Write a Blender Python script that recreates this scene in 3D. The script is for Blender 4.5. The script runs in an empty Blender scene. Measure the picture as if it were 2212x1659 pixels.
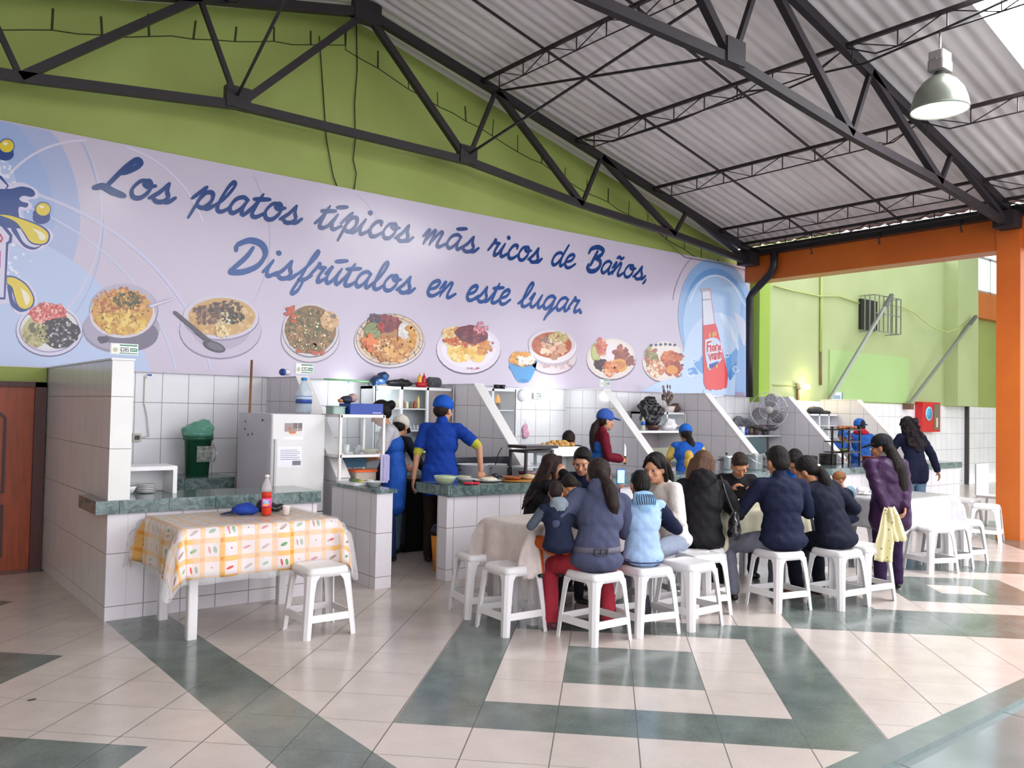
import bpy, bmesh, math, random
import numpy as np
from mathutils import Vector, Matrix, Quaternion
random.seed(7)
S = bpy.context.scene
COL = S.collection
R = math.radians
# ------------------------------------------------------------------ camera
FPX, YAW, PIT, ROL, EYE = 1821.56566, R(38.4618), R(1.7131679), R(-1.1038587), 1.5
_fw = Vector((math.sin(YAW)*math.cos(PIT), math.cos(YAW)*math.cos(PIT), math.sin(PIT)))
_rt = Vector((math.cos(YAW), -math.sin(YAW), 0)); _up = _rt.cross(_fw)
_r2 = math.cos(ROL)*_rt - math.sin(ROL)*_up; _u2 = math.sin(ROL)*_rt + math.cos(ROL)*_up
cam_d = bpy.data.cameras.new('camera'); cam = bpy.data.objects.new('camera', cam_d); COL.objects.link(cam)
cam_d.sensor_width = 36; cam_d.lens = FPX/2212*36; cam_d.clip_end = 300
m = Matrix((( _r2.x,_u2.x,-_fw.x,0),(_r2.y,_u2.y,-_fw.y,0),(_r2.z,_u2.z,-_fw.z,EYE),(0,0,0,1)))
cam.matrix_world = m
S.camera = cam
def _ray(x, y): return _fw*FPX + _r2*(x-1106) + _u2*(829.5-y)
def FL(x, y, z=0.0):            # point of the photograph on the level z
    d = _ray(x, y); t = (z-EYE)/d.z; return Vector((0,0,EYE)) + d*t
def OY(x, y, Y):
    d = _ray(x, y); t = Y/d.y; return Vector((0,0,EYE)) + d*t
def OX(x, y, X):
    d = _ray(x, y); t = X/d.x; return Vector((0,0,EYE)) + d*t
# ------------------------------------------------------------------ view / world / lights
vs = S.view_settings
vs.view_transform = 'Standard'; vs.look = 'None'; vs.gamma = 1; vs.use_curve_mapping = False
vs.exposure = 0.80
W = bpy.data.worlds.new('world'); S.world = W; W.use_nodes = True
bg = W.node_tree.nodes['Background']; bg.inputs[0].default_value = (0.93, 0.93, 1.0, 1); bg.inputs[1].default_value = 2.2
S.cycles.max_bounces = 6; S.cycles.diffuse_bounces = 3; S.cycles.glossy_bounces = 2; S.cycles.transmission_bounces = 3; S.cycles.transparent_max_bounces = 8; S.cycles.adaptive_threshold = .035; S.cycles.use_light_tree = False
S.cycles.sample_clamp_indirect = 4.0; S.cycles.caustics_reflective = False; S.cycles.caustics_refractive = False
def area(name, loc, rot, sx, sy, power, col=(1,1,1)):
    l = bpy.data.lights.new(name, 'AREA'); l.shape = 'RECTANGLE'; l.size = sx; l.size_y = sy; l.energy = power; l.color = col
    o = bpy.data.objects.new(name, l); COL.objects.link(o); o.location = loc; o.rotation_euler = rot; return o
def point(name, loc, power, col=(1,1,1), r=0.03):
    l = bpy.data.lights.new(name, 'POINT'); l.energy = power; l.color = col; l.shadow_soft_size = r
    o = bpy.data.objects.new(name, l); COL.objects.link(o); o.location = loc; return o
# point lamps give the tube glow at the stall backs; no tubes are built
point('stall_tube_light_glow', (4.75, 8.25, 1.72), 4, (.92, 1, 1), .06)
point('stall_tube_light_glow', (7.35, 8.25, 1.70), 3, (.9, 1, .98), .06)
# ------------------------------------------------------------------ tags and helpers
def lin(c):
    if isinstance(c, str):
        c = [int(c[i:i+2], 16)/255 for i in (0, 2, 4)]
    return tuple((x/12.92 if x <= .04045 else ((x+.055)/1.055)**2.4) for x in c[:3])
def tag(o, label=None, cat=None, group=None, kind=None):
    if label: o['label'] = label
    if cat: o['category'] = cat
    if group: o['group'] = group
    if kind: o['kind'] = kind
    return o
def empty(name, loc=(0,0,0), rz=0, label=None, cat=None, group=None, kind=None):
    o = bpy.data.objects.new(name, None); COL.objects.link(o); o.location = loc; o.rotation_euler = (0,0,rz)
    o.empty_display_size = .1
    return tag(o, label, cat, group, kind)
def copy_tree(o, parent=None):
    c = o.copy(); COL.objects.link(c); c.parent = parent
    for ch in list(o.children): copy_tree(ch, c)
    return c
_M = {}
def mat(col, rough=.5, metal=0, bump=0, bscale=30, var=0, vscale=4, spec=.5, emit=0, alpha=1, trans=0, coat=0, sheen=0, stretch=None):
    key = (col, rough, metal, bump, bscale, var, vscale, spec, emit, alpha, trans, coat, sheen, stretch)
    if key in _M: return _M[key]
    mt = bpy.data.materials.new('m_%d' % len(_M)); mt.use_nodes = True; nt = mt.node_tree; b = nt.nodes['Principled BSDF']
    c = lin(col); b.inputs['Base Color'].default_value = (*c, 1); b.inputs['Roughness'].default_value = rough
    b.inputs['Metallic'].default_value = metal; b.inputs['Specular IOR Level'].default_value = spec
    if alpha < 1: b.inputs['Alpha'].default_value = alpha
    if trans: b.inputs['Transmission Weight'].default_value = trans; b.inputs['IOR'].default_value = 1.2
    if coat: b.inputs['Coat Weight'].default_value = coat; b.inputs['Coat Roughness'].default_value = .08
    if sheen: b.inputs['Sheen Weight'].default_value = sheen
    if emit: b.inputs['Emission Color'].default_value = (*c, 1); b.inputs['Emission Strength'].default_value = emit
    if var or bump:
        tc = nt.nodes.new('ShaderNodeTexCoord'); src = tc.outputs['Object']
        if stretch:
            mp = nt.nodes.new('ShaderNodeMapping'); mp.inputs['Scale'].default_value = stretch
            nt.links.new(src, mp.inputs[0]); src = mp.outputs[0]
    if var:
        n = nt.nodes.new('ShaderNodeTexNoise'); n.inputs['Scale'].default_value = vscale; n.inputs['Detail'].default_value = 5
        nt.links.new(src, n.inputs['Vector'])
        r = nt.nodes.new('ShaderNodeMapRange'); r.inputs[1].default_value = .3; r.inputs[2].default_value = .7
        r.inputs[3].default_value = 1-var; r.inputs[4].default_value = 1+var*.6; nt.links.new(n.outputs[0], r.inputs[0])
        mx = nt.nodes.new('ShaderNodeVectorMath'); mx.operation = 'SCALE'; mx.inputs[0].default_value = c
        nt.links.new(r.outputs[0], mx.inputs['Scale']); nt.links.new(mx.outputs[0], b.inputs['Base Color'])
    if bump:
        n = nt.nodes.new('ShaderNodeTexNoise'); n.inputs['Scale'].default_value = bscale; n.inputs['Detail'].default_value = 3
        nt.links.new(src, n.inputs['Vector'])
        bp = nt.nodes.new('ShaderNodeBump'); bp.inputs['Strength'].default_value = bump; bp.inputs['Distance'].default_value = .02
        nt.links.new(n.outputs[0], bp.inputs['Height']); nt.links.new(bp.outputs[0], b.inputs['Normal'])
    _M[key] = mt
    return mt
class N:                                    # tiny node helper
    def __init__(s, name):
        s.m = bpy.data.materials.new(name); s.m.use_nodes = True; s.t = s.m.node_tree; s.b = s.t.nodes['Principled BSDF']
    def n(s, ty, **kw):
        x = s.t.nodes.new(ty)
        for k, v in kw.items(): setattr(x, k, v)
        return x
    def l(s, a, b): s.t.links.new(a, b)
    def mt(s, op, a, b=None, c=None):
        x = s.t.nodes.new('ShaderNodeMath'); x.operation = op
        for i, v in enumerate((a, b, c)):
            if v is None: continue
            if isinstance(v, (int, float)): x.inputs[i].default_value = v
            else: s.l(v, x.inputs[i])
        return x.outputs[0]
    def line(s, coord, size, off, w):       # 1 on a grout line
        f = s.mt('FRACT', s.mt('DIVIDE', s.mt('SUBTRACT', coord, off), size))
        d = s.mt('MINIMUM', f, s.mt('SUBTRACT', 1.0, f))
        return s.mt('LESS_THAN', d, w/size/2)
    def mix(s, f, a, b):
        x = s.t.nodes.new('ShaderNodeMix'); x.data_type = 'RGBA'
        for i, v in ((0, f), (6, a), (7, b)):
            if isinstance(v, (int, float)): x.inputs[i].default_value = v
            elif isinstance(v, tuple): x.inputs[i].default_value = (*v[:3], 1)
            else: s.l(v, x.inputs[i])
        return x.outputs[2]
def tile_mat(name, col, grout, sx, sz, ox=0, oz=0, gw=.006, rough=.18, var=.06, second=None):
    k = N(name); tc = k.n('ShaderNodeTexCoord'); sp = k.n('ShaderNodeSeparateXYZ'); k.l(tc.outputs['Object'], sp.inputs[0])
    ge = k.n('ShaderNodeNewGeometry'); sn = k.n('ShaderNodeSeparateXYZ'); k.l(ge.outputs['Normal'], sn.inputs[0])
    isx = k.mt('GREATER_THAN', k.mt('ABSOLUTE', sn.outputs[0]), .6)
    h = k.mt('ADD', k.mt('MULTIPLY', sp.outputs[1], isx), k.mt('MULTIPLY', sp.outputs[0], k.mt('SUBTRACT', 1.0, isx)))
    isz = k.mt('GREATER_THAN', k.mt('ABSOLUTE', sn.outputs[2]), .6)
    v = k.mt('ADD', k.mt('MULTIPLY', sp.outputs[1], isz), k.mt('MULTIPLY', sp.outputs[2], k.mt('SUBTRACT', 1.0, isz)))
    g = k.mt('MAXIMUM', k.line(h, sx, ox, gw), k.line(v, sz, oz, gw))
    no = k.n('ShaderNodeTexNoise'); no.inputs['Scale'].default_value = 3; no.inputs['Detail'].default_value = 6; k.l(tc.outputs['Object'], no.inputs['Vector'])
    c = lin(col); d = tuple(x*(1-var*3) for x in c); base = k.mix(no.outputs[0], d, c)
    k.l(k.mix(g, base, lin(grout)), k.b.inputs['Base Color'])
    k.l(k.mt('ADD', k.mt('MULTIPLY', g, .5), rough), k.b.inputs['Roughness'])
    bp = k.n('ShaderNodeBump'); bp.inputs['Strength'].default_value = .5; bp.inputs['Distance'].default_value = .003
    k.l(k.mt('SUBTRACT', 1.0, g), bp.inputs['Height']); k.l(bp.outputs[0], k.b.inputs['Normal'])
    return k.m
WHITE_TILE = tile_mat('white_wall_tile', 'efeef0', '938d8a', .252, .352, 1.45, .09)
STALL_TILE = tile_mat('stall_tile', 'eae6ea', '938a8b', .252, .36, 1.45, .095)
class MB:
    """collects shapes into one mesh; every shape may use its own material"""
    def __init__(s): s.v = []; s.f = []; s.mi = []; s.mats = []; s.sm = []
    def _m(s, m):
        if m not in s.mats: s.mats.append(m)
        return s.mats.index(m)
    def add(s, vs, fs, m=None, smooth=False):
        k = len(s.v); s.v += [tuple(v) for v in vs]; i = s._m(m)
        for f in fs: s.f.append(tuple(k+a for a in f)); s.mi.append(i); s.sm.append(smooth)
        return s
    def box(s, a, b, m=None):
        x0,y0,z0 = [min(a[i],b[i]) for i in range(3)]; x1,y1,z1 = [max(a[i],b[i]) for i in range(3)]
        v = [(x0,y0,z0),(x1,y0,z0),(x1,y1,z0),(x0,y1,z0),(x0,y0,z1),(x1,y0,z1),(x1,y1,z1),(x0,y1,z1)]
        return s.add(v, [(0,3,2,1),(4,5,6,7),(0,1,5,4),(1,2,6,5),(2,3,7,6),(3,0,4,7)], m)
    def bev(s, a, b, r, m=None, n=3):       # box with rounded vertical edges
        x0,y0,z0 = [min(a[i],b[i]) for i in range(3)]; x1,y1,z1 = [max(a[i],b[i]) for i in range(3)]
        p = []
        for cx, cy, a0 in ((x1-r,y1-r,0),(x0+r,y1-r,90),(x0+r,y0+r,180),(x1-r,y0+r,270)):
            for k in range(n+1): t = R(a0+90*k/n); p.append((cx+r*math.cos(t), cy+r*math.sin(t)))
        return s.prism(p, z0, z1, m)
    def prism(s, p, z0, z1, m=None, smooth=False):
        n = len(p); v = [(x,y,z0) for x,y in p]+[(x,y,z1) for x,y in p]
        f = [tuple(range(n-1,-1,-1)), tuple(range(n,2*n))]+[(i,(i+1)%n,n+(i+1)%n,n+i) for i in range(n)]
        return s.add(v, f, m, smooth)
    def extr(s, p, axis, a, b, m=None):     # 2-D outline extruded along an axis ('x': p=(y,z), 'y': p=(x,z))
        n = len(p)
        mk = (lambda q, t: (t,q[0],q[1])) if axis == 'x' else (lambda q, t: (q[0],t,q[1]))
        v = [mk(q,a) for q in p]+[mk(q,b) for q in p]
        return s.add(v, [tuple(range(n-1,-1,-1)), tuple(range(n,2*n))]+[(i,(i+1)%n,n+(i+1)%n,n+i) for i in range(n)], m)
    def bar(s, a, b, w, h=None, m=None, up=(0,0,1)):
        a = Vector(a); b = Vector(b); d = (b-a).normalized(); h = h or w; u = Vector(up)
        if abs(d.dot(u)) > .98: u = Vector((0,1,0))
        sd = d.cross(u).normalized()*w/2; u2 = sd.cross(d).normalized()*h/2
        v = [p+q for p in (a,b) for q in (-sd-u2, sd-u2, sd+u2, -sd+u2)]
        return s.add(v, [(3,2,1,0),(4,5,6,7),(0,1,5,4),(1,2,6,5),(2,3,7,6),(3,0,4,7)], m)
    def tube(s, pts, r, m=None, n=8, caps=True):
        pts = [Vector(p) for p in pts]; rr = r if isinstance(r, (list, tuple)) else [r]*len(pts); V = []; ref = None
        for i, p in enumerate(pts):
            d = (pts[min(i+1,len(pts)-1)]-pts[max(i-1,0)]).normalized()
            if ref is None: ref = d.orthogonal().normalized()
            ref = (ref-d*ref.dot(d)).normalized(); q = d.cross(ref)
            for k in range(n): t = 2*math.pi*k/n; V.append(p+(ref*math.cos(t)+q*math.sin(t))*rr[i])
        F = [(i*n+k, i*n+(k+1)%n, (i+1)*n+(k+1)%n, (i+1)*n+k) for i in range(len(pts)-1) for k in range(n)]
        if caps: F += [tuple(range(n-1,-1,-1)), tuple(range((len(pts)-1)*n, len(pts)*n))]
        return s.add(V, F, m, True)
    def lathe(s, prof, c=(0,0,0), m=None, n=24, smooth=True, sx=1, sy=1):
        V = []; F = []
        for r, z in prof:
            for k in range(n): t = 2*math.pi*k/n; V.append((c[0]+r*math.cos(t)*sx, c[1]+r*math.sin(t)*sy, c[2]+z))
        for i in range(len(prof)-1):
            for k in range(n): F.append((i*n+k, i*n+(k+1)%n, (i+1)*n+(k+1)%n, (i+1)*n+k))
        if prof[0][0] > 1e-5: F.append(tuple(range(n-1,-1,-1)))
        if prof[-1][0] > 1e-5: F.append(tuple(range((len(prof)-1)*n, len(prof)*n)))
        return s.add(V, F, m, smooth)
    def ell(s, c, r, m=None, n=14, rot=None, jit=0):
        V = []; F = []; k2 = n//2; rot = rot or Matrix.Identity(3); c = Vector(c)
        for i in range(k2+1):
            a = math.pi*i/k2
            for k in range(n):
                t = 2*math.pi*k/n; j = 1+(random.uniform(-jit, jit) if jit else 0)
                V.append(c+rot@Vector((r[0]*math.sin(a)*math.cos(t)*j, r[1]*math.sin(a)*math.sin(t)*j, r[2]*math.cos(a)*j)))
        for i in range(k2):
            for k in range(n): F.append((i*n+k, (i+1)*n+k, (i+1)*n+(k+1)%n, i*n+(k+1)%n))
        return s.add(V, F, m, True)
    def build(s, name, parent=None, m=None, loc=None, weld=False):
        me = bpy.data.meshes.new(name); me.from_pydata(s.v, [], s.f)
        for k in (s.mats or [None]): me.materials.append(k if k is not None else m)
        me.polygons.foreach_set('material_index', s.mi); me.polygons.foreach_set('use_smooth', s.sm); me.update()
        o = bpy.data.objects.new(name, me); COL.objects.link(o)
        if parent: o.parent = parent
        if loc: o.location = loc
        return o
def struct(name, mb, label=None, parent=None, **kw):
    o = mb.build(name, parent, **kw)
    if not parent: o['kind'] = 'structure'
    return o
def arc(cx, cy, r, a0, a1, n=10): return [(cx+r*math.cos(R(a0+(a1-a0)*k/n)), cy+r*math.sin(R(a0+(a1-a0)*k/n))) for k in range(n+1)]
#@@SHELL
# ------------------------------------------------------------------ floor with inlaid green squares laid at 45 degrees
GR = lin('5c6a62')
def floor_mat(name, c1, c2, gw, rough, grout='6a625e'):
    k = N(name); tc = k.n('ShaderNodeTexCoord'); sp = k.n('ShaderNodeSeparateXYZ'); k.l(tc.outputs['Object'], sp.inputs[0])
    u = k.mt('MULTIPLY', k.mt('ADD', sp.outputs[0], sp.outputs[1]), .70711); v = k.mt('MULTIPLY', k.mt('SUBTRACT', sp.outputs[0], sp.outputs[1]), .70711)
    g = k.mt('MAXIMUM', k.mt('MULTIPLY', k.line(u, .3657, 3.97, gw*.8), .8), k.line(v, .385, .16, gw))
    n1 = k.n('ShaderNodeTexNoise'); n1.inputs['Scale'].default_value = 5; n1.inputs['Detail'].default_value = 8; k.l(tc.outputs['Object'], n1.inputs['Vector'])
    n2 = k.n('ShaderNodeTexNoise'); n2.inputs['Scale'].default_value = 55; n2.inputs['Detail'].default_value = 6; n2.inputs['Roughness'].default_value = .8; k.l(tc.outputs['Object'], n2.inputs['Vector'])
    nn = k.mt('ADD', k.mt('MULTIPLY', n1.outputs[0], .5), k.mt('MULTIPLY', n2.outputs[0], .5))
    rm = k.n('ShaderNodeMapRange'); rm.inputs[1].default_value = .35; rm.inputs[2].default_value = .65; k.l(nn, rm.inputs[0])
    k.l(k.mix(g, k.mix(rm.outputs[0], lin(c1), lin(c2)), lin(grout)), k.b.inputs['Base Color'])
    k.l(k.mt('ADD', k.mt('MULTIPLY', n1.outputs[0], .12), k.mt('ADD', k.mt('MULTIPLY', g, .4), rough)), k.b.inputs['Roughness'])
    bp = k.n('ShaderNodeBump'); bp.inputs['Strength'].default_value = .35; bp.inputs['Distance'].default_value = .002
    k.l(k.mt('SUBTRACT', 1.0, g), bp.inputs['Height']); k.l(bp.outputs[0], k.b.inputs['Normal'])
    return k.m
FM = floor_mat('cream_floor_tile', 'beb2aa', 'cbbfb7', .006, .14); FG = floor_mat('green_floor_tile', '565f5a', '77807a', .004, .11, '4a4f4b')
def green_at(x, y):
    u = (x+y)/math.sqrt(2); v = (x-y)/math.sqrt(2)
    if y > 8.36 and x < 1.45: return True
    if 1.46 < x < 1.86 and y < 6.3: return True
    if x <= 1.46: return (u < 4.68 and u > 3.9 and v < -3.16 and v > -3.9 and y < 6.2) or (u < 3.52 and v < -1.97) or (5.72 < u < 5.86 and v < -4.37)
    def ring(u0, v0, cu, cv, n, w, lo, hi, c0=None, c1=None):
        i = (u-u0)/cu; j = (v-v0)/cv
        if not (0 <= i < n and 0 <= j < n): return None
        if i < w or j < w or i >= n-w or j >= n-w: return True
        if lo <= i < hi and lo <= j < hi: return not (c0 is not None and c0 <= i < c1 and c0 <= j < c1)
        return False
    r = ring(3.97, -.99, .365, .3833, 6, 1, 2, 4)
    if r is not None: return r
    r = ring(6.16, 1.31, .365, .385, 9, 2, 3, 6, 4, 5)
    if r is not None: return r
    r = ring(9.85, 4.75, .365, .385, 9, 2, 3, 6, 4, 5)
    if r is not None: return r
    return False
bm = bmesh.new()
vs_ = [bm.verts.new(p) for p in ((-4,2,0),(24,2,0),(24,8.6,0),(-4,8.6,0))]; bm.faces.new(vs_)
def cut(co, no):
    bmesh.ops.bisect_plane(bm, geom=bm.verts[:]+bm.edges[:]+bm.faces[:], plane_co=co, plane_no=no)
q2 = math.sqrt(.5)
for u in [3.97+.365*k for k in (0,1,2,4,5,6,8,9,10,11,12,13,15)]+[9.85+.365*k for k in (0,2,3,4,5,6,7,9)]+[4.68,3.9,3.52,5.72,5.86]: cut((u*q2,u*q2,0),(q2,q2,0))
for v in [-.99+.3833*k for k in (0,1,2,4,5,6)]+[1.31+.385*k for k in (2,3,4,5,6,7,9)]+[4.75+.385*k for k in (0,2,3,4,5,6,7,9)]+[-3.16,-3.9,-1.97,-4.37]: cut((v*q2,-v*q2,0),(q2,-q2,0))
for x in (1.46,1.86): cut((x,0,0),(1,0,0))
for y in (8.36,6.3): cut((0,y,0),(0,1,0))
me = bpy.data.meshes.new('floor'); me.materials.append(FM); me.materials.append(FG)
for f in bm.faces:
    c = f.calc_center_median(); f.material_index = 1 if green_at(c.x, c.y) else 0
bmesh.ops.recalc_face_normals(bm, faces=bm.faces[:]); bm.to_mesh(me); bm.free()
o = bpy.data.objects.new('floor', me); COL.objects.link(o); tag(o, kind='structure')
if me.polygons[0].normal.z < 0: me.flip_normals()
# kerb and the slightly lower slabs this side of it
SLAB = tile_mat('slab', '8e9a98', '4c5452', 1.1, 1.1, .4, .3, .012, .12, .14)
KERB = mat('6f7c78', .2, var=.12, vscale=9)
struct('floor_kerb', MB().box((-4,1.86,-.12),(24,2.0,.0), KERB))
struct('floor_lower', MB().box((-8,-9,-.14),(24,1.86,-.03), SLAB))
# ------------------------------------------------------------------ back wall, gable, annex
def wall_mat(name, c1, c2, sc=1.2, rough=.6, c3=None):
    k = N(name); tc = k.n('ShaderNodeTexCoord'); n1 = k.n('ShaderNodeTexNoise'); n1.inputs['Scale'].default_value = sc; n1.inputs['Detail'].default_value = 7; k.l(tc.outputs['Object'], n1.inputs['Vector'])
    rm = k.n('ShaderNodeMapRange'); rm.inputs[1].default_value = .35; rm.inputs[2].default_value = .65; k.l(n1.outputs[0], rm.inputs[0])
    k.l(k.mix(rm.outputs[0], lin(c1), lin(c2)), k.b.inputs['Base Color']); k.b.inputs['Roughness'].default_value = rough
    n2 = k.n('ShaderNodeTexNoise'); n2.inputs['Scale'].default_value = 40; k.l(tc.outputs['Object'], n2.inputs['Vector'])
    bp = k.n('ShaderNodeBump'); bp.inputs['Strength'].default_value = .25; bp.inputs['Distance'].default_value = .004; k.l(n2.outputs[0], bp.inputs['Height']); k.l(bp.outputs[0], k.b.inputs['Normal'])
    return k.m
GREEN = wall_mat('green_paint', '93a04f', '9dab59'); GREEN2 = wall_mat('pale_green_paint', 'a0ad78', 'a9b684', .8, .45)
ORANGE = wall_mat('orange_paint', 'bd5c20', 'cc6a22', 1, .35); CRACK = mat('39401c', .9)
RX, RZ, SL = 4.33, 5.81, .248
def roofz(x): return RZ-SL*abs(x-RX)
wl = MB(); wl.extr([(-3.2,1.79),(12.23,1.79),(12.23,3.98),(11.5,roofz(11.5)+.12),(RX,RZ+.12),(-3.2,roofz(-3.2)+.12)], 'y', 8.6, 8.8, GREEN)
# rough joints of the top course of blocks that runs along under the roof
def crack(pts, w=.012):
    for a, b in zip(pts[:-1], pts[1:]): wl.bar((a[0],8.598,a[1]), (b[0],8.598,b[1]), w, .006, CRACK, up=(0,1,0))
for sgn in (-1, 1):
    xs = [RX+sgn*.42*k for k in range(0, 18)]; prev = None
    for i, x in enumerate(xs):
        if not -3 < x < 11.6: continue
        z = roofz(x)-(.29 if sgn > 0 else .22)+random.uniform(-.025,.025)
        if prev: crack([prev, ((prev[0]+x)/2, (prev[1]+z)/2+random.uniform(-.02,.02)), (x, z)], .010)
        crack([(x, z), (x+random.uniform(-.02,.02), z+.15+random.uniform(0,.08))], .02 if sgn < 0 or i % 3 == 1 else .010); prev = (x, z)
struct('wall_back', wl)
door_wall = MB().box((-3.2,8.6,0),(.15,8.8,1.79), GREEN).box((.15,8.55,1.66),(1.44,8.8,1.79), GREEN)
struct('wall_left', door_wall)
struct('wall_left_light_block', MB().box((-3.6,-6,0),(-3.2,8.8,4.0), wall_mat('dull_cream_paint', 'cfc6bc', 'dad2c8')))  # unseen wall added to hold back daylight from the left
struct('wall_tiled', MB().box((1.44,8.6,0),(12.23,8.8,1.79), WHITE_TILE))
struct('wall_annex', MB().box((12.23,8.6,1.75),(20.0,8.8,4.95), GREEN2).box((12.23,8.6,0),(20.0,8.8,1.75), WHITE_TILE))
A2 = wall_mat('pilaster_green_paint', '8fae3e', '98b545')  # stronger green for the pilaster beside the banner
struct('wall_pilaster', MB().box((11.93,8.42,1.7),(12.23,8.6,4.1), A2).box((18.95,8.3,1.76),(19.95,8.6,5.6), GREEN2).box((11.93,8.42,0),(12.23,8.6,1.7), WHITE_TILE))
# annex end wall turning the corner, with its high window
OL = wall_mat('olive_paint', '8d9a55', '97a35c')
ew = MB(); ew.box((20,8.75,0),(24,8.95,1.76), WHITE_TILE).box((20,8.75,1.76),(24,8.95,3.85), OL).box((19.9,8.55,3.84),(24,8.75,4.44), ORANGE); struct('wall_end', ew)
struct('trim_1', MB().box((19.97,8.52,0),(20.03,8.6,3.84), mat('3a3733', .5)))
wf = MB().box((19.9,8.6,4.44),(24,8.66,4.5), mat('9aa09c')); 
for x in (20.1,21.3,22.5,23.7): wf.box((x,8.6,4.44),(x+.04,8.66,5.3), mat('9aa09c'))
wf.box((19.9,8.6,5.24),(24,8.66,5.3), mat('9aa09c')); wo = struct('window_1', wf)
MB().box((19.9,8.67,4.5),(24,8.68,5.24), mat('f4f8ff', .1, emit=3.0)).build('pane', wo)
struct('wall_right_light_block', MB().box((24,-1,0),(24.2,9.5,5.9), GREEN2))  # unseen wall added to keep sky light out of the annex
# niche recess edge on the annex wall
nb = MB().box((14.33,8.57,1.78),(17.3,8.6,2.72), wall_mat('niche_paint', '9cba78', 'a2c080', .8, .4)); struct('trim_2', nb)
# beyond the annex: roof, right closure
CORR = None
def corr_mat(name, c1, c2, trans=0, emit=0):
    k = N(name); tc = k.n('ShaderNodeTexCoord'); mp = k.n('ShaderNodeMapping'); mp.inputs['Scale'].default_value = (.5, 9, .5); k.l(tc.outputs['Object'], mp.inputs[0])
    n1 = k.n('ShaderNodeTexNoise'); n1.inputs['Scale'].default_value = 1.6; n1.inputs['Detail'].default_value = 9; n1.inputs['Roughness'].default_value = .7; k.l(mp.outputs[0], n1.inputs['Vector'])
    n2 = k.n('ShaderNodeTexNoise'); n2.inputs['Scale'].default_value = .9; n2.inputs['Detail'].default_value = 4; k.l(tc.outputs['Object'], n2.inputs['Vector'])
    a = k.mt('ADD', k.mt('MULTIPLY', n1.outputs[0], .65), k.mt('MULTIPLY', n2.outputs[0], .35))
    rm = k.n('ShaderNodeMapRange'); rm.inputs[1].default_value = .36; rm.inputs[2].default_value = .56; k.l(a, rm.inputs[0])
    k.l(k.mix(rm.outputs[0], lin(c1), lin(c2)), k.b.inputs['Base Color']); k.b.inputs['Roughness'].default_value = .6
    if emit: k.b.inputs['Emission Color'].default_value = (.95,.97,1,1); k.b.inputs['Emission Strength'].default_value = emit
    return k.m
CORR = corr_mat('fibre_cement_sheet', 'd4cacb', 'e4dbdb')
def corrugated(name, x0, x1, y0, y1, zf, m, per=.1425, amp=.009, th=.02, parent=None):
    n = int((y1-y0)/per*6); xs = [x0, x1]; V = []; F = []
    segs = 8; ys = [y0+(y1-y0)*i/n for i in range(n+1)]
    for lay in (0, 1):
        for i, y in enumerate(ys):
            for j in range(segs+1):
                x = x0+(x1-x0)*j/segs
                h = amp*(.5+.5*math.cos(2*math.pi*y/per))**1.0 + (amp*2.0*max(0, math.cos(2*math.pi*y/(2*per)))**3)
                V.append((x, y, zf(x)+h+th*lay))
    K = (n+1)*(segs+1)
    for i in range(n):
        for j in range(segs):
            a = i*(segs+1)+j; q = (a, a+1, a+segs+2, a+segs+1); F.append(q[::-1]); F.append(tuple(K+z for z in q))
    mb = MB(); mb.add(V, F, m, True); return mb.build(name, parent)
RO = .110
SK = mat('fbfdff', .4, emit=12.0)
# right slope, left slope, and the band of translucent sheets
tag(corrugated('ceiling_right_slope', RX, 11.37, 3.22, 8.62, lambda x: roofz(x)+RO, CORR), kind='structure')
tag(corrugated('ceiling_left_slope', -3.2, RX, 3.22, 8.62, lambda x: roofz(x)+RO, CORR), kind='structure')
tag(corrugated('ceiling_upper_sheet', RX, 7.3, -1.0, 3.22, lambda x: roofz(x)+RO, CORR), kind='structure')
tag(corrugated('ceiling_lower_sheet', 9.6, 11.37, -1.0, 3.22, lambda x: roofz(x)+RO, CORR), kind='structure')
tag(corrugated('ceiling_left_sheet', -3.2, RX, -1.0, 3.22, lambda x: roofz(x)+RO, CORR), kind='structure')
tag(corrugated('ceiling_skylight', 7.3, 9.6, .9, 3.22, lambda x: roofz(x)+RO, SK), kind='structure')
tag(corrugated('ceiling_front_sheet', 7.3, 9.6, -1.0, .9, lambda x: roofz(x)+RO, CORR), kind='structure')
tag(corrugated('ceiling_annex_glow_panel', 14.2, 18.6, 2.5, 8.3, lambda x: 5.40+.02*x, mat('f6faff', .4, emit=.8), per=.2), kind='structure')  # unseen glowing panel added under the annex roof to light it
tag(corrugated('ceiling_annex', 13.4, 24, -1, 9.3, lambda x: 5.45+.02*x, corr_mat('annex_sheet', 'aab4c0', 'cfd8e2'), per=.2), kind='structure')
STEEL = mat('2a2326', .45, spec=.4, var=.15, vscale=6); STEEL2 = mat('2a2428', .6, spec=.25, var=.12, vscale=6)
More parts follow.
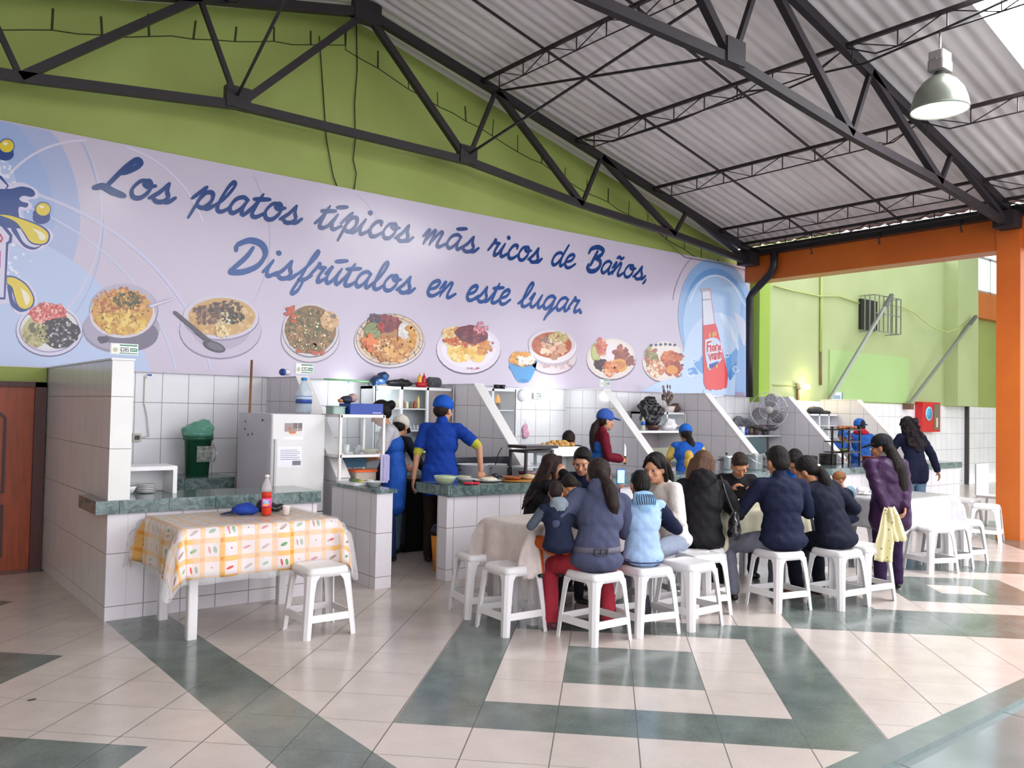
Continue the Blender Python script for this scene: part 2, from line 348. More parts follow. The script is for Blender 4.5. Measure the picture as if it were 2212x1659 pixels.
def truss(Y, st, name, label):
    t = empty(name, (RX, Y, 0), 0, label, 'roof truss', 'steel roof trusses')
    L = lambda p: (p[0]-RX, 0, p[1])
    tops = [(RX,5.78),(6.11,5.37),(7.91,4.92),(9.69,4.48),(11.2,4.1)]; bots = [(5.71,4.43),(7.57,4.22),(9.42,4.09),(11.2,3.91)]
    for sg in (1,-1):
        mir = lambda p: (RX+sg*(p[0]-RX), p[1]); T = [mir(p) for p in tops]; B = [mir(p) for p in bots]
        c = MB(); 
        for a, b in zip(T[:-1], T[1:]): c.bar(L(a), L(b), .07, .10, st)
        c.build('top_chord', t)
        for i in range(3):
            hvy = MB().bar(L(T[i]), L(B[i]), .07, .075, st); hvy.build('diagonal_web', t)
            MB().bar(L(B[i]), L(T[i+1]), .045, .045, st).build('vertical_web', t)
        MB().bar(L(T[3]), L(B[3]), .06, .06, st).build('diagonal_web', t)
        MB().box((B[0][0]-RX-.13, -.05, B[0][1]-.04),(B[0][0]-RX+.11, .05, B[0][1]+.17), st).build('gusset_plate', t)
        MB().box((B[3][0]-RX-.14, -.12, B[3][1]-.06),(B[3][0]-RX+.12, .12, B[3][1]+.14), st).build('bearing_plate', t)
    Bl = [(RX-(b[0]-RX), b[1]) for b in bots[::-1]]+bots
    c = MB()
    for a, b in zip(Bl[:-1], Bl[1:]): c.bar(L(a), L(b), .07, .085, st)
    c.build('bottom_chord', t)
    MB().box((-.16,-.05,-.12+5.78),(.16,.05,5.9), st).build('ridge_plate', t)
    return t
truss(8.12, STEEL, 'roof_truss', 'black steel roof truss standing just in front of the green gable wall')
truss(4.32, STEEL2, 'roof_truss', 'dark steel roof truss nearer the camera, ending at the orange column')
# purlins: light lattice joists running out from the wall
i = 0
for sg in (1, -1):
    for px in (5.88, 7.42, 8.92, 10.42, 10.98):
        x = RX+sg*(px-RX); z = roofz(x)-.0
        if sg < 0 and px > 10: continue
        lab = {5.88:'topmost lattice purlin on the right slope, nearest the ridge',7.42:'second lattice purlin below the ridge, carrying the hanging lamp',8.92:'third lattice purlin down the right slope',10.42:'fourth lattice purlin, close above the gutter',10.98:'lowest lattice purlin, right beside the gutter'}[px] if sg > 0 else {5.88:'lattice purlin just left of the ridge',7.42:'middle lattice purlin on the left slope',8.92:'lowest lattice purlin on the left slope'}[px]
        t = empty('roof_purlin', (x, 0, z), 0, lab, 'roof purlin', 'lattice roof purlins')
        y1 = 8.1; y0 = 1.2
        MB().bar((0,y0,0),(0,y1,0), .04, .035, STEEL).build('top_bar', t)
        rods = MB(); dz = .17 if px < 10.9 else .13
        dz = dz
        rods.tube([(0,y1-.25*0,-.02),(0,7.75,-dz)]+[(0,y,-dz) for y in (6.5,5.2,4.6)]+[(0,4.3,-.02),(0,4.0,-dz),(0,1.3,-dz)], .008, STEEL, 6)
        rods.build('bottom_rod', t)
        lace = MB(); y = 7.75; k = 0
        while y > 1.5:
            lace.bar((0,y,-dz),(0,y,0), .010, .010, STEEL); lace.bar((0,y,-dz if k%2 else -.0),(0,y-.44,-.0 if k%2 else -dz), .009, .009, STEEL)
            y -= .44; k += 1
        lace.build('lacing', t)
for yy, lab in ((6.93,'sag rod running down the slope nearest the green wall'),(5.61,'sag rod midway between the two trusses'),(2.6,'sag rod this side of the nearer truss')):
    for sg in ((1,-1) if yy != 2.6 else (1,)):
        o = MB().bar((RX,yy,RZ-.0),(RX+sg*6.75,yy,roofz(RX+6.75)), .022, .022, STEEL).build('sag_rod')
        tag(o, 'thin steel '+lab+(' on the right slope' if sg > 0 else ' on the left slope'), 'roof rod', 'sag rods under the roof')
for a, b, lab in (((5.71,8.12,4.5),(6.05,4.32,5.35),'steel brace rod from the wall truss bottom up to the nearer truss top'),((6.1,8.12,5.36),(5.75,4.32,4.5),'steel brace rod from the wall truss top down to the nearer truss bottom'),
                  ((2.93,8.12,4.5),(2.5,4.32,5.35),'thin steel brace rod rising left from the bottom plate of the wall truss')):
    tag(MB().bar(a, b, .022, .022, STEEL).build('brace_rod'), lab, 'roof brace', 'cross brace rods')
# gutter, orange frame, downpipe
gut = MB().box((11.28,-1,4.02),(11.52,8.35,4.13), mat('1f1d1f', .35, spec=.5)).box((11.26,-1,4.12),(11.30,8.35,4.142), mat('1f1d1f', .35, spec=.5))
g = gut.build('gutter'); tag(g, 'long black roof gutter along the top of the orange beam', 'gutter')
for y in (7.05, 4.9, 6.0): 
    MB().tube([(11.27,y,4.06),(11.25,y,3.97),(11.28,y,3.9)], .012, mat('1f1d1f', .35, spec=.5)).build('bracket', g)
struct('trim_3', MB().box((11.42,4.27,3.63),(11.75,8.35,4.14), ORANGE).box((11.42,-1,3.63),(11.75,4.27,4.14), ORANGE))
struct('column_orange', MB().box((11.40,4.25,0),(11.9,4.53,4.02), ORANGE))
dk = mat('24222a', .4, spec=.4)
dp = MB(); P = [OX(1673,545,11.33), OX(1672,575,11.33), OX(1665,592,11.34), OY(1626,632,8.30), OY(1619,645,8.33), OY(1619,760,8.33), (OY(1619,858,8.33))]
dp.tube(P, .058, dk, 12); tag(dp.build('downpipe'), 'black bent downpipe beside the banner, coming from the gutter', 'downpipe')
# ------------------------------------------------------------------ the printed banner (flat print on a flat panel)
PRINT = N('printed_vinyl'); _a = PRINT.n('ShaderNodeVertexColor', layer_name='Col'); PRINT.l(_a.outputs[0], PRINT.b.inputs['Base Color'])
PRINT.b.inputs['Roughness'].default_value = .2; PRINT.b.inputs['Specular IOR Level'].default_value = .5; PRINT = PRINT.m
class PR:
    """flat printed shapes on a plane Y = const, one colour per face; later shapes lie on top"""
    def __init__(s, Y, step=.0004): s.Y = Y; s.k = 0; s.v = []; s.f = []; s.c = []; s.step = step
    def lay(s): s.k += 1; return s.Y - s.k*s.step
    def poly(s, pts, col, y=None):
        y = s.lay() if y is None else y; n = len(s.v); s.v += [(p[0], y, p[1]) for p in pts]; s.f.append(tuple(range(n, n+len(pts)))); s.c.append(lin(col))
    def px(s, pts, col, y=None): s.poly([(lambda q: (q.x, q.z))(OY(a, b, s.Y)) for a, b in pts], col, y)
    def ell(s, cx, cy, rx, ry, col, wob=0, n=28, rot=0, y=None, a0=0, a1=360):
        P = []
        for k in range(n):
            t = R(a0+(a1-a0)*k/(n if a1-a0 == 360 else n-1)); w = 1+random.uniform(-wob, wob); x = rx*math.cos(t)*w; z = ry*math.sin(t)*w
            c, q = math.cos(R(rot)), math.sin(R(rot)); P.append((cx+x*c-z*q, cy+x*q+z*c))
        s.px(P, col, y)
    def ring(s, cx, cy, rx, ry, w, col, a0=0, a1=360, n=40):
        y = s.lay()
        for k in range(n):
            t0 = R(a0+(a1-a0)*k/n); t1 = R(a0+(a1-a0)*(k+1)/n)
            s.px([(cx+rx*math.cos(t0), cy+ry*math.sin(t0)), (cx+rx*math.cos(t1), cy+ry*math.sin(t1)), (cx+(rx-w)*math.cos(t1), cy+(ry-w)*math.sin(t1)), (cx+(rx-w)*math.cos(t0), cy+(ry-w)*math.sin(t0))], col, y)
    def speck(s, cx, cy, rx, ry, cols, n, sz, el=1.6):
        y = None
        for k in range(n):
            if k % 12 == 0: y = s.lay()
            t = random.uniform(0, 6.283); q = math.sqrt(random.random()); x = cx+rx*q*math.cos(t); z = cy+ry*q*math.sin(t)
            a = random.uniform(.5, 1.3)*sz; th = random.uniform(0, 6.28); e = random.uniform(.35, el)
            P = []
            for j in range(7):
                u = 6.283*j/7; w = random.uniform(.7, 1.2); X = a*math.cos(u)*w; Z = a*math.sin(u)*w*e; P.append((x+X*math.cos(th)-Z*math.sin(th), z+X*math.sin(th)+Z*math.cos(th)))
            s.px(P, random.choice(cols), y-random.random()*s.step*.8)
    def ribbon(s, pts, col, wf, y=None):     # stroke in wall metres
        y = s.lay() if y is None else y; n = len(pts)
        L = []; Rr = []
        for i, p in enumerate(pts):
            a = pts[max(i-1,0)]; b = pts[min(i+1,n-1)]; dx, dz = b[0]-a[0], b[1]-a[1]; l = math.hypot(dx, dz) or 1; w = wf(dx/l, dz/l, i/(n-1))/2
            L.append((p[0]-dz/l*w, p[1]+dx/l*w)); Rr.append((p[0]+dz/l*w, p[1]-dx/l*w))
            s.poly([(p[0]+w*math.cos(k*.785), p[1]+w*math.sin(k*.785)) for k in range(8)], col, y-(i+.5)*1e-5)
        for i in range(n-1): s.poly([L[i], L[i+1], Rr[i+1], Rr[i]], col, y-(i+1)*1e-5)
    def build(s, name, parent=None, m=None):
        me = bpy.data.meshes.new(name); me.from_pydata(s.v, [], s.f); me.materials.append(m or PRINT)
        a = me.color_attributes.new('Col', 'FLOAT_COLOR', 'CORNER'); d = []
        for f, c in zip(s.f, s.c): d += [*c, 1.0]*len(f)
        a.data.foreach_set('color', d); me.update()
        o = bpy.data.objects.new(name, me); COL.objects.link(o)
        if parent: o.parent = parent
        return o
def smooth(P, k=6):
    P = [Vector((*p, 0)) for p in P]; Q = [P[0]*2-P[1]]+P+[P[-1]*2-P[-2]]; o = []
    for i in range(1, len(Q)-2):
        for j in range(k):
            t = j/k; a, b, c, d = Q[i-1:i+3]
            v = .5*((2*b)+(c-a)*t+(2*a-5*b+4*c-d)*t*t+(3*b-a-3*c+d)*t**3); o.append((v.x, v.y))
    o.append((P[-1].x, P[-1].y)); return o
BOWL = [(.78,.86),(.52,.98),(.2,.78),(.07,.3),(.28,.02),(.58,.3),(.8,.85)]
G = {
 'o': (1.0, [[(.62,.97),(.28,.88),(.08,.42),(.24,.04),(.56,.04),(.8,.4),(.8,.78),(.62,.97),(.5,.78),(.72,.66),(1.0,.78)]]),
 's': (1.0, [[(-.05,.1),(.3,.5),(.56,1.04)],[(.56,1.04),(.6,.62),(.74,.3),(.6,.04),(.32,-.02),(.12,.12)],[(.6,.0),(.86,.08),(1.08,.34)]]),
 'a': (1.0, [BOWL, [(.8,.92),(.7,.35),(.8,.03),(1.08,.28)]]),
 'p': (1.05, [[(-.05,.45),(.3,1.0),(.42,1.2)],[(.42,1.2),(.3,.5),(.12,-.6)],[(.27,.4),(.5,.88),(.8,.88),(.86,.45),(.6,.05),(.3,.1)],[(.6,.05),(.85,.06),(1.1,.3)]]),
 'l': (.72, [[(-.05,.15),(.35,.7),(.62,1.45),(.52,1.7),(.34,1.35),(.2,.5),(.26,.06),(.5,.02),(.8,.3)]]),
 't': (.78, [[(-.05,.2),(.2,.6),(.42,1.3)],[(.44,1.36),(.3,.6),(.26,.1),(.5,.02),(.85,.3)],[(.08,.98),(.45,1.04),(.85,1.12)]]),
 'i': (.68, [[(-.05,.2),(.2,.7),(.28,.95)],[(.28,.95),(.16,.35),(.3,.02),(.72,.3)],[(.4,1.36),(.43,1.4)]]),
 'í': (.68, [[(-.05,.2),(.2,.7),(.28,.95)],[(.28,.95),(.16,.35),(.3,.02),(.72,.3)],[(.1,1.34),(.35,1.4),(.66,1.48)]]),
 'c': (.85, [[(.66,.72),(.6,.95),(.3,.88),(.08,.42),(.22,.03),(.52,.02),(.9,.34)]]),
 'm': (1.4, [[(-.05,.5),(.2,.98),(.1,.02)],[(.12,.2),(.45,.9),(.55,.88),(.46,.02)],[(.5,.2),(.85,.92),(1.0,.85),(.9,.2),(1.05,.0),(1.45,.3)]]),
 'n': (1.05, [[(-.05,.5),(.2,.98),(.1,.02)],[(.12,.2),(.5,.92),(.66,.85),(.56,.2),(.7,.0),(1.08,.3)]]),
 'ñ': (1.05, [[(-.05,.5),(.2,.98),(.1,.02)],[(.12,.2),(.5,.92),(.66,.85),(.56,.2),(.7,.0),(1.08,.3)],[(.15,1.3),(.32,1.44),(.52,1.32),(.72,1.46)]]),
 'r': (.85, [[(-.05,.3),(.2,.8),(.3,1.08),(.38,.88),(.68,.9)],[(.68,.9),(.5,.4),(.56,.03),(.9,.28)]]),
 'd': (1.05, [BOWL, [(1.02,1.65),(.8,.9),(.72,.35),(.82,.03),(1.1,.28)]]),
 'á': (1.0, [BOWL, [(.8,.92),(.7,.35),(.8,.03),(1.08,.28)],[(.4,1.34),(.65,1.4),(.96,1.48)]]),
 'e': (.85, [[(.12,.38),(.5,.55),(.66,.85),(.5,1.0),(.2,.8),(.07,.35),(.24,.02),(.55,.03),(.92,.36)]]),
 'u': (1.0, [[(-.05,.55),(.2,.98),(.1,.35),(.24,.03),(.5,.25),(.78,.96)],[(.78,.96),(.66,.35),(.78,.03),(1.05,.28)]]),
 'ú': (1.0, [[(-.05,.55),(.2,.98),(.1,.35),(.24,.03),(.5,.25),(.78,.96)],[(.78,.96),(.66,.35),(.78,.03),(1.05,.28)],[(.3,1.34),(.58,1.4),(.92,1.48)]]),
 'g': (1.0, [BOWL, [(.8,.92),(.66,.1),(.4,-.78)],[(.4,-.78),(.55,-.35),(1.05,.3)]]),
 'f': (.8, [[(.0,.2),(.45,.8),(.82,1.55),(.74,1.78),(.56,1.3),(.34,.2),(.14,-.6),(.22,-.8),(.44,-.55),(.5,-.05),(.28,.02)],[(.28,.04),(.55,.06),(.88,.35)]]),
 'L': (1.45, [[(.82,1.12),(1.12,1.35),(1.42,1.72),(1.2,1.9),(.86,1.4),(.55,.65),(.42,.3)],[(-.02,.16),(.3,.3),(.8,.12),(1.28,.02)]]),
 'D': (1.75, [[(.0,1.2),(-.02,1.52),(.5,1.86),(1.15,1.72),(1.5,1.2),(1.35,.55),(.8,.12),(.2,.0),(.12,.14)],[(.78,1.5),(.6,.9),(.14,.12)]]),
 'B': (1.35, [[(-.02,1.3),(.1,1.66),(.6,1.88),(1.1,1.72),(1.05,1.35),(.6,1.02)],[(.6,1.02),(1.05,.92),(1.18,.5),(.9,.1),(.45,.0),(.2,.25),(.2,.5)],[(.66,1.6),(.5,.9),(.36,.4)]]),
 ',': (.4, [[(.2,.1),(.18,-.08),(.02,-.32)]]), '.': (.4, [[(.15,.08),(.19,.06)]]),
}
def word(txt, x0, x1, z, xh, name, parent, Y, col, th=.17):
    pr = PR(Y, .0005); tot = sum(G[c][0] for c in txt); sh = .34; k = (x1-x0-.10*xh)/tot; x = x0
    for c in txt:
        pr.k = 0 if pr.k > 5 else 6; adv, st = G[c]; big = 1.35 if c in 'LDB' else 1.0
        for P in st:
            Q = [(x+(a*k if True else 0)+sh*b*xh-.04*xh, z+b*xh) for a, b in smooth(P, 5)]
            dot = (len(P) == 2)
            pr.ribbon(Q, col, lambda dx, dz, t: xh*th*1.45*big*((1.3 if dot else (.62+.62*abs(dx*.80-dz*.42)))*(.72+.28*math.sin(math.pi*min(1,max(0,t)))**.5)))
        x += adv*k
    return pr.build(name, parent)
SY = 8.555
sign = empty('banner', (0,0,0), 0, 'very wide printed banner advertising typical dishes, over the food stalls', 'banner')
MB().box((-.9,SY,1.79),(11.84,8.598,3.95), mat('c9bfd0', .2, spec=.5, var=.05, vscale=.7)).build('panel', sign)
BL = '123d7c'
xh = .19
for w, a, b in (('Los',1.78,2.50),('platos',2.66,3.83),('típicos',4.0,5.24),('más',5.38,6.2),('ricos',6.36,7.25),('de',7.42,7.86),('Baños,',8.05,9.36)):
    word(w, a, b, 3.455, xh, 'slogan_word', sign, SY-.004, BL)
for w, a, b in (('Disfrútalos',3.06,5.28),('en',5.45,5.88),('este',6.03,6.73),('lugar.',6.88,8.06)):
    word(w, a, b, 2.85, xh, 'slogan_word', sign, SY-.004, '194e92')
# blue round fields, thin arcs
pr = PR(SY, .0003); A_ = '9fb0d6'
def clipx(P, x0=-.85, x1=11.82, z0=1.80, z1=3.94): return [(min(max(a, x0), x1), min(max(b, z0), z1)) for a, b in P]
def disc(cx, cz, r, col, n=60, y=None): pr.poly(clipx([(cx+r*math.cos(6.2832*k/n), cz+r*math.sin(6.2832*k/n)) for k in range(n)]), col, y)
def arcw(cx, cz, r, w, col, a0, a1, n=30):
    y = pr.lay()
    for k in range(n):
        t0 = R(a0+(a1-a0)*k/n); t1 = R(a0+(a1-a0)*(k+1)/n); P = [(cx+q*math.cos(t), cz+q*math.sin(t)) for t, q in ((t0,r),(t1,r),(t1,r-w),(t0,r-w))]
        if all(1.80 < b < 3.94 and a < 11.82 for a, b in P): pr.poly(P, col, y)
disc(.25, 3.15, 1.42, 'aab4d6'); disc(.18, 3.1, 1.28, '9db0d9'); disc(.1, 3.05, 1.12, 'b1bfe0'); disc(.72, 1.4, 1.65, 'b3c3e2'); disc(.1, 3.0, .99, 'c3c0da')
arcw(.25,3.1,1.62,.012,'a9b6d6',-40,60); arcw(.3,3.2,1.56,.02,'c9c4da',-40,60); arcw(.72,1.4,1.9,.016,'c4c9e2',-5,85); arcw(.9,1.3,2.1,.03,'c6c4de',5,80)
arcw(1.9,3.0,.95,.02,'d6cfe0',20,150); arcw(2.2,3.2,1.3,.012,'c3bcd2',-60,40); arcw(3.6,2.6,1.6,.012,'cbc4d8',40,120)
disc(11.0, 3.02, .97, '8fb2de'); disc(11.0,2.98,.85,'6f9fd6'); disc(11.0,2.88,.85,'a9c7ec'); disc(11.05,2.2,.92,'bcd2f0'); arcw(11.0,3.02,1.12,.014,'9d9bb4',20,170); arcw(11.0,2.98,.74,.02,'dfeaf8',30,160)
pr.poly([(9.2,1.80),(11.82,1.80),(11.82,2.15),(10.4,2.1),(9.6,1.95)], 'b7cfee'); pr.poly([(11.45,1.8),(11.82,1.8),(11.82,3.2),(11.6,3.35)], '93b4e4')
for k in range(620):                         # halftone dots round the splash
    t = random.uniform(-100, 60); q = random.gauss(.98, .09); a = .1+q*math.cos(R(t)); b = 3.0+q*math.sin(R(t))
    if 1.83 < b < 3.9 and a > .6: pr.poly([(a+.024*math.exp(-abs(q-1)*5)*math.cos(u*1.05), b+.024*math.exp(-abs(q-1)*5)*math.sin(u*1.05)) for u in range(6)], 'dfe2f0' if q > .95 else 'a4acd0', SY-.0035-random.random()*.0003)
pr.build('printed_background', sign)
# splash logo at the left edge
sp_ = PR(SY-.004, .0003)
def Z4(P): return [(a/3.95, 280+b/3.95) for a, b in P]
NB = '103c84'; YE = 'ddc42e'; LX = -60
def sm(P): return smooth(P+[P[0]], 5)
sp_.px(sm(Z4([(-300,470),(60,455),(200,455),(320,520),(320,585),(240,600),(280,650),(230,690),(180,690),(210,760),(420,850),(450,930),(370,1010),(250,1040),(110,960),(90,1000),(70,1260),(230,1290),(320,1450),(270,1570),(130,1570),(60,1480),(-300,1500)])), 'd2cbe0')
for P in ([(-300,520),(0,500),(90,505),(180,485),(270,505),(300,550),(270,575),(200,565),(165,590),(190,615),(240,630),(225,665),(165,660),(160,720),(190,780),(330,850),(-300,780)], [(0,735),(120,820),(200,960),(290,1005),(360,985),(290,1025),(200,995),(110,880),(40,800),(-300,800),(-300,730)],
          [(60,1330),(100,1350),(110,1440),(170,1530),(240,1540),(170,1555),(95,1500),(70,1400)]):
    sp_.px(sm(Z4(P)), NB)
sp_.px(sm(Z4([(-20,712),(100,728),(300,795),(400,850),(428,910),(405,970),(340,988),(255,965),(190,870),(120,770)])), NB)
sp_.px(sm(Z4([(-20,724),(100,738),(300,808),(390,862),(414,912),(392,962),(340,976),(262,955),(200,868),(125,782)])), YE)
sp_.px(sm(Z4([(270,840),(345,870),(392,915),(370,945),(335,930),(320,890)])), 'ece3c8')
sp_.px(sm(Z4([(55,1245),(130,1255),(230,1320),(292,1430),(280,1510),(215,1542),(150,1515),(115,1420),(95,1350),(60,1320)])), NB)
sp_.px(sm(Z4([(60,1258),(130,1268),(222,1330),(280,1430),(268,1502),(212,1530),(158,1504),(126,1420),(105,1345),(62,1308)])), YE)
sp_.px(sm(Z4([(175,1345),(235,1400),(255,1455),(225,1500),(205,1455)])), 'ece3c8')
for cx, cy in ((57,140),(367,680)):
    c = Z4([(cx-12,cy+70)])[0]; sp_.ell(c[0], c[1], 18.5, 14, NB); sp_.ell(c[0], c[1]-8, 18, 12, NB); c = Z4([(cx,cy)])[0]; sp_.ell(c[0], c[1], 17, 16, NB); sp_.ell(c[0], c[1], 15.4, 14, YE); sp_.ell(c[0]-3, c[1]-5, 5, 3.4, 'efe6c4')
sp_.px(Z4([(-300,360),(10,395),(75,480),(60,500),(-300,510)]), NB); sp_.px(Z4([(-300,390),(0,420),(60,480),(40,508),(-300,500)]), 'd2cbe0')
sp_.px(Z4([(-300,830),(30,800),(105,900),(100,960),(70,980),(45,1450),(-300,1440)]), NB); sp_.px(Z4([(-300,850),(10,825),(80,910),(72,950),(50,965),(30,1432),(-300,1425)]), 'd2cbe0')
sp_.px(Z4([(-60,870),(5,890),(28,930),(10,965),(-60,960)]), 'b81f3c'); sp_.px(Z4([(-60,895),(-8,900),(14,930),(-5,950),(-60,945)]), 'd2cbe0'); sp_.px(Z4([(-60,1040),(5,1035),(2,1180),(-60,1190)]), 'b51e86')
sp_.build('splash_logo', sign)
def za(x, y): return (x/3.687, 560+y/3.687)
def zb(x, y): return (580+x/4.254, 620+y/4.254)
def zc(x, y): return (1080+x/3.95, 600+y/3.95)
def food(z, sc, items):
    p = PR(SY-.004, .00025)
    for it in items:
        k = it[0]; cx, cy = z(it[1], it[2]); rx, ry = it[3]/sc, it[4]/sc
        if k == 'e': p.ell(cx, cy, rx, ry, it[5], it[6] if len(it) > 6 else 0, rot=it[7] if len(it) > 7 else 0)
        elif k == 's': p.speck(cx, cy, rx, ry, it[5], it[6], it[7]/sc)
        elif k == 'r': p.ring(cx, cy, rx, ry, it[6]/sc, it[5], *(it[7:9] if len(it) > 8 else ()))
        elif k == 'p': p.px([z(a, b) for a, b in it[5]], it[6])
    return p.build('dish_picture', sign)
P0 = (0,0,1,1)
food(za, 3.687, [('e',393,568,268,210,'5c5578'),('e',393,562,264,206,'cfc9dc'),('r',393,560,238,182,'6f6796',6),('e',393,552,225,166,'d8d8d2'),('e',280,580,105,120,'b9b07c',.06),('e',385,440,150,85,'c9564c',.1),('s',385,430,140,80,['d8665c','e58078','b8443c','e9b0a4','c23b3b'],150,14),
   ('e',470,585,160,120,'231c26',.08),('s',470,585,150,110,['1b1620','3a3038','2b2430','8d8588','c9c2c0','171218'],190,11),('e',270,545,40,40,'5f6038',.1),('s',290,600,100,100,['c8be86','a3995f','8a8450'],60,12)])
food(za, 3.687, [('e',965,560,305,190,'8d8496'),('e',965,545,303,185,'a59db0'),('e',1050,600,210,130,'6f677a'),('e',820,640,50,30,'4a4456',.2),('e',985,410,275,215,'6d6470'),('e',983,405,272,212,'b4acc0'),('e',975,440,262,188,'d3cbd6'),('e',972,422,246,182,'cf9a4a',.02),
   ('s',960,340,210,110,['c9803a','b5692c','d89a4e','a85c24','e0b060'],190,14),('s',970,500,200,85,['e0b94c','d6a63a','ecca68','c8963a'],150,22),('s',1010,320,110,60,['4e4a28','6a5c2c','3c3c22','857038'],90,12),('s',960,420,230,150,['8a5a24','e2c47c','b8772e'],90,8),('p',*P0,[(1180,360),(1380,305),(1385,325),(1200,388),(1170,385)],'a9a4b8'),('p',*P0,[(1190,370),(1378,312),(1380,320),(1200,382)],'d8d4e2')])
food(za, 3.687, [('e',1755,570,328,228,'8b8298'),('e',1755,560,325,225,'c3b8ca'),('e',1760,540,240,180,'b0a6ba'),('e',1760,470,305,180,'8d8498'),('e',1758,462,302,175,'cdc5d4'),('e',1765,460,268,152,'c9a066',.01),('s',1765,470,250,140,['d2ac74','c0945a','dabb88'],80,20),
   ('s',1650,440,120,75,['6b4a38','7d5a44','5a3c30','94725a'],90,17),('s',1790,380,140,45,['45342e','5a463a','6d5648'],60,14),('s',1850,460,85,55,['2f3328','3f4432','1f241c'],90,10),('s',1780,480,50,70,['ded4b4','c9bc98'],30,9),('s',1780,570,60,50,['dfc58a','e8d49c'],30,12),
   ('p',*P0,[(1385,410),(1410,420),(1650,620),(1700,660),(1680,690),(1600,630),(1380,430)],'4a444c'),('e',1705,695,92,40,'3e3840',0,20),('e',1710,695,70,26,'66606c',0,20)])
food(zb, 4.254, [('e',385,470,272,230,'8a8090'),('e',385,462,268,226,'cfc6cc'),('e',385,400,262,250,'6e6a74'),('e',385,392,258,246,'cdc6ce'),('e',385,392,238,222,'8c6a42',.01),('s',385,400,225,205,['7a5c34','a07a48','8e7044','6e6238','b08a58','5e5a34'],260,18),('s',400,330,190,120,['5f6236','4e5430','7a7040'],60,16),
   ('s',200,250,45,90,['c0542c','b04a28'],10,22),('s',400,590,140,25,['bc5830','a84c28'],9,20),('s',380,420,210,190,['ecdcb8','d8c49c'],60,7),('e',555,310,85,90,'c09468',.1),('s',560,300,70,75,['d0a878','b08456','e0bc90'],50,18),('e',590,270,28,22,'7c6a64',.1)])
food(zb, 4.254, [('e',1113,498,328,252,'7f7486'),('e',1113,490,324,248,'d6cacc'),('e',1113,480,312,236,'d9bfa0'),('r',1113,480,312,236,'5a5468',5),('r',1113,480,280,205,'5a5468',4),('e',1110,480,250,190,'b07c44',.05)]
   +[('p',*P0,[(1113+268*math.cos(t)-4,480+195*math.sin(t)),(1113+312*math.cos(t+.1)-4,480+236*math.sin(t+.1)),(1113+312*math.cos(t+.1)+4,480+236*math.sin(t+.1)),(1113+268*math.cos(t)+4,480+195*math.sin(t))],'4c4a60') for t in [k*.3 for k in range(21)]]
   +[('s',1060,340,160,70,['8c2c3a','a03a44','742430','5c1e2c'],100,22),('s',980,290,60,40,['38283a','4a3848'],20,18),('e',955,400,80,75,'7a8450',.05),('s',955,400,60,60,['8a945c','6a7444'],20,16),('e',1245,420,58,100,'d8d2cc',.05),('s',1245,420,50,90,['e6e2da','c8c2ba'],40,12),
   ('s',1130,570,180,110,['c98c48','b87634','d8a058','a8642c','e0b068'],170,22),('s',930,520,70,80,['d0602c','bc5024','dc7838'],40,20),('s',1310,450,45,100,['d8a040','c8882c'],26,20),('s',1030,380,30,50,['c03430','a82828'],14,14),('s',1040,530,80,60,['3a3028','ecdcc4'],16,9)])
food(zb, 4.254, [('e',1838,580,296,226,'5a5066'),('e',1838,570,293,222,'ded4e0'),('e',1838,560,250,185,'e8e0ea'),('e',1690,460,95,95,'dfc69a',.08),('s',1680,440,80,80,['d8a860','c88c44','e8cf9c'],50,20),('e',1750,590,110,100,'eed28c',.05),('s',1750,600,90,80,['f0cc70','e8bc54','f4dc98','dca43c'],70,24),('e',1920,610,80,85,'eccc84',.05),('s',1920,610,60,70,['f0d070','e4b450'],40,20),
   ('s',1800,500,200,40,['c04820','d06830','a83c18'],60,16),('s',1980,560,70,70,['d89040','c47830'],40,16),('e',1865,435,150,82,'6b2230',.05,8),('s',1865,430,130,65,['7c2c3c','5c1a28','8a3a48'],60,18),('s',1950,380,65,60,['d07a84','c05c6c','e0a0a4'],70,9),('s',1870,750,60,14,['b06a74'],10,7),('s',2060,540,30,50,['b06a74'],7,7)])
food(zc, 3.95, [('e',450,690,205,140,'8a7a8c'),('e',450,682,202,136,'d6c8cc'),('s',470,730,150,50,['b89a9a','c8aeb0'],40,14),('e',450,600,205,150,'b9adb8'),('e',450,590,202,140,'e2d9dc'),('e',440,560,200,118,'cfc6cc'),('e',440,575,172,110,'b0583c',.01),('s',440,570,150,90,['b86444','a04c34','c07050'],60,18),
   ('s',460,600,110,75,['e0b898','d0a080','ecd0b4','b88468'],80,22),('s',430,530,90,40,['8a6c5c','e8d0b8'],30,18),('s',490,510,75,42,['c4b078','b4a068'],30,20)])
food(zc, 3.95, [('e',197,760,122,60,'3a80b8'),('p',*P0,[(75,700),(320,700),(300,790),(262,870),(240,895),(160,895),(130,860),(90,780)],'4a94cc'),('e',200,880,42,18,'3a80b8'),('e',197,700,120,58,'357ab2'),('e',197,712,105,48,'8a6a50'),('s',180,690,90,50,['e0a040','d89030','ecb860'],70,18),('s',220,700,70,45,['ece4d8','e0d8cc','f4eee4'],50,14),('e',215,655,34,24,'dc9838',.1)])
